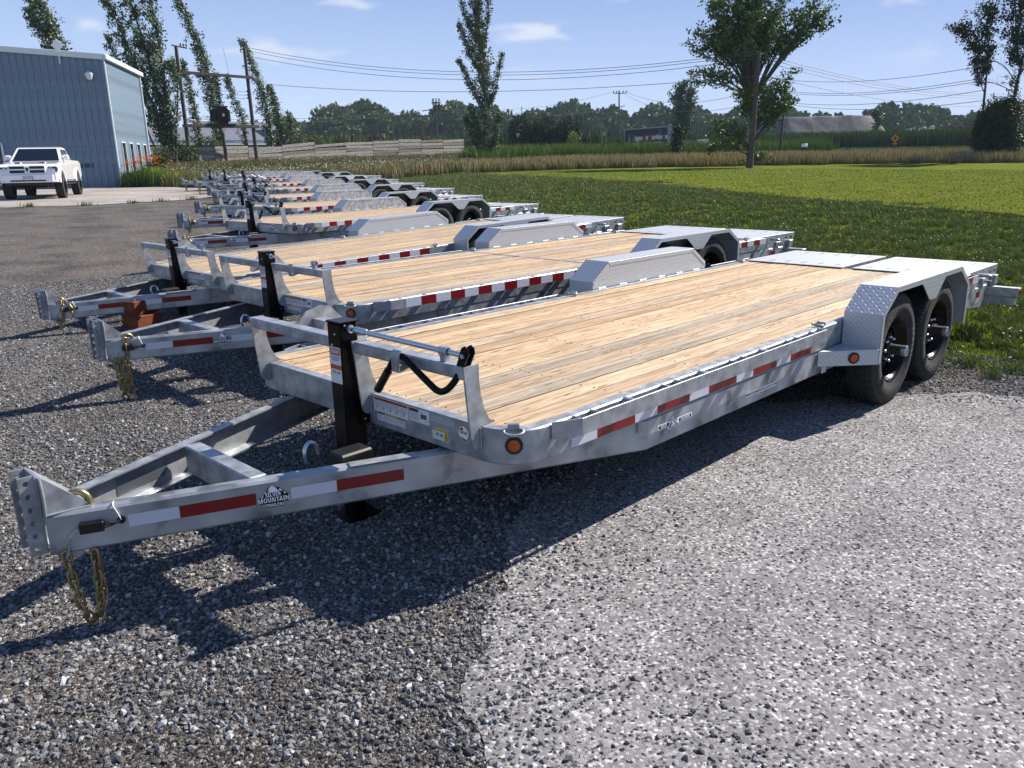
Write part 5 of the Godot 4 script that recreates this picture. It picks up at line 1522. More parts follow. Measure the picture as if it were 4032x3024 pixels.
	# big spreading tree behind the near pole
	var wb := Vector3(-0.30, 0.0, 0)
	var limbs := [{"p": [V(-0.2, -0.2), V(0, 3.4), V(-0.35, 5.6)], "r": 0.24, "n": 0, "L": 1.0, "k": 5, "s": 0.3, "taper": 0.7}]
	var rb := RandomNumberGenerator.new(); rb.seed = 31
	# crown masses: where they start on the trunk, centre, half sizes, limbs
	for m in [[V(-0.3, 5.2), V(-1.6, 10.6), V(3.0, 4.2, 2.8), 26], [V(-0.3, 5.4), V(0.6, 11.0), V(2.2, 3.6, 2.4), 15], [V(-0.3, 5.0), V(-3.6, 9.4), V(1.7, 2.4, 1.6), 10], [V(-0.3, 4.8), V(-3.6, 6.4), V(1.4, 0.6, 1.0), 4], [V(-0.1, 4.8), V(4.0, 10.2), V(2.0, 1.5, 1.4), 9], [V(0, 2.4), V(1.5, 5.4), V(1.5, 1.8, 1.4), 10], [V(0, 1.8), V(2.2, 4.0), V(1.0, 0.9, 1.0), 4], [V(0, 2.6), V(-0.7, 4.6), V(0.7, 0.9, 0.8), 4], [V(-0.1, 1.2), V(-1.7, 2.8), V(1.2, 0.8, 1.0), 4], [V(-0.1, 0.8), V(-2.6, 1.5), V(1.1, 0.5, 0.8), 2], [V(0, 0.2), V(0.6, 0.9), V(0.9, 0.5, 0.7), 2]]:
		for i in m[3]:
			var d := Vector3(rb.randfn(), rb.randfn(), rb.randfn()).normalized() * rb.randf_range(0.45, 1.0)
			var e: Vector3 = m[1] + Vector3(d.x * m[2].x, d.y * m[2].y, d.z * m[2].z)
			var q: Vector3 = m[0]
			var len: float = q.distance_to(e)
			var mid: Vector3 = q.lerp(e, 0.5) + V(0, 0.10 * len, 0) + Vector3(rb.randfn(0, 0.2), rb.randfn(0, 0.2), rb.randfn(0, 0.2))
			limbs.append({"p": [q, mid, e], "r": 0.035 + 0.009 * len, "n": int(7 + len * 1.35), "L": 1.1, "a": 0.42, "up": 0.35, "wind": V(-0.25, 0.05), "k": 4, "s": 0.34, "thin": 0.35, "j": 0.2})
	tree("broadleaf_tree", "large open-crowned tree with spreading limbs behind the leaning pole", "tree", pt(54.4, -27.4), limbs, BROAD, 120)
	# right edge: half-bare windswept trees
	var wr := Vector3(-0.8, 0.1, 0)
	tree("broadleaf_tree", "half-bare windswept tree with thick forked trunk at the right edge", "tree", pt(75.6, -16.2), [
		{"p": [V(0.3, -0.2), V(0.2, 5), V(0.4, 7.4), V(1.2, 13.6)], "r": 0.20, "n": 40, "L": 2.4, "a": 0.35, "up": 0.5, "wind": wr, "k": 2, "s": 0.3, "thin": 0.3},
		{"p": [V(0.4, 7.0), V(-0.3, 9.2), V(-0.9, 12.8)], "r": 0.11, "n": 60, "L": 2.0, "a": 0.1, "up": 0.4, "wind": wr, "k": 5, "s": 0.34, "thin": 0.4},
		{"p": [V(0.5, 8.4), V(0.6, 10.6), V(0.4, 13.0)], "r": 0.10, "n": 55, "L": 1.9, "a": 0.1, "up": 0.5, "wind": wr, "k": 5, "s": 0.34, "thin": 0.4},
		{"p": [V(0.8, 9.4), V(1.6, 11.2), V(2.0, 13.8)], "r": 0.09, "n": 40, "L": 1.6, "a": 0.2, "up": 0.6, "wind": wr, "k": 4, "s": 0.30},
		{"p": [V(0.3, 6.6), V(1.5, 8.2), V(2.8, 9.4)], "r": 0.09, "n": 44, "L": 1.5, "a": 0.2, "up": 0.5, "wind": wr, "k": 1, "s": 0.26},
		{"p": [V(0.2, 6.0), V(-1.2, 7.4), V(-2.8, 7.8)], "r": 0.05, "n": 30, "L": 1.4, "a": 0.3, "up": 0.3, "wind": wr, "k": 0, "s": 0.26},
		{"p": [V(0.2, 5.2), V(-1.6, 6.0), V(-3.2, 5.9)], "r": 0.04, "n": 26, "L": 1.2, "a": 0.3, "up": 0.3, "wind": wr, "k": 0, "s": 0.26}], DARKLEAF, 130)
	tree("broadleaf_tree", "slim windswept tree left of the half-bare one, leaves streaming left", "tree", pt(75.0, -17.8), [
		{"p": [V(-0.2, -0.2), V(-0.3, 5), V(-0.4, 7.6), V(-0.7, 11.4)], "r": 0.13, "n": 70, "L": 2.0, "a": 0.55, "up": 0.3, "wind": wr, "k": 5, "s": 0.34, "thin": 0.3},
		{"p": [V(-0.4, 7.4), V(-1.6, 8.8), V(-2.9, 10.2)], "r": 0.07, "n": 44, "L": 1.5, "a": 0.3, "up": 0.2, "wind": wr, "k": 5, "s": 0.32, "thin": 0.4},
		{"p": [V(-0.3, 5.2), V(-0.9, 6.4), V(-1.3, 7.8)], "r": 0.05, "n": 30, "L": 1.1, "a": 0.3, "up": 0.4, "wind": wr, "k": 4, "s": 0.28}], DARKLEAF, 131)
	bush("cedar_bush", "dense dark rounded evergreen under the windswept trees at right", "bush", pt(74.4, -16.6), [[-0.2, 2.6, 0, 1.45, 2.3, 1.5, 900], [0.7, 3.2, 0.2, 1.0, 1.9, 1.2, 500], [-0.8, 2.0, 0.2, 1.0, 1.7, 1.2, 450], [0.2, 1.3, -0.2, 1.55, 1.3, 1.3, 500]], DARKLEAF, 140, 0.42)
	# dark maples beyond the lamp posts
	for k in [[84.8, -79.6, 5.6, 2.1, "dark round maple nearest the lone poplar, left of three"], [87.0, -77.1, 5.4, 2.0, "middle one of three dark round maples right of the poplar"], [87.6, -73.5, 5.0, 1.9, "dark maple with yellow-green edge, right of three"]]:
		bush("maple_tree", k[4], "tree", pt(k[0], k[1]), [[0, k[2] * 0.62, 0, k[3], k[2] * 0.40, k[3], 520], [-0.9, k[2] * 0.45, 0.2, k[3] * 0.7, k[2] * 0.3, k[3] * 0.8, 240], [0.9, k[2] * 0.42, 0, k[3] * 0.75, k[2] * 0.3, k[3] * 0.8, 240]], DARKLEAF, 150 + int(k[2] * 10), 0.48, "dark maples behind the lamp posts", 0.12)
	bush("yellow_shrub", "bright yellow-green shrub at the foot of the right-hand dark maple", "bush", pt(84.0, -69.5), [[0, 1.9, 0, 0.9, 1.1, 0.9, 130]], [Color(0.20, 0.22, 0.03), Color(0.13, 0.18, 0.03)], 160, 0.4)
	tree("feathery_tree", "light feathery tree standing taller than the wood behind the blue sign", "tree", pt(115.3, -73.1), [{"p": [V(0, 0), V(-0.2, 4), V(-0.4, 9.8)], "r": 0.18, "n": 110, "L": 3.0, "a": 0.15, "up": 0.9, "k": 7, "s": 0.55, "thin": 0.4}, {"p": [V(0, 2), V(0.8, 5), V(1.4, 9.4)], "r": 0.12, "n": 70, "L": 2.0, "a": 0.2, "up": 0.9, "k": 6, "s": 0.5, "thin": 0.4}], [Color(0.09, 0.13, 0.05), Color(0.11, 0.15, 0.06), Color(0.07, 0.11, 0.04)], 170)
	tree("young_tree", "small young tree with flat-topped crown in front of the planter crates", "tree", pt(66.5, -41.8), [{"p": [V(0, 0), V(0, 1.5), V(0.05, 3.0)], "r": 0.05, "n": 60, "L": 0.95, "a": 0.22, "up": 0.15, "k": 6, "s": 0.24, "thin": 0.5}], DARKLEAF, 171)
	tree("young_tree", "pale green young tree at the right end of the grey stone mound", "tree", pt(151.8, -56.2), [{"p": [V(0, 0), V(0, 3.0), V(0, 7.0)], "r": 0.1, "n": 60, "L": 1.7, "a": 0.15, "up": 0.8, "k": 6, "s": 0.5, "thin": 0.5}], WOODS, 172)
	for k in [[60.8, -82.0, 2.6, "dark purple-leaved shrub behind the plank fence, by a lamp post"], [70.4, -83.4, 2.4, "dark purple-leaved shrub behind the right half of the plank fence"], [79.5, -84.0, 2.2, "dark purple-leaved shrub just left of the lone poplar's foot"]]:
		bush("purple_shrub", k[3], "bush", pt(k[0], k[1]), [[0, k[2] * 0.55, 0, 1.5, k[2] * 0.45, 1.2, 160], [1.6, k[2] * 0.4, 0.3, 1.3, k[2] * 0.36, 1.2, 120]], [Color(0.045, 0.026, 0.026), Color(0.06, 0.03, 0.03), Color(0.03, 0.03, 0.022)], 180 + int(k[0]), 0.4, "purple shrubs behind the fence")
	for k in [[53.5, -84.5, 3.0, 3.0, "broad green bush behind the left half of the plank fence"], [48.0, -80.5, 3.6, 2.2, "leafy green bush beside the smallest poplar"], [74.0, -86.0, 2.4, 4.2, "wide low green thicket behind the fence's right end"], [34.5, -72.0, 2.6, 1.4, "green shrub growing under the transformer platform"], [30.2, -68.6, 2.4, 1.5, "green shrub at the foot of the many-stemmed poplar"]]:
		bush("green_bush", k[4], "bush", pt(k[0], k[1]), [[0, k[2] * 0.5, 0, k[3], k[2] * 0.5, k[3] * 0.7, int(170 * k[3])], [-k[3] * 0.6, k[2] * 0.35, 0, k[3] * 0.6, k[2] * 0.35, k[3] * 0.6, int(70 * k[3])]], WOODS, 190 + int(k[0]), 0.42, "green bushes around the fence")
	woodland()
	flower_bed()

func woodland() -> void:
	var r := RandomNumberGenerator.new(); r.seed = 77
	var kinds := []
	for v in 4:
		var st := st_new()
		tube(st, PackedVector3Array([Vector3(0, -1, 0), Vector3(0, 5, 0)]), 0.25, 5, 0.12)
		var blobs := []
		for i in 9 + v: blobs.append([Vector3(r.randf_range(-2.2, 2.2), r.randf_range(3.0, 8.6), r.randf_range(-2.2, 2.2)), r.randf_range(1.3, 2.3)])
		for i in 5: blobs.append([Vector3(r.randf_range(-2.6, 2.6), r.randf_range(0.8, 3.0), r.randf_range(-2.6, 2.6)), r.randf_range(1.4, 2.0)])
		blobs.append([Vector3(r.randf_range(-0.6, 0.6), 9.2, r.randf_range(-0.6, 0.6)), 1.5])
		for b in blobs:
			for i in 95:
				var d := Vector3(r.randfn(), r.randfn(), r.randfn()).normalized()
				var c: Vector3 = b[0] + d * b[1] * r.randf_range(0.65, 1.1)
				var bs := Basis.from_euler(Vector3(r.randf() * TAU, r.randf() * TAU, r.randf() * TAU))
				var L := r.randf_range(0.45, 0.8)
				var p := [c + bs * Vector3(-L, 0, 0), c + bs * Vector3(0, 0, L * 0.7), c + bs * Vector3(L, 0, 0), c + bs * Vector3(0, 0, -L * 0.7)]
				var v2 := r.randf_range(0.7, 1.3)
				for f in [[0, 1, 2], [0, 2, 3]]:
					var n: Vector3 = (p[f[2]] - p[f[0]]).cross(p[f[1]] - p[f[0]]).normalized()
					for k in f:
						st.set_color(Color(v2, v2, v2)); st.set_normal(n); st.add_vertex(p[k])
		kinds.append(st.commit())
	var xf := [[], [], [], []]; var cols := [[], [], [], []]
	for row in 5:
		var a := 2.0
		while a < 92.0:
			var D := lerpf(285.0, 330.0, smoothstep(30.0, 75.0, a)) + row * 9.0 + r.randf_range(-4, 4) + 8.0 * sin(a * 0.7)
			if a < 22.0: D -= 30.0
			var x := -2.1 + D * sin(deg_to_rad(a)); var z := 3.1 - D * cos(deg_to_rad(a))
			var hgt := 1.0 + 0.12 * sin(a * 0.9 + 1.0) + 0.08 * sin(a * 2.3) + r.randf_range(-0.14, 0.14)
			hgt *= lerpf(0.75, 1.24, smoothstep(26.0, 36.0, a)) * lerpf(1.0, 0.86, smoothstep(56.0, 66.0, a)) * (1.0 + row * 0.07)
			var k := r.randi() % 4
			var w := r.randf_range(0.95, 1.35)
			xf[k].append(Transform3D(Basis(Vector3.UP, r.randf() * TAU) * Basis.from_scale(Vector3(w, hgt, w)), pt(x, z, -0.3)))
			var c: Color = WOODS[r.randi() % 4]
			var q := r.randf_range(0.8, 1.15)
			cols[k].append(Color(c.r * q, c.g * q, c.b * q))
			a += rad_to_deg(r.randf_range(1.5, 2.7) / D)
	for k in 4: scatter("woodland", kinds[k], mat.leaf, xf[k], cols[k])

func scatter_tall_grass() -> void:
	var r := RandomNumberGenerator.new(); r.seed = 55
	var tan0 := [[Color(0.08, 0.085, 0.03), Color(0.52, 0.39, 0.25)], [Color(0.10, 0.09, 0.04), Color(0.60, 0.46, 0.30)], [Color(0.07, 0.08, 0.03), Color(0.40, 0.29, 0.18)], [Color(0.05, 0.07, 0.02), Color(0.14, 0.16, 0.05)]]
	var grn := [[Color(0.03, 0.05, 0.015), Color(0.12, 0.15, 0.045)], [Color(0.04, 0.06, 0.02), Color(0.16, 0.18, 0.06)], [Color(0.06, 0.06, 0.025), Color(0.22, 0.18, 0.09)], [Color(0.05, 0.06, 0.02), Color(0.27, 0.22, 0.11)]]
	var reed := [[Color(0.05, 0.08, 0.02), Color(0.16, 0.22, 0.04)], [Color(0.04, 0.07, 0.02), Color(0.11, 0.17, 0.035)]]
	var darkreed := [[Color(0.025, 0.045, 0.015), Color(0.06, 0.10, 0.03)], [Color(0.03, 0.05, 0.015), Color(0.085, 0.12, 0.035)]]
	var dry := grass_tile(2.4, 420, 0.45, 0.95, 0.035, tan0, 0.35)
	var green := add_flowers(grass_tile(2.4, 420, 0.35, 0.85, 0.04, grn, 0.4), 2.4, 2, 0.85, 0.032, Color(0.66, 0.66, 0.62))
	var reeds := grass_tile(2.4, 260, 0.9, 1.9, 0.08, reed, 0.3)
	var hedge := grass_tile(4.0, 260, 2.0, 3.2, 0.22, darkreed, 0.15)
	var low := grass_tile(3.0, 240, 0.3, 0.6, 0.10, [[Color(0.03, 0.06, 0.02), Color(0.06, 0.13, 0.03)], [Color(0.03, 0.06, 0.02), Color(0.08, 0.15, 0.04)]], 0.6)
	var xf := {"dry": [], "green": [], "reeds": [], "hedge": [], "low": []}
	for a10 in range(50, 880, 4):
		var a := a10 * 0.1 + 0.0
		var D := 34.0
		while D < 185.0:
			var st := 1.7 if D < 110.0 else 3.4
			var aj := a + r.randf_range(-0.2, 0.2); var dj := D + r.randf_range(-0.8, 0.8)
			var x := -2.1 + dj * sin(deg_to_rad(aj)); var z := 3.1 - dj * cos(deg_to_rad(aj))
			# where each kind grows, by its distance along the line of sight across the flat land
			var edge := lut(aj, [18.0, 26.0, 30.0, 36.0, 42.0, 50.0, 57.0, 64.0, 74.0, 88.0], [52.0, 40.0, 39.0, 45.0, 55.0, 66.0, 67.0, 69.5, 74.5, 80.0])
			var lot := z < -30.5 or x > edge_x(z) + 0.4
			var on_crest := x < crest_x(z) and z > -33.0
			if dj > edge and lot and not on_crest and not (x < 18.2 and z < -28.0 and z > -49.0) and not (x < 21.8 and z < -44.0):
				var deep := dj - edge
				var keepit := true
				# one tile per area: thin out where the lines of sight crowd together
				if r.randf() > clampf(dj * 0.007 / 0.95, 0.25, 1.0) * (1.25 if dj < 110 else 2.2): keepit = false
				if keepit:
					var t := tile_at(x, z, -0.02, r.randf_range(0.85, 1.2))
					if deep < (16.0 if aj > 44.0 else 26.0):
						var mix := smoothstep(34.0, 47.0, aj + r.randf_range(-5, 5))
						if r.randf() < mix and deep < 13.0: xf.dry.append(t)
						else: xf.green.append(t)
					elif aj > 43.0 and aj < 66.0 and dj < 92.0: xf.reeds.append(t)
					elif aj >= 58.0 and dj < 140.0: xf.low.append(t)
					elif dj > 128.0 and dj < 162.0 and aj > 58.0: xf.hedge.append(t)
					elif dj < 128.0 and aj < 62.0 and r.randf() < 0.7: xf.green.append(t)
					elif aj < 62.0 and dj > 118.0 and dj < 160.0 and r.randf() < 0.12: xf.hedge.append(t)
			D += st
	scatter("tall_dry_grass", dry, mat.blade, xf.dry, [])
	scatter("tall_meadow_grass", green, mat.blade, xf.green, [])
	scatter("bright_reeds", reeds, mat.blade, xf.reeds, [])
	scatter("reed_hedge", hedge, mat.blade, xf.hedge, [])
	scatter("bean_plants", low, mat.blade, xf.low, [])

func flower_bed() -> void:
	var bed := st_new()
	# timber edging in front of the bed by the building's corner
	var a := pt(15.75, -44.05, 0.0); var b := pt(17.55, -42.45, 0.0)
	var d := (b - a).normalized()
	cbox(bed, Vector3(0, 0, -0.09), Vector3(a.distance_to(b), 0.24, 0.09), 0.015, Transform3D(Basis(d, Vector3.UP, d.cross(Vector3.UP)), a))
	tag(put("timber_edging", bed, mat.dark_timber), "dark timber beam edging the flower bed by the blue building", "edging")
	var r := RandomNumberGenerator.new(); r.seed = 12
	var plants := [[16.25, -44.0, 1.25, "tall lily clump at the building's corner, left end of the flower bed"], [16.75, -43.6, 1.5, "fullest orange lily clump in the middle of the flower bed"], [17.25, -43.2, 1.45, "orange lily clump on the right of the flower bed"], [17.85, -43.0, 1.1, "low yellowing lily clump past the right end of the timber edging"]]
	for p in plants:
		var t := thing("daylily", p[3], "flowers", pt(p[0], p[1]), 0.0, "orange lilies in the flower bed")
		var st := st_new()
		var yel: bool = p[2] < 1.2
		for i in 520:
			var o := Vector3(r.randfn(0, 0.30), 0, r.randfn(0, 0.30))
			var an := r.randf() * TAU
			blade(st, o, p[2] * r.randf_range(0.45, 0.85), 0.05, Vector3(cos(an), 0, sin(an)) * r.randf_range(0.1, 0.5), Color(0.04, 0.07, 0.015), Color(0.34, 0.37, 0.06) if yel else Color(0.20, 0.29, 0.05))
		var lv := put("leaves", st, mat.blade, t)
		lv.set_meta("kind", "stuff")
		var fl := st_new()
		for i in (8 if yel else 38):
			var c := Vector3(r.randfn(0, 0.34), p[2] * r.randf_range(0.82, 1.12), r.randfn(0, 0.34))
			for k in 6:
				var an := TAU * k / 6.0
				var o := Vector3(cos(an), 0.4, sin(an)) * 0.10
				var s := Vector3(-sin(an), 0, cos(an)) * 0.04
				tri_up(fl, c, c + o * 0.6 + s, c + o, Color(0.75, 0.24, 0.06))
				tri_up(fl, c, c + o, c + o * 0.6 - s, Color(0.75, 0.24, 0.06))
		put("blossoms", fl, mat.blade, t).set_meta("kind", "stuff")
	bush("green_shrub", "leafy shrub against the blue building's side wall behind the lilies", "bush", pt(18.2, -45.2), [[0, 0.8, 0, 0.6, 0.9, 0.6, 130], [0.2, 1.7, 0.2, 0.5, 0.5, 0.5, 80]], WOODS, 210, 0.3)
	# weeds on the border between gravel and the yard
	for i in 9:
		var u := i / 8.0
		var x := lerpf(1.5, 11.4, u) + r.randf_range(-0.3, 0.3)
		var z := lut(x, [-12.0, 5.4, 7.9, 11.5], [-29.5, -27.2, -26.0, -26.6]) + r.randf_range(-0.1, 0.1)
		var st := st_new()
		for k in 60:
			var an := r.randf() * TAU
			blade(st, Vector3(r.randfn(0, 0.12), 0, r.randfn(0, 0.08)), r.randf_range(0.05, 0.2), 0.02, Vector3(cos(an), 0, sin(an)) * 0.08, Color(0.05, 0.07, 0.02), Color(0.16, 0.19, 0.05))
		var w := put("weed", st, mat.blade); w.position = pt(x, z)
		tag(w, "low green weed growing on the border of gravel and paved yard", "weed", "weeds along the yard border")

# ---------------------------------------------------------------- building, vehicle, poles, fence, sign
func build_structures() -> void:
	metal_building()
	pickup()
	poles_and_wires()
	fence()
	sign_board()
	far_things()

func metal_building() -> void:
	var o := Vector3(15.8, 0.60, -44.6)
	var dR := Vector3(0.545, 0, -0.838); var dL := Vector3(-0.838, 0, -0.545)
	var b := thing("metal_building", "blue corrugated metal building with pale eave trim beside the white pickup", "building", o)
	var H := 6.62
	for side in 2:
		var d := dL if side == 0 else dR
		var n := (d.cross(Vector3.UP)) if side == 0 else -(d.cross(Vector3.UP))
		if n.dot(Vector3(-0.3, 0, 1)) < 0.0 and side == 0: n = -n
		if side == 1 and n.x < 0.0: n = -n
		var pitch := 0.36 if side == 0 else 0.40
		var count := 46 if side == 0 else 22
		for k in count:
			var h := H + (k * pitch * 0.072 if side == 0 else 0.0)
			if side == 0 and k > 30: h = H + (60 - k) * pitch * 0.072
			put("wall_panel", keep("panel%d_%d" % [side, k if side == 0 else 0], func(st): prism(st, PackedVector2Array([Vector2(0, -0.05), Vector2(pitch, -0.05), Vector2(pitch, 0.0), Vector2(pitch - 0.012, 0.0), Vector2(pitch - 0.04, 0.05 if side == 0 else 0.022), Vector2(pitch - 0.10, 0.05 if side == 0 else 0.022), Vector2(pitch - 0.128, 0.0), Vector2(pitch * 0.45, 0.0), Vector2(pitch * 0.42, 0.010), Vector2(pitch * 0.36, 0.010), Vector2(pitch * 0.33, 0.0), Vector2(0, 0)]), Vector3.ZERO, d, n, Vector3.UP, 0.0, h)), mat.blue_wall, b).position = d * pitch * k
	var fr := dR.cross(Vector3.UP); if fr.x < 0.0: fr = -fr
	var ff := dL.cross(Vector3.UP); if ff.z < 0.0: ff = -ff
	var tr := st_new()
	var B0 := Basis(dL, Vector3.UP, ff)
	var tilt := Basis(ff, atan(0.072) if (dL.cross(Vector3.UP)).dot(ff) > 0 else -atan(0.072))
	var rise := (dL + Vector3.UP * 0.072).normalized()
	cbox(tr, Vector3(-0.10, 0.0, -0.02), Vector3(11.2, 0.30, 0.14), 0.02, Transform3D(Basis(rise, rise.cross(ff) * -1.0 if rise.cross(ff).y < 0 else rise.cross(ff), ff), Vector3.UP * H))
	put("eave_trim", tr, mat.blue_trim, b)
	var tr2 := st_new()
	cbox(tr2, Vector3(-0.14, 0.0, -0.02), Vector3(9.3, 0.27, 0.20), 0.03, Transform3D(Basis(dR, Vector3.UP, fr), Vector3.UP * (H + 0.01)))
	put("gutter", tr2, mat.blue_trim, b)
	var cs := st_new()
	cbox(cs, Vector3(-0.02, 0, -0.02), Vector3(0.09, H, 0.052), 0.005, Transform3D(Basis(dR, Vector3.UP, fr), Vector3.ZERO))
	put("corner_trim", cs, mat.blue_trim, b)
	var dp := st_new()
	cbox(dp, Vector3(8.7, 0, -0.02), Vector3(8.82, H, 0.10), 0.01, Transform3D(Basis(dR, Vector3.UP, fr), Vector3.ZERO))
	put("downpipe", dp, mat.blue_trim, b)
	var rf := st_new()
	for s in 2:
		var a := Vector3.UP * (H + 0.25) + (Vector3.ZERO if s == 0 else dL * 22.0)
		var m := Vector3.UP * (H + 0.25 + 11.0 * 0.072) + dL * 11.0
		face(rf, PackedVector3Array([a, m, m + dR * 8.9, a + dR * 8.9]), Vector3.UP)
	var back := dR * 8.9
	face(rf, PackedVector3Array([back, back + dL * 16.5, back + dL * 16.5 + Vector3.UP * H, back + Vector3.UP * H]), -ff)
	face(rf, PackedVector3Array([dL * 16.5, back + dL * 16.5, back + dL * 16.5 + Vector3.UP * H, dL * 16.5 + Vector3.UP * H]), -fr)
	put("roof", rf, mat.blue_wall, b)
	for s in [1.35, 3.28, 5.25, 7.12]:
		var w := Transform3D(Basis(dR, Vector3.UP, fr), dR * s)
		var f := st_new()
		for r in [[0.0, 0.92, 0.4, 0.46], [0.0, 0.92, 2.42, 2.48], [0.0, 0.06, 0.46, 2.42], [0.86, 0.92, 0.46, 2.42]]: cbox(f, Vector3(r[0], r[2], 0.0), Vector3(r[1], r[3], 0.06), 0.004, w)
		var win := put("window", f, mat.blue_trim, b)
		var gl := st_new(); cbox(gl, Vector3(0.06, 0.46, 0.0), Vector3(0.86, 2.42, 0.038), 0.0, w)
		put("pane", gl, mat.glass, win)
		var br := st_new()
		for k in 6: cbox(br, Vector3(0.06, 0.72 + k * 0.3, 0.0385), Vector3(0.86, 0.745 + k * 0.3, 0.052), 0.0, w)
		cbox(br, Vector3(0.45, 0.46, 0.0385), Vector3(0.475, 2.42, 0.051), 0.0, w)
		put("bars", br, mat.plastic, win).set_meta("kind", "stuff")
	# glazed door at the left, behind the pickup
	var dw := Transform3D(Basis(dL, Vector3.UP, ff), dL * 5.55)
	var df := st_new()
	for r in [[0.0, 0.10, 0.0, 2.45], [0.0, 3.4, 2.35, 2.47], [3.3, 3.4, 0.0, 2.35], [1.62, 1.72, 0.0, 2.35]]: cbox(df, Vector3(r[0], r[2], 0.0), Vector3(r[1], r[3], 0.08), 0.005, dw)
	var door := put("entrance", df, mat.blue_trim, b)
	var dg := st_new(); cbox(dg, Vector3(0.1, 0.02, 0.0), Vector3(1.62, 2.35, 0.05), 0.0, dw); put("pane", dg, mat.curtain_glass, door)
	var dg2 := st_new(); cbox(dg2, Vector3(1.72, 0.02, 0.0), Vector3(3.3, 2.35, 0.05), 0.0, dw); put("pane", dg2, mat.curtain_glass, door)
	var dr := st_new()
	for y in [0.25, 0.75]: cbox(dr, Vector3(0.1, y, 0.0505), Vector3(3.3, y + 0.10, 0.085), 0.004, dw)
	put("rails", dr, mat.blue_trim, door).set_meta("kind", "stuff")
	# flood light and antenna
	var lp := b
	var ls := st_new()
	var lx := Transform3D(Basis(dL, Vector3.UP, ff), dL * 0.75 + Vector3.UP * 5.75)
	lathe(ls, PackedVector2Array([Vector2(-0.22, 0.0), Vector2(-0.20, 0.10), Vector2(-0.05, 0.17), Vector2(0.10, 0.20), Vector2(0.24, 0.02), Vector2(0.25, 0.0)]), lx * Vector3(0, 0.05, 0.30), Vector3.UP, 16)
	cbox(ls, Vector3(-0.04, -0.10, 0.036), Vector3(0.04, 0.0, 0.28), 0.01, lx)
	put("wall_light", ls, mat.blue_trim, lp)
	var an := st_new()
	var ax := Transform3D(Basis(dL, Vector3.UP, ff), dL * 2.1 + Vector3.UP * 6.75)
	cbox(an, Vector3(-0.22, -0.22, 0.16), Vector3(0.22, 0.22, 0.20), 0.01, ax * Transform3D(Basis(Vector3.BACK, PI / 4), Vector3(0, 0.55, 0)))
	cbox(an, Vector3(-0.025, -0.35, 0.142), Vector3(0.025, 0.5, 0.158), 0.0, ax)
	put("panel_antenna", an, mat.white_paint, lp)
	var vt := st_new(); cbox(vt, Vector3(1.25, 1.1, 0.0), Vector3(2.1, 1.32, 0.045), 0.005, Transform3D(Basis(dL, Vector3.UP, ff), Vector3.ZERO))
	put("wall_vent", vt, mat.dark_blue, lp)

func bevel_prism(st: SurfaceTool, poly: PackedVector2Array, half: float, bev: float, taper := 1.0) -> void:
	var c := Vector2.ZERO
	for p in poly: c += p / poly.size()
	var inn := PackedVector2Array()
	for p in poly: inn.append(p + (c - p).normalized() * bev)
	prism(st, poly, Vector3.ZERO, Vector3.RIGHT, Vector3.UP, Vector3.BACK, -half + bev, half - bev)
	for s in [-1.0, 1.0]:
		var idx := Geometry2D.triangulate_polygon(inn)
		for i in range(0, idx.size(), 3):
			face(st, PackedVector3Array([Vector3(inn[idx[i]].x, inn[idx[i]].y, s * half), Vector3(inn[idx[i + 1]].x, inn[idx[i + 1]].y, s * half), Vector3(inn[idx[i + 2]].x, inn[idx[i + 2]].y, s * half)]), Vector3(0, 0, s))
		for i in poly.size():
			var j := (i + 1) % poly.size()
			var e := poly[j] - poly[i]
			var nn := Vector2(e.y, -e.x)
			if Geometry2D.is_polygon_clockwise(poly): nn = -nn
			face(st, PackedVector3Array([Vector3(poly[i].x, poly[i].y, s * (half - bev)), Vector3(poly[j].x, poly[j].y, s * (half - bev)), Vector3(inn[j].x, inn[j].y, s * half), Vector3(inn[i].x, inn[i].y, s * half)]), Vector3(nn.x, nn.y, s * nn.length()))

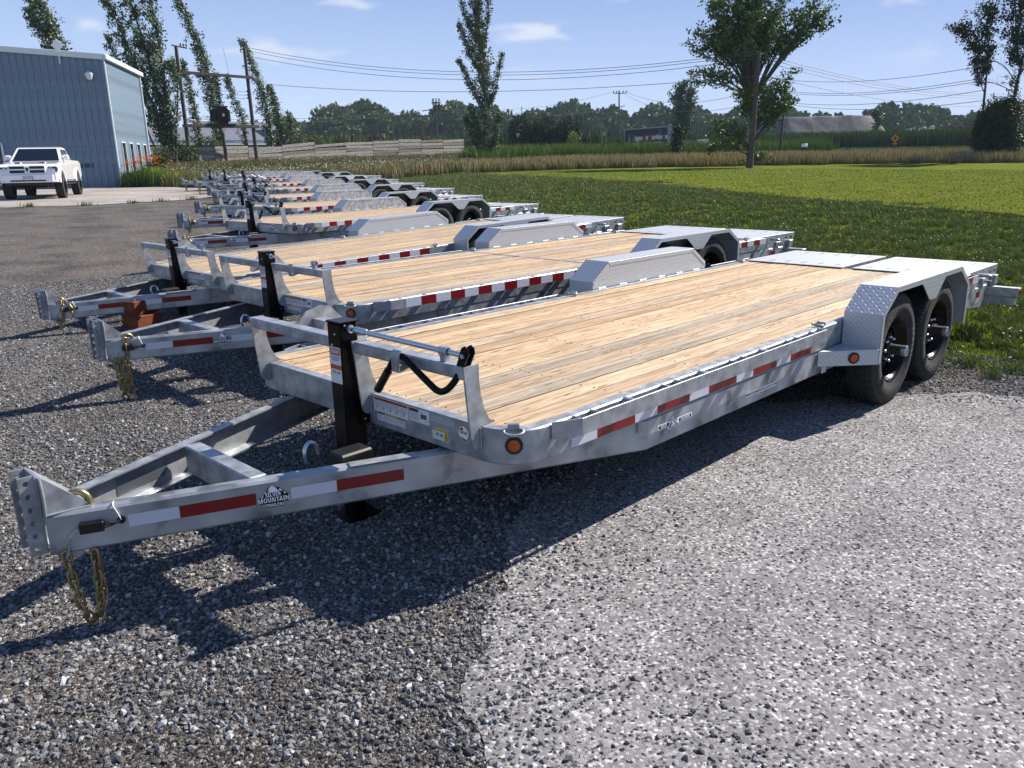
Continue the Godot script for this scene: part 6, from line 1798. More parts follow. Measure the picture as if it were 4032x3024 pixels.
func pickup() -> void:
	var t := thing("pickup_truck", "white four-door pickup with black wheels parked in front of the blue building", "pickup truck", pt(9.02, -34.65), atan2(-0.891, -0.453))
	var W: Material = mat.white_paint
	var arch := func(cx: float, r: float) -> Array:
		var a := []
		for k in 11:
			var an := PI * k / 10.0
			a.append(Vector2(cx + cos(an) * r, 0.62 + sin(an) * r * 0.92))
		return a
	var pr := [Vector2(2.62, 0.62), Vector2(2.74, 0.74), Vector2(2.76, 1.02), Vector2(2.68, 1.20), Vector2(2.45, 1.30), Vector2(1.6, 1.37), Vector2(0.82, 1.42), Vector2(-1.05, 1.45), Vector2(-2.98, 1.43), Vector2(-3.02, 0.78), Vector2(-2.95, 0.66)]
	var low: Array = arch.call(-1.80, 0.50); low.reverse()
	pr.append_array(low)
	low = arch.call(1.80, 0.50); low.reverse()
	pr.append_array(low)
	var bd := st_new()
	prism(bd, PackedVector2Array(pr), Vector3.ZERO, Vector3.RIGHT, Vector3.UP, Vector3.BACK, -0.93, 0.93)
	for s in [-1.0, 1.0]:      # rounded flanks
		var outp := PackedVector2Array([Vector2(2.5, 0.72), Vector2(2.62, 0.98), Vector2(2.5, 1.16), Vector2(1.5, 1.27), Vector2(-1.0, 1.34), Vector2(-2.95, 1.35), Vector2(-2.98, 0.80)])
		var o2: Array = arch.call(-1.80, 0.51); o2.reverse()
		for q in o2: outp.append(q + Vector2(0, 0.06))
		o2 = arch.call(1.80, 0.51); o2.reverse()
		for q in o2: outp.append(q + Vector2(0, 0.06))
		prism(bd, outp, Vector3.ZERO, Vector3.RIGHT, Vector3.UP, Vector3(0, 0, s), 0.9301, 0.985)
	put("body", bd, W, t)
	# cab: narrows towards the roof
	var cb := st_new()
	var st0 := [[-1.12, 1.44, 0.93], [-0.98, 1.90, 0.78], [-0.70, 1.965, 0.72], [-0.05, 1.97, 0.72], [0.18, 1.93, 0.75], [0.95, 1.415, 0.92]]
	for i in st0.size() - 1:
		var a: Array = st0[i]; var b: Array = st0[i + 1]
		face(cb, PackedVector3Array([Vector3(a[0], a[1], -a[2]), Vector3(b[0], b[1], -b[2]), Vector3(b[0], b[1], b[2]), Vector3(a[0], a[1], a[2])]), Vector3(b[1] - a[1], a[0] - b[0], 0) * -1.0 if i > 0 else Vector3(-1, 0.3, 0))
	for s in [-1.0, 1.0]:
		for i in range(1, st0.size() - 2):
			face(cb, PackedVector3Array([Vector3(st0[0][0], 1.42, s * 0.935), Vector3(st0[i][0], st0[i][1], s * st0[i][2]), Vector3(st0[i + 1][0], st0[i + 1][1], s * st0[i + 1][2])]), Vector3(0, 0.2, s))
		face(cb, PackedVector3Array([Vector3(st0[0][0], 1.42, s * 0.935), Vector3(0.18, 1.93, s * 0.75), Vector3(0.95, 1.415, s * 0.925)]), Vector3(0, 0.2, s))
	put("cab", cb, W, t)
	var g := st_new()
	face(g, PackedVector3Array([Vector3(0.225, 1.905, -0.68), Vector3(0.225, 1.905, 0.68), Vector3(0.94, 1.432, 0.83), Vector3(0.94, 1.432, -0.83)]), Vector3(1, 1, 0))
	put("windshield", g, mat.glass, t)
	for s in [-1.0, 1.0]:
		for q in [[-0.98, -0.34, -0.90, -0.38], [-0.26, 0.60, -0.28, 0.10]]:
			var w := st_new()
			face(w, PackedVector3Array([Vector3(q[0], 1.47, s * 0.928), Vector3(q[1], 1.46, s * 0.932), Vector3(q[3], 1.87, s * 0.790), Vector3(q[2], 1.87, s * 0.795)]), Vector3(0, 0.2, s))
			put("side_window", w, mat.glass, t)
		var m := st_new()
		cbox(m, Vector3(0.50, 1.44, s * 1.03 - 0.12), Vector3(0.66, 1.66, s * 1.03 + 0.12), 0.05)
		cbox(m, Vector3(0.54, 1.45, s * 0.93 - 0.03), Vector3(0.60, 1.50, s * 0.93 + 0.03))
		put("mirror", m, W, t)
		var h := st_new()
		bevel_box(h, Vector3(2.50, 1.00, s * 0.83 - 0.17), Vector3(2.715, 1.20, s * 0.83 + 0.155), 0.03)
		var hl := put("headlight", h, mat.glass, t)
		var bu := st_new()
		lathe(bu, PackedVector2Array([Vector2(0, 0.065), Vector2(0.012, 0.06), Vector2(0.004, 0.045), Vector2(0.010, 0.0)]), Vector3(2.716, 1.11, s * 0.78), Vector3.RIGHT, 16)
		put("lamp_bowl", bu, mat.zinc, hl)
		var fl := st_new()
		lathe(fl, PackedVector2Array([Vector2(0, 0.07), Vector2(0.012, 0.06), Vector2(0.008, 0.0)]), Vector3(2.772, 0.78, s * 0.78), Vector3.RIGHT, 14)
		put("fog_light", fl, mat.zinc, t)
		for ax in [-1.80, 1.80]:      # flares and wheels
			var fa := st_new()
			var pp := PackedVector3Array()
			for k in 13:
				var an := PI * k / 12.0
				pp.append(Vector3(ax + cos(an) * 0.53, 0.60 + sin(an) * 0.50, s * 0.985))
			tube(fa, pp, 0.055, 8)
			put("fender_flare", fa, W, t)
			var wh := st_new()
			lathe(wh, PackedVector2Array([Vector2(-0.15, 0.25), Vector2(-0.16, 0.38), Vector2(-0.13, 0.425), Vector2(0.13, 0.425), Vector2(0.16, 0.38), Vector2(0.155, 0.25)]), Vector3(ax, 0.425, s * 0.90), Vector3(0, 0, s), 28)
			for k in 30:
				for z in [-0.09, 0.09]: cbox(wh, Vector3(-0.03, 0.415, -0.055), Vector3(0.03, 0.438, 0.055), 0.006, Transform3D(Basis(Vector3.BACK, TAU * (k + (0.5 if z > 0 else 0.0)) / 30.0), Vector3(ax, 0.425, s * 0.90 + z)))
			var wn := put("wheel", wh, mat.rubber, t)
			var ri := st_new()
			lathe(ri, PackedVector2Array([Vector2(0.16, 0.255), Vector2(0.13, 0.24), Vector2(0.05, 0.20), Vector2(0.06, 0.08), Vector2(0.10, 0.06), Vector2(0.10, 0.0)]), Vector3(ax, 0.425, s * 0.90), Vector3(0, 0, s), 24)
			put("rim", ri, mat.black, wn)
		var rb := st_new(); cbox(rb, Vector3(-1.15, 0.50, s * 0.96 - 0.07), Vector3(1.15, 0.56, s * 0.96 + 0.07), 0.02)
		put("running_board", rb, mat.plastic, t)
		for x in [-0.30, 0.62]:
			var dh := st_new(); cbox(dh, Vector3(x - 0.42, 1.22, s * 0.986 - 0.012), Vector3(x - 0.24, 1.26, s * 0.986 + 0.025), 0.008)
			put("door_handle", dh, W, t)
	# grille, bumper, hood scoops, plate
	var gr := st_new(); bevel_box(gr, Vector3(2.62, 0.93, -0.66), Vector3(2.79, 1.27, 0.66), 0.06)
	var gril := put("grille", gr, W, t)
	for z in [-1.0, 1.0]:
		for y in [0.975, 1.125]:
			var sl := st_new(); box(sl, Vector3(2.79, y, z * 0.09), Vector3(2.797, y + 0.10, z * 0.59), 0.0)
			var so := put("grille_opening", sl, mat.dark, gril)
			var bars := st_new()
			for k in 3: box(bars, Vector3(2.7975, y + 0.016 + k * 0.030, z * 0.095), Vector3(2.803, y + 0.024 + k * 0.030, z * 0.585))
			put("grille_bars", bars, mat.grey_bar, gril).set_meta("kind", "stuff")
	var em := st_new()
	plate2d(em, [Vector2(-0.045, 0.05), Vector2(-0.06, 0.02), Vector2(-0.035, -0.005), Vector2(-0.03, -0.05), Vector2(0.0, -0.085), Vector2(0.03, -0.05), Vector2(0.035, -0.005), Vector2(0.06, 0.02), Vector2(0.045, 0.05), Vector2(0.02, 0.062), Vector2(-0.02, 0.062)], Vector3(2.79, 1.10, 0), Vector3(0, 0, -1), Vector3.UP, 0.0, 0.014)
	put("emblem", em, mat.ink, gril)
	var bp := st_new()
	bevel_prism_x(bp, [Vector3(2.60, 0.62, 0.99), Vector3(2.80, 0.62, 0.80), Vector3(2.83, 0.70, 0.82), Vector3(2.82, 0.90, 0.84), Vector3(2.62, 0.93, 0.99)])
	var bump := put("bumper", bp, W, t)
	var it := st_new(); box(it, Vector3(2.825, 0.665, -0.60), Vector3(2.838, 0.715, 0.60), 0.0); put("lower_intake", it, mat.dark, bump)
	var va := st_new(); box(va, Vector3(2.45, 0.50, -0.80), Vector3(2.70, 0.618, 0.80), 0.02); put("valance", va, mat.plastic, bump)
	var np := st_new(); box(np, Vector3(2.838, 0.70, -0.165), Vector3(2.85, 0.86, 0.165), 0.0); var nf := put("plate_frame", np, mat.plastic, bump)
	var npl := st_new(); box(npl, Vector3(2.8505, 0.715, -0.15), Vector3(2.853, 0.845, 0.15), 0.0); put("number_plate", npl, mat.paper, nf)
	put("plate_number", words("BB 79774", 0.058, 0.002), mat.seal_ink, nf).transform = Transform3D(Basis(Vector3(0, 0, -0.78), Vector3.UP, Vector3.RIGHT), Vector3(2.8545, 0.780, 0))
	for z in [-0.42, 0.42]:
		var hs := st_new(); cbox(hs, Vector3(1.85, 1.335, z - 0.11), Vector3(2.12, 1.372, z + 0.11), 0.012)
		var sc := put("hood_scoop", hs, W, t)
		var so := st_new(); box(so, Vector3(2.1201, 1.338, z - 0.095), Vector3(2.124, 1.368, z + 0.095)); put("scoop_mouth", so, mat.dark, sc)
	var bed := st_new(); box(bed, Vector3(-2.95, 1.431, -0.84), Vector3(-1.15, 1.47, 0.84), 0.01); put("bed_cover", bed, mat.plastic, t)
	var un := st_new(); box(un, Vector3(-2.6, 0.42, -0.55), Vector3(2.4, 0.61, 0.55), 0.02); put("chassis", un, mat.dark, t)

func bevel_box(st: SurfaceTool, a: Vector3, b: Vector3, c: float) -> void: box(st, a, b, c)

func bevel_prism_x(st: SurfaceTool, rows: Array) -> void:   # bumper: outline rows (x, y, half width) joined front to back
	for i in rows.size() - 1:
		var a: Vector3 = rows[i]; var b: Vector3 = rows[i + 1]
		face(st, PackedVector3Array([Vector3(a.x, a.y, -a.z), Vector3(a.x, a.y, a.z), Vector3(b.x, b.y, b.z), Vector3(b.x, b.y, -b.z)]), Vector3(1, (a.y + b.y) * 0.5 - 0.76, 0))
	for s in [-1.0, 1.0]:
		var f := PackedVector3Array()
		for r in rows: f.append(Vector3(r.x, r.y, s * r.z))
		face(st, PackedVector3Array([f[0], f[1], f[2]]), Vector3(0.5, 0, s)); face(st, PackedVector3Array([f[0], f[2], f[3]]), Vector3(0.5, 0, s)); face(st, PackedVector3Array([f[0], f[3], f[4]]), Vector3(0.5, 0, s))

func pole(called: String, label: String, base: Vector3, top: Vector3, r0: float, r1: float, category := "utility pole", group := "") -> Node3D:
	var t := thing(called, label, category, base, 0.0, group)
	var st := st_new()
	tube(st, PackedVector3Array([Vector3(0, -0.3, 0), (top - base) * 0.5, top - base]), r0, 10, r1)
	put("shaft", st, mat.pole, t)
	return t

func arm(t: Node3D, called: String, a: Vector3, b: Vector3, w: float, h: float, m: Material) -> MeshInstance3D:
	var st := st_new()
	var d := (b - a).normalized(); var s := d.cross(Vector3.UP).normalized()
	cbox(st, Vector3(0, -h * 0.5, -w * 0.5), Vector3(a.distance_to(b), h * 0.5, w * 0.5), 0.01, Transform3D(Basis(d, s.cross(d), s), a))
	return put(called, st, m, t)

func wire(label: String, pts: Array, sag: float, r := 0.022, group := "") -> void:
	var st := st_new()
	for i in pts.size() - 1:
		var p := PackedVector3Array()
		for k in 25:
			var u := k / 24.0
			var q: Vector3 = pts[i].lerp(pts[i + 1], u)
			q.y -= sag * 4.0 * u * (1.0 - u)
			p.append(q)
		tube(st, p, r, 4)
	tag(put("power_line", st, mat.wire), label, "power line", group)

func insulator(t: Node3D, at: Vector3, up := Vector3.UP, s := 1.0) -> void:
	var st := st_new()
	lathe(st, PackedVector2Array([Vector2(0, 0.03 * s), Vector2(0.08 * s, 0.03 * s), Vector2(0.10 * s, 0.09 * s), Vector2(0.14 * s, 0.03 * s), Vector2(0.18 * s, 0.08 * s), Vector2(0.24 * s, 0.02 * s), Vector2(0.25 * s, 0.0)]), at, up, 8)
	put("insulator", st, mat.rust, t)

func poles_and_wires() -> void:
	# two poles with cross timbers that carry a transformer
	var L := pt(31.4, -69.5); var Rr := pt(37.9, -69.5)
	var f := thing("pole_frame", "two leaning wooden poles joined by cross timbers, carrying a black transformer platform", "utility pole", L)
	var top := Vector3(31.33, 11.6, -69.5) - L
	var st := st_new(); tube(st, PackedVector3Array([Vector3(0, -0.3, 0), top * 0.5, top]), 0.19, 12, 0.14); put("pole", st, mat.pole, f)
	var b2 := Rr - L; var top2 := Vector3(37.7, 11.95, -69.5) - L
	var s2 := st_new(); tube(s2, PackedVector3Array([b2 + Vector3(0, -0.3, 0), (b2 + top2) * 0.5, top2]), 0.19, 12, 0.14); put("pole", s2, mat.pole, f)
	var X := Vector3(1, 0, 0); var Z := Vector3(0, 0, 1)
	arm(f, "cross_timber", Vector3(-0.4, 8.05, 0.2), Vector3(6.9, 7.95, 0.2), 0.12, 0.24, mat.pole)
	for z in [-0.26, 0.26]: arm(f, "platform_beam", Vector3(-0.2, 3.65, z), Vector3(6.9, 3.65, z), 0.12, 0.26, mat.pole)
	var pl := st_new(); box(pl, Vector3(1.9, 3.79, -0.5), Vector3(4.6, 3.85, 0.5), 0.01); put("platform", pl, mat.rust, f)
	arm(f, "top_arm", Vector3(-0.45, 10.2, 0.0) , Vector3(0.9, 10.05, 0.0), 0.1, 0.1, mat.pole)
	for x in [0.35, 0.6, 0.85]: insulator(f, Vector3(x, 10.12, 0), Vector3.UP, 1.2)
	for y in [6.75, 6.45, 6.2]: insulator(f, b2 + Vector3(-0.16, y - b2.y, 0.0), Vector3.LEFT, 1.0)
	for y in [10.2, 9.9, 9.6]: insulator(f, top2 + Vector3(0.14, y - top2.y - 0.4, 0.0), Vector3.RIGHT, 1.3)
	var dr := st_new()
	for q in [[-0.2, 10.0, -1.1, 6.0], [1.3, 10.0, 2.9, 6.9], [4.2, 10.3, 4.6, 5.2], [2.2, 9.6, 3.6, 5.4]]: tube(dr, PackedVector3Array([Vector3(q[0], q[1], 0.1), Vector3(lerpf(q[0], q[2], 0.5) + 0.15, lerpf(q[1], q[3], 0.5), 0.12), Vector3(q[2], q[3], 0.1)]), 0.014, 4)
	put("drop_wire", dr, mat.wire, f).set_meta("kind", "stuff")
	for y in [6.7, 6.4, 6.12]:
		var w := st_new(); tube(w, PackedVector3Array([Vector3(0.15, y + 0.05, 0), Vector3(3.2, y - 0.02, 0), b2 + Vector3(-0.2, y - b2.y, 0)]), 0.016, 4); put("cable", w, mat.wire, f)
	# transformer
	var tf := thing("transformer", "black finned transformer standing on the timber platform between the two poles", "transformer", L + Vector3(3.3, 3.852, 0))
	var tk := st_new(); box(tk, Vector3(-0.55, 0.0, -0.38), Vector3(0.55, 1.45, 0.38), 0.04); put("tank", tk, mat.plastic, tf)
	var fin := st_new()
	for k in 9:
		for s in [-1.0, 1.0]: box(fin, Vector3(-0.5 + k * 0.125 - 0.015, 0.15, s * 0.381), Vector3(-0.5 + k * 0.125 + 0.015, 1.3, s * 0.56))
	for k in 5:
		for s in [-1.0, 1.0]: box(fin, Vector3(s * 0.551, 0.2, -0.32 + k * 0.16 - 0.015), Vector3(s * 0.80, 1.2, -0.32 + k * 0.16 + 0.015))
	put("cooling_fins", fin, mat.plastic, tf).set_meta("kind", "stuff")
	var lid := st_new(); box(lid, Vector3(-0.62, 1.451, -0.45), Vector3(0.62, 1.53, 0.45), 0.02); put("lid", lid, mat.plastic, tf)
	var pa := st_new(); box(pa, Vector3(-0.1, 0.62, 0.5605), Vector3(0.12, 0.85, 0.575), 0.005); put("data_plate", pa, mat.zinc, tf)
	# short third post
	pole("wood_post", "short wooden post standing under the transformer platform", pt(35.1, -70.0), Vector3(34.9, 4.55, -69.8), 0.16, 0.15, "post")
	# pole before the large tree
	var np := pole("utility_pole", "leaning grey utility pole in front of the large spreading tree", pt(51.5, -25.9), Vector3(51.62, 8.4, -25.8), 0.19, 0.13)
	arm(np, "cross_arm", Vector3(-0.55, 7.35, -0.55), Vector3(0.75, 7.55, 0.35), 0.09, 0.11, mat.pole)
	var rp := pole("utility_pole", "thin utility pole behind the right side of the large tree", pt(74.0, -35.0), Vector3(74.1, 8.6, -35.0), 0.15, 0.10)
	arm(rp, "cross_arm", Vector3(-0.4, 7.2, -0.6), Vector3(0.4, 7.2, 0.6), 0.08, 0.1, mat.pole)
	var cp := pole("utility_pole", "slender pole with two cross-arms left of the blue sign", pt(117.6, -87.2), Vector3(117.5, 13.0, -87.3), 0.17, 0.11)
	var cy := pt(117.6, -87.2).y
	for q in [[12.55, 1.15], [5.7, 1.2]]: arm(cp, "cross_arm", RT * -q[1] + Vector3.UP * (q[0] - cy), RT * q[1] + Vector3.UP * (q[0] - cy), 0.1, 0.13, mat.pole)
	for x in [-1.1, -0.55, 0.55, 1.1]: insulator(cp, RT * x + Vector3.UP * (12.6 - cy), Vector3.UP, 1.6)
	arm(cp, "switch_arm", RT * -2.6 + Vector3.UP * (9.6 - cy), RT * 0.9 + Vector3.UP * (10.5 - cy), 0.1, 0.12, mat.pole)
	for x in [-2.4, -1.9, -1.4]: insulator(cp, RT * x + Vector3.UP * (9.75 + (x + 2.4) * 0.25 - cy), Vector3.UP, 1.6)
	var lp := pole("lighting_mast", "slim tall mast with a cage-like head left of the lone poplar", pt(82.7, -95.4), Vector3(82.6, 10.0, -95.5), 0.13, 0.10, "mast")
	var ly := pt(82.7, -95.4).y
	var hd := st_new()
	for k in 8:
		var a := TAU * k / 8.0
		tube(hd, PackedVector3Array([Vector3(cos(a) * 0.3, 9.6 - ly, sin(a) * 0.3), Vector3(cos(a) * 0.65, 10.3 - ly, sin(a) * 0.65), Vector3(cos(a) * 0.5, 10.9 - ly, sin(a) * 0.5)]), 0.05, 5)
	var ring := PackedVector3Array()
	for k in 16: ring.append(Vector3(cos(TAU * k / 16.0) * 0.65, 10.3 - ly, sin(TAU * k / 16.0) * 0.65))
	tube(hd, ring, 0.07, 5, -1.0, true)
	put("lamp_ring", hd, mat.plastic, lp).set_meta("kind", "stuff")
	for s in [-1.0, 1.0]: arm(lp, "bracket", Vector3.UP * (9.4 - ly), RT * s * 2.2 + Vector3.UP * (9.3 - s * 0.1 - 0.25 * absf(s) - ly), 0.08, 0.12, mat.rust)
	pole("utility_pole", "plain grey pole just right of the blue sign", pt(115.4, -71.5), Vector3(115.3, 8.3, -71.5), 0.13, 0.10)
	for k in [[87.6, -117.1, 7.6, "thin far pole before the wood, leftmost of four behind the plank fence"], [101.9, -131.3, 9.6, "second thin far pole from the left before the wood"], [94.2, -111.9, 8.2, "thin slanting far pole just left of the lighting mast"], [142.8, -134.7, 13.2, "far pole with crossbar above the dark maples"], [83.0, -108.0, 6.4, "shortest thin far pole behind the plank fence"]]:
		pole("utility_pole", k[3], pt(k[0], k[1]), Vector3(k[0] - (1.0 if k[2] == 8.2 else 0.0), k[2] + 0.6, k[1]), 0.12, 0.09, "utility pole", "thin far poles before the wood")
	# garden lamps
	for k in [[58.2, -76.6, "small garden lamp post above the left part of the plank fence"], [59.6, -76.2, "lower garden lamp post right beside another behind the fence"], [64.2, -60.6, "garden lamp post right of the lone poplar's trunk"], [67.2, -51.1, "garden lamp post among reeds left of the blue sign"]]:
		var gl := thing("garden_lamp", k[2], "lamp post", pt(k[0], k[1]), 0.0, "garden lamp posts")
		var h := 2.9 if k[0] != 59.6 else 2.3
		var gs := st_new(); tube(gs, PackedVector3Array([Vector3(0, -0.1, 0), Vector3(0, h - 0.35, 0)]), 0.045, 8); put("post", gs, mat.plastic, gl)
		var gh := st_new(); lathe(gh, PackedVector2Array([Vector2(0, 0.07), Vector2(0.36, 0.24), Vector2(0.36, 0.0)]), Vector3(0, h - 0.35, 0), Vector3.UP, 6); put("lantern", gh, mat.lamp_glass, gl)
		var gc := st_new(); lathe(gc, PackedVector2Array([Vector2(0.361, 0.27), Vector2(0.42, 0.12), Vector2(0.46, 0.0)]), Vector3(0, h - 0.35, 0), Vector3.UP, 6); put("cap", gc, mat.plastic, gl)
	# lines
	var r1 := Vector3(37.9, 11.75, -69.4)
	for k in [[0.0, "topmost"], [0.28, "second"], [-0.45, "third"]]:
		wire("%s of three bunched power lines from the pole frame towards the large tree" % k[1], [r1 + Vector3(0.1, k[0], 0), Vector3(51.6, 8.3 + k[0] * 0.6, -25.9)], 1.7, 0.018, "lines from the pole frame")
	wire("single low line from the pole frame across to the leaning pole", [Vector3(38.0, 9.0, -69.4), Vector3(51.55, 6.9, -25.9)], 0.9, 0.018)
	wire("line from the left edge of the wood to the lighting mast", [Vector3(45, 7.4, -100), Vector3(80.8, 9.2, -97.0)], 0.5, 0.022, "lines at the lighting mast")
	wire("second line below it to the lighting mast", [Vector3(45, 7.0, -100), Vector3(80.8, 9.0, -97.0)], 0.7, 0.022, "lines at the lighting mast")
	wire("line from the lighting mast to the cross-armed pole", [Vector3(84.3, 9.3, -93.8), Vector3(116.7, 12.8, -88.1)], 1.1, 0.022)
	wire("lower line from the lighting mast to the switch arm of the cross-armed pole", [Vector3(84.3, 9.1, -93.8), Vector3(115.8, 9.9, -89.0)], 0.9, 0.022)
	wire("upper line from the cross-armed pole behind the large tree", [Vector3(118.4, 12.8, -86.5), Vector3(74.1, 8.4, -35.0)], 1.9, 0.022)
	wire("lower line from the cross-armed pole behind the large tree", [Vector3(118.4, 12.3, -86.5), Vector3(74.1, 7.3, -35.0)], 2.2, 0.022)
	for k in [[0.0, "highest"], [-0.2, "second highest"], [-0.45, "third highest"], [-1.3, "lowest"]]:
		wire("%s of the lines running down right from the leaning pole" % k[1], [Vector3(51.7, 8.3 + k[0], -25.7), Vector3(96, 7.2 + k[0] * 0.8, -20.0)], 0.9, 0.017, "lines descending right of the large tree")
	for k in [[8.5, 6.6, "highest"], [7.5, 5.9, "middle"], [7.35, 5.75, "lower middle"], [6.5, 5.2, "low"], [6.35, 4.6, "lowest"]]:
		wire("%s of the lines rising right from the thin pole to the windswept trees" % k[2], [Vector3(74.1, k[0], -34.9), Vector3(54.5, k[1], -12.5)], 0.5, 0.017, "lines from the thin pole to the right")

func fence() -> void:
	var t := thing("plank_fence", "long weathered grey plank fence with dark posts behind the tall grass", "fence", Vector3(30.4, 0, -70.0))
	var r := RandomNumberGenerator.new(); r.seed = 33
	var posts := [Vector2(27.2, -69.2), Vector2(30.4, -69.9), Vector2(34.2, -70.6), Vector2(37.8, -71.0), Vector2(41.6, -71.3), Vector2(45.5, -71.6), Vector2(49.5, -71.9), Vector2(53.2, -72.2), Vector2(56.9, -72.4), Vector2(60.4, -72.6), Vector2(63.9, -72.8), Vector2(67.5, -73.1)]
	for i in posts.size():
		var p: Vector2 = posts[i]
		var y := fence_y(p)
		var st := st_new()
		box(st, Vector3(p.x - 0.09, y - 0.6, p.y - 0.02), Vector3(p.x + 0.09, y + 2.05, p.y + 0.16), 0.01)
		put("post", st, mat.rust, t).position = Vector3(-30.4, 0, 70.0)
		if i == posts.size() - 1: break
		var q: Vector2 = posts[i + 1]
		var n := 5
		var tall := r.randf_range(1.45, 1.85)
		for k in n:
			var a := Vector3(p.x + 0.02, y + (k + 0.5) * tall / n + r.randf_range(-0.02, 0.02), p.y + 0.19); var b := Vector3(q.x - 0.02, fence_y(q) + (k + 0.5) * tall / n + r.randf_range(-0.05, 0.06) * (2.0 if k == n - 1 else 1.0), q.y + 0.19)
			var s2 := st_new()
			var d := (b - a).normalized(); var sd := d.cross(Vector3.UP).normalized()
			var h := tall / n * 0.84
			cbox(s2, Vector3(0, -h * 0.5, -0.025), Vector3(a.distance_to(b), h * 0.5, 0.025), 0.008, Transform3D(Basis(d, sd.cross(d), sd), a))
			put("plank", s2, mat.grey_wood if r.randf() < 0.6 else mat.old_wood, t).position = Vector3(-30.4, 0, 70.0)

func fence_y(p: Vector2) -> float: return th(p.x, p.y) + 0.10 + 0.35 * smoothstep(38.0, 50.0, p.x)

func sign_board() -> void:
	var a := Vector3(82.2, 0, -59.5); var b := Vector3(78.8, 0, -51.0)
	var d := (b - a).normalized(); var n := d.cross(Vector3.UP).normalized()
	if n.dot(Vector3(-2, 0, 3) - a) < 0.0: n = -n
	var t := thing("sign_board", "long dark blue company sign board with white and red lettering before the wood", "sign", Vector3(a.x, 0, a.z))
	var L := a.distance_to(b)
	var fx := Transform3D(Basis(d, Vector3.UP, n), Vector3.ZERO)
	var st := st_new(); cbox(st, Vector3(0, 2.75, -0.1), Vector3(L, 4.95, 0.1), 0.02, fx); put("board", st, mat.sign_blue, t)
	var fr := st_new()
	cbox(fr, Vector3(-0.12, 4.9501, -0.14), Vector3(L + 0.1, 5.10, 0.14), 0.01, fx)
	put("top_rail", fr, mat.grey_wood, t)
	for x in [-0.14, L + 0.001]:
		var ps := st_new(); cbox(ps, Vector3(x, 0.6, -0.16), Vector3(x + (0.139 if x < 0 else 0.34), 4.95 if x < 0 else 5.25, 0.16), 0.01, fx); put("post", ps, mat.grey_wood, t)
	# lettering: initials orange-red and taller
	var x := 1.72
	for w in [["N", 1], ["iagara", 0], ["P", 1], ["et", 0], ["N", 1], ["utrition", 0], ["I", 1], ["nc.", 0]]:
		var big: bool = w[1] == 1
		if big and x > 1.8: x += 0.20
		var tm := words(w[0], 0.72 if big else 0.52, 0.02)
		tm.horizontal_alignment = HORIZONTAL_ALIGNMENT_LEFT
		var wd := tm.get_aabb().size.x
		var o := put("lettering", tm, mat.sign_red if big else mat.white_ink, t)
		o.transform = Transform3D(Basis(d * 0.80, Vector3.UP, n), d * x + Vector3.UP * 3.95 + n * 0.112)
		x += wd * 0.80 + 0.05
	var lg := st_new()
	plate2d(lg, [Vector2(0.75, 3.5), Vector2(1.15, 3.45), Vector2(1.3, 3.9), Vector2(1.2, 4.35), Vector2(1.05, 4.5), Vector2(1.05, 4.05), Vector2(0.85, 4.2), Vector2(0.8, 3.95)], Vector3.ZERO, d, Vector3.UP, 0.1001 * (1.0 if d.cross(Vector3.UP).dot(n) > 0 else -1.0), 0.115 * (1.0 if d.cross(Vector3.UP).dot(n) > 0 else -1.0))
	put("emblem", lg, mat.sign_pale, t)
	var sg := 1.0 if d.cross(Vector3.UP).dot(n) > 0 else -1.0
	var l2 := st_new()
	for q in [[7.35, 4.7, 7.75, 4.78], [7.35, 4.1, 7.43, 4.7], [7.35, 4.1, 7.75, 4.18], [7.67, 4.18, 7.75, 4.7], [7.43, 4.4, 7.67, 4.46]]: plate2d(l2, [Vector2(q[0], q[1]), Vector2(q[2], q[1]), Vector2(q[2], q[3]), Vector2(q[0], q[3])], Vector3.ZERO, d, Vector3.UP, 0.1001 * sg, 0.115 * sg)
	put("outline_mark", l2, mat.sign_pale, t)
	for q in [[0.85, 2.85, 1.3, 3.35], [7.25, 3.0, 7.9, 3.6], [4.1, 2.8, 4.9, 3.2]]:
		var l3 := st_new(); plate2d(l3, [Vector2(q[0], q[1]), Vector2(q[2], q[1]), Vector2(q[2], q[3]), Vector2(q[0], q[3])], Vector3.ZERO, d, Vector3.UP, 0.1001 * sg, 0.115 * sg)
		put("picture_panel", l3, mat.sign_red, t)

func rough_mound(called: String, label: String, category: String, c: Vector3, rx: float, rz: float, h: float, power: float, seed_: int, m: Material, ridge: float) -> void:
	var n := FastNoiseLite.new(); n.seed = seed_; n.frequency = 0.09; n.fractal_octaves = 4
	var st := st_new()
	var N := 48
	var P := func(i: int, j: int) -> Vector3:
		var u := i / float(N) * 2.0 - 1.0; var v := j / float(N) * 2.0 - 1.0
		var w := RT * u * rx + FW * v * rz
		var q := maxf(0.0, 1.0 - pow(pow(maxf(0.0, absf(u) - ridge) / (1.0 - ridge), 2.0) + v * v, 0.5))
		var y := h * minf(1.0, q * power) * (1.0 + 0.07 * n.get_noise_2d(w.x * 1.2, w.z * 1.2)) + 0.12 * n.get_noise_2d(w.x * 3.0, w.z * 3.0) * minf(1.0, q * 4.0)
		return Vector3(w.x, y - 0.2, w.z)
	for i in N:
		for j in N:
			var a: Vector3 = P.call(i, j); var b: Vector3 = P.call(i + 1, j); var cc: Vector3 = P.call(i + 1, j + 1); var dd: Vector3 = P.call(i, j + 1)
			face(st, PackedVector3Array([a, b, cc]), Vector3.UP); face(st, PackedVector3Array([a, cc, dd]), Vector3.UP)
	var o := put(called, st, m); o.position = c
	tag(o, label, category)

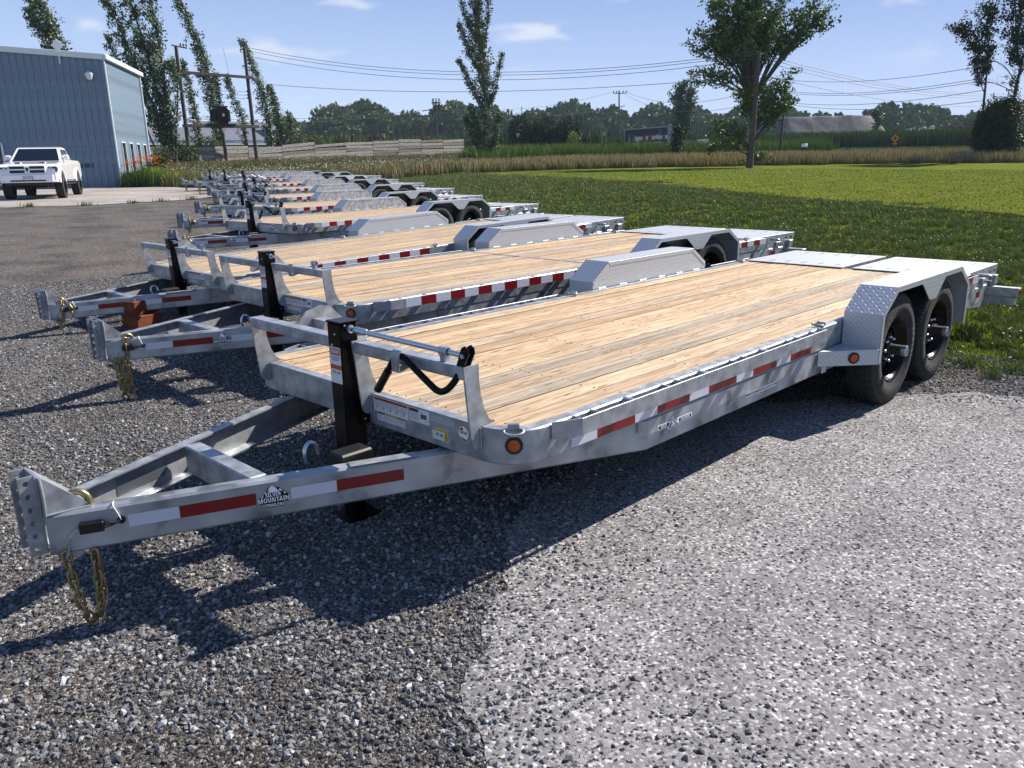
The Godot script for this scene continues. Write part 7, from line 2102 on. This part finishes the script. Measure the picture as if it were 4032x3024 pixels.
func far_things() -> void:
	rough_mound("gravel_mound", "large grey flat-topped mound of crushed stone before the far wood", "mound", pt(171.5, -76.0) + Vector3.UP * 2.6, 15.5, 9.0, 4.6, 1.9, 3, mat.mound, 0.42)
	# heap of pale rubble
	var rb := thing("rubble_heap", "low heap of broken white and grey concrete right of the stone mound", "heap", pt(196.0, -66.0) + Vector3.UP * 2.6)
	var r := RandomNumberGenerator.new(); r.seed = 8
	var st := st_new()
	for i in 420:
		var u := r.randf_range(-1, 1); var v := r.randf_range(-1, 1)
		var hh := 2.6 * exp(-pow((u - 0.25) * 2.2, 2)) * (1.0 - absf(v)) + 0.5
		var c := RT * u * 16.0 + FW * v * 3.0 + Vector3.UP * (hh - 0.4) * r.randf_range(0.5, 1.0)
		var s := r.randf_range(0.2, 0.65)
		cbox(st, Vector3(-s, -s * 0.4, -s * 0.7), Vector3(s, s * 0.4, s * 0.7), 0.0, Transform3D(Basis.from_euler(Vector3(r.randf() * 3.0, r.randf() * 6.0, r.randf() * 3.0)), c))
	var ch := put("rubble_blocks", st, mat.rubble, rb); ch.set_meta("kind", "stuff")
	# yellow diamond crossroad sign
	var b := pt(87.2, -29.2)
	var t := thing("road_sign", "yellow diamond crossroad warning sign standing before the reed hedge", "road sign", b)
	var n := Vector3(-0.95, 0, 0.3).normalized(); var ex := Vector3.UP.cross(n).normalized()
	var ps := st_new(); tube(ps, PackedVector3Array([Vector3(0, -0.2, 0), Vector3(0, 1.95, 0)]), 0.03, 6); put("post", ps, mat.rust, t)
	var dm := st_new(); plate2d(dm, [Vector2(0, -0.40), Vector2(0.40, 0), Vector2(0, 0.40), Vector2(-0.40, 0)], Vector3(0, 1.62, 0) + n * 0.05, ex, Vector3.UP, 0.0, 0.02); var pl := put("plate", dm, mat.sign_yellow, t)
	var cr := st_new(); plate2d(cr, [Vector2(-0.05, -0.22), Vector2(0.05, -0.22), Vector2(0.05, 0.22), Vector2(-0.05, 0.22)], Vector3(0, 1.62, 0) + n * 0.05, ex, Vector3.UP, 0.0202, 0.026); plate2d(cr, [Vector2(-0.22, -0.045), Vector2(0.22, -0.045), Vector2(0.22, 0.045), Vector2(-0.22, 0.045)], Vector3(0, 1.62, 0) + n * 0.05, ex, Vector3.UP, 0.0262, 0.031); put("cross_symbol", cr, mat.plastic, pl)
	var tb := st_new(); plate2d(tb, [Vector2(-0.2, -0.08), Vector2(0.2, -0.08), Vector2(0.2, 0.08), Vector2(-0.2, 0.08)], Vector3(0, 1.1, 0) + n * 0.05, ex, Vector3.UP, 0.0, 0.02); put("tab", tb, mat.sign_yellow, t)
	# white capped box in the field
	var wb := thing("field_box", "small white-capped box on a short post at the field edge", "box", pt(74.8, -33.0))
	var w1 := st_new(); box(w1, Vector3(-0.10, -0.1, -0.10), Vector3(0.10, 1.05, 0.10), 0.01); put("post", w1, mat.rust, wb)
	var w2 := st_new(); box(w2, Vector3(-0.22, 1.051, -0.22), Vector3(0.22, 1.38, 0.22), 0.05); put("cap", w2, mat.white_paint, wb)
	# planter crates and slabs below the sign
	for k in [[73.4, -49.4, 1.7, 1.7, 0.75, "grey_wood", "weathered timber crate below the middle of the blue sign"], [73.9, -48.6, 1.15, 1.5, 0.7, "plastic", "dark round-topped container in front of the weathered crate"], [72.2, -51.1, 1.5, 1.7, 0.9, "rubble_grey", "grey stone-like block below the left half of the blue sign"], [75.3, -46.6, 1.75, 1.6, 0.7, "grey_wood", "weathered timber crate right of the sign's end"], [76.3, -45.0, 1.9, 0.9, 0.6, "white_paint", "small white-topped crate farthest right below the trees"], [75.6, -46.0, 0.9, 1.4, 0.9, "rubble_grey", "pale grey low block in front of the right timber crate"], [76.3, -44.6, 0.75, 1.3, 0.8, "rubble_grey", "long pale slab low behind the reeds at right"]]:
		var st2 := st_new()
		box(st2, Vector3(-k[3] * 0.5, 0, -0.5), Vector3(k[3] * 0.5, k[4], 0.5), 0.04)
		box(st2, Vector3(-k[3] * 0.5 - 0.05, k[4] + 0.001, -0.55), Vector3(k[3] * 0.5 + 0.05, k[4] + 0.08, 0.55), 0.02)
		var bx := put("planter_crate", st2, mat[k[5]]); bx.position = pt(k[0], k[1], k[2] - k[4] * 0.5 - 0.35); bx.rotation.y = -0.8
		tag(bx, k[6], "crate", "crates below the blue sign")
	# long low grey building and a red shed beyond the poplars
	var gb := thing("low_building", "long low grey building with pale band behind the pole frame", "building", Vector3(42.0, 0, -96.0))
	var g1 := st_new(); box(g1, Vector3(-16, 1.0, -8), Vector3(12, 4.2, 0), 0.02); put("wall", g1, mat.grey_paint, gb)
	var g2 := st_new(); box(g2, Vector3(-16.1, 4.201, -8.1), Vector3(12.1, 4.75, 0.1), 0.02); put("band", g2, mat.white_paint, gb)
	var g3 := st_new(); prism(g3, PackedVector2Array([Vector2(-8.2, 4.751), Vector2(0.2, 4.751), Vector2(-4, 6.4)]), Vector3.ZERO, Vector3(0, 0, 1), Vector3.UP, Vector3.RIGHT, -16.2, 12.2); put("roof", g3, mat.slate, gb)
	var bb := thing("blue_shed", "plain blue-grey metal shed behind the transformer platform", "shed", Vector3(54.0, 0, -100.0))
	var b1 := st_new(); box(b1, Vector3(-5, 1.0, -8), Vector3(5, 6.2, 0), 0.02); put("wall", b1, mat.blue_wall, bb)
	var b3 := st_new(); prism(b3, PackedVector2Array([Vector2(-8.2, 6.201), Vector2(0.2, 6.201), Vector2(-4, 7.4)]), Vector3.ZERO, Vector3(0, 0, 1), Vector3.UP, Vector3.RIGHT, -5.2, 5.2); put("roof", b3, mat.slate, bb)
	var rs := thing("red_shed", "small dark red shed left of the plank fence beyond the poplars", "shed", Vector3(58.6, 0, -99.5))
	var r1 := st_new(); box(r1, Vector3(-2.2, 1.6, -3), Vector3(2.2, 4.5, 0), 0.02); put("wall", r1, mat.barn_red, rs)
	var r2 := st_new(); box(r2, Vector3(-2.3, 4.501, -3.1), Vector3(2.3, 4.75, 0.1), 0.02); put("roof", r2, mat.white_paint, rs)
	# timber blocks that carry the third trailer's tongue
	var blocks := [[0.0, 0.0, "lower reddish timber block under the third trailer's tongue, left of two"], [0.16, 0.0, "lower reddish timber block under the third trailer's tongue, right of two"], [0.0, 1.0, "upper reddish timber block stacked under the third trailer's tongue"]]
	for k in blocks:
		var bs := st_new()
		box(bs, Vector3(-0.15, 0, -0.075), Vector3(0.15, 0.138, 0.075), 0.006)
		var o := put("timber_block", bs, mat.block)
		o.position = pt(1.09, -5.32) + Vector3(0.0, 0.002 + k[1] * 0.142, -k[0] * 1.0 + (-0.08 if k[1] > 0 else 0.0))
		o.rotation.y = 0.25 + k[1] * 0.12
		tag(o, k[2], "timber block", "timber blocks under the tongue")

func build_all_trailers() -> void:
	wheel_meshes()
	make_trailer("nearest galvanised flatbed trailer with black crank handle, pale board deck and hanging chain loop", Vector3.ZERO, 0.0, 0.0, {"tape": "rim", "chain": "loop"})
	var rows := [
		["second trailer from the camera, no crank, thick bunch of chain hanging from its hook", 1.2773, -2.9301, 0.0387, -0.0191, 0.0059, {"s": 0.296, "handle": false, "strip": true, "chain": "hang"}],
		["third trailer from the camera, no crank, its tongue propped on reddish timber blocks", 1.7368, -5.7401, 0.0505, -0.006, 0.0296, {"handle": false, "chain": "drape"}],
		["fourth trailer from the camera, first of the farther group with crank handles", 4.516, -9.205, 0.149, 0.082, 0.0, {"s": -0.47, "chain": "drape"}],
		["fifth trailer from the camera, its chain bunched over a tongue in front of the gravel", 6.186, -12.645, 0.203, 0.079, 0.0, {"s": -0.5, "chain": "drape"}],
		["sixth trailer from the camera, in the middle of the receding row", 8.168, -16.169, 0.264, 0.099, 0.0, {"s": -0.16, "chain": "drape"}],
		["seventh trailer from the camera, its coupler partly hidden behind the sixth's rail", 10.692, -20.341, 0.334, 0.084, 0.0, {"s": -0.48}],
		["eighth trailer from the camera, its coupler just beyond the seventh's", 11.743, -22.93, 0.426, 0.119, 0.0, {"s": -0.5, "handle": false}],
		["ninth trailer from the camera, with triangular braced front rail", 13.903, -27.048, 0.513, 0.094, 0.0, {"s": -0.5, "handle": false, "rack": true}],
		["tenth trailer from the camera, its coupler over the paved yard", 14.821, -30.38, 0.554, 0.053, 0.0, {"s": -0.73, "handle": false, "rack": true}],
		["farthest trailer, at the end of the row beside the flower bed", 15.925, -34.005, 0.563, 0.028, 0.0, {"s": -0.93, "handle": false}]]
	for i in rows.size():
		var k: Array = rows[i]
		var o: Dictionary = k[6]
		o["labels"] = i < 4; o["badge"] = i < 5
		var p := Vector3(k[1], k[3], k[2])
		# the measured tilt turns about the axles, 3.5 m behind the front rail
		p.y -= sin(k[5]) * 3.5
		var t := make_trailer(k[0], p, k[4], k[5], o)
		if o.get("rack", false):
			for z in [-0.55, 0.25, 0.60]:
				put("rail_brace", keep("brace%.2f" % z, func(st):
					tube(st, PackedVector3Array([Vector3(-0.04, 0.86, z), Vector3(0.55, 0.61, z)]), 0.022, 6)
					tube(st, PackedVector3Array([Vector3(0.2, 0.612, z), Vector3(0.2, 0.75, z)]), 0.02, 6)), mat.galv, t)
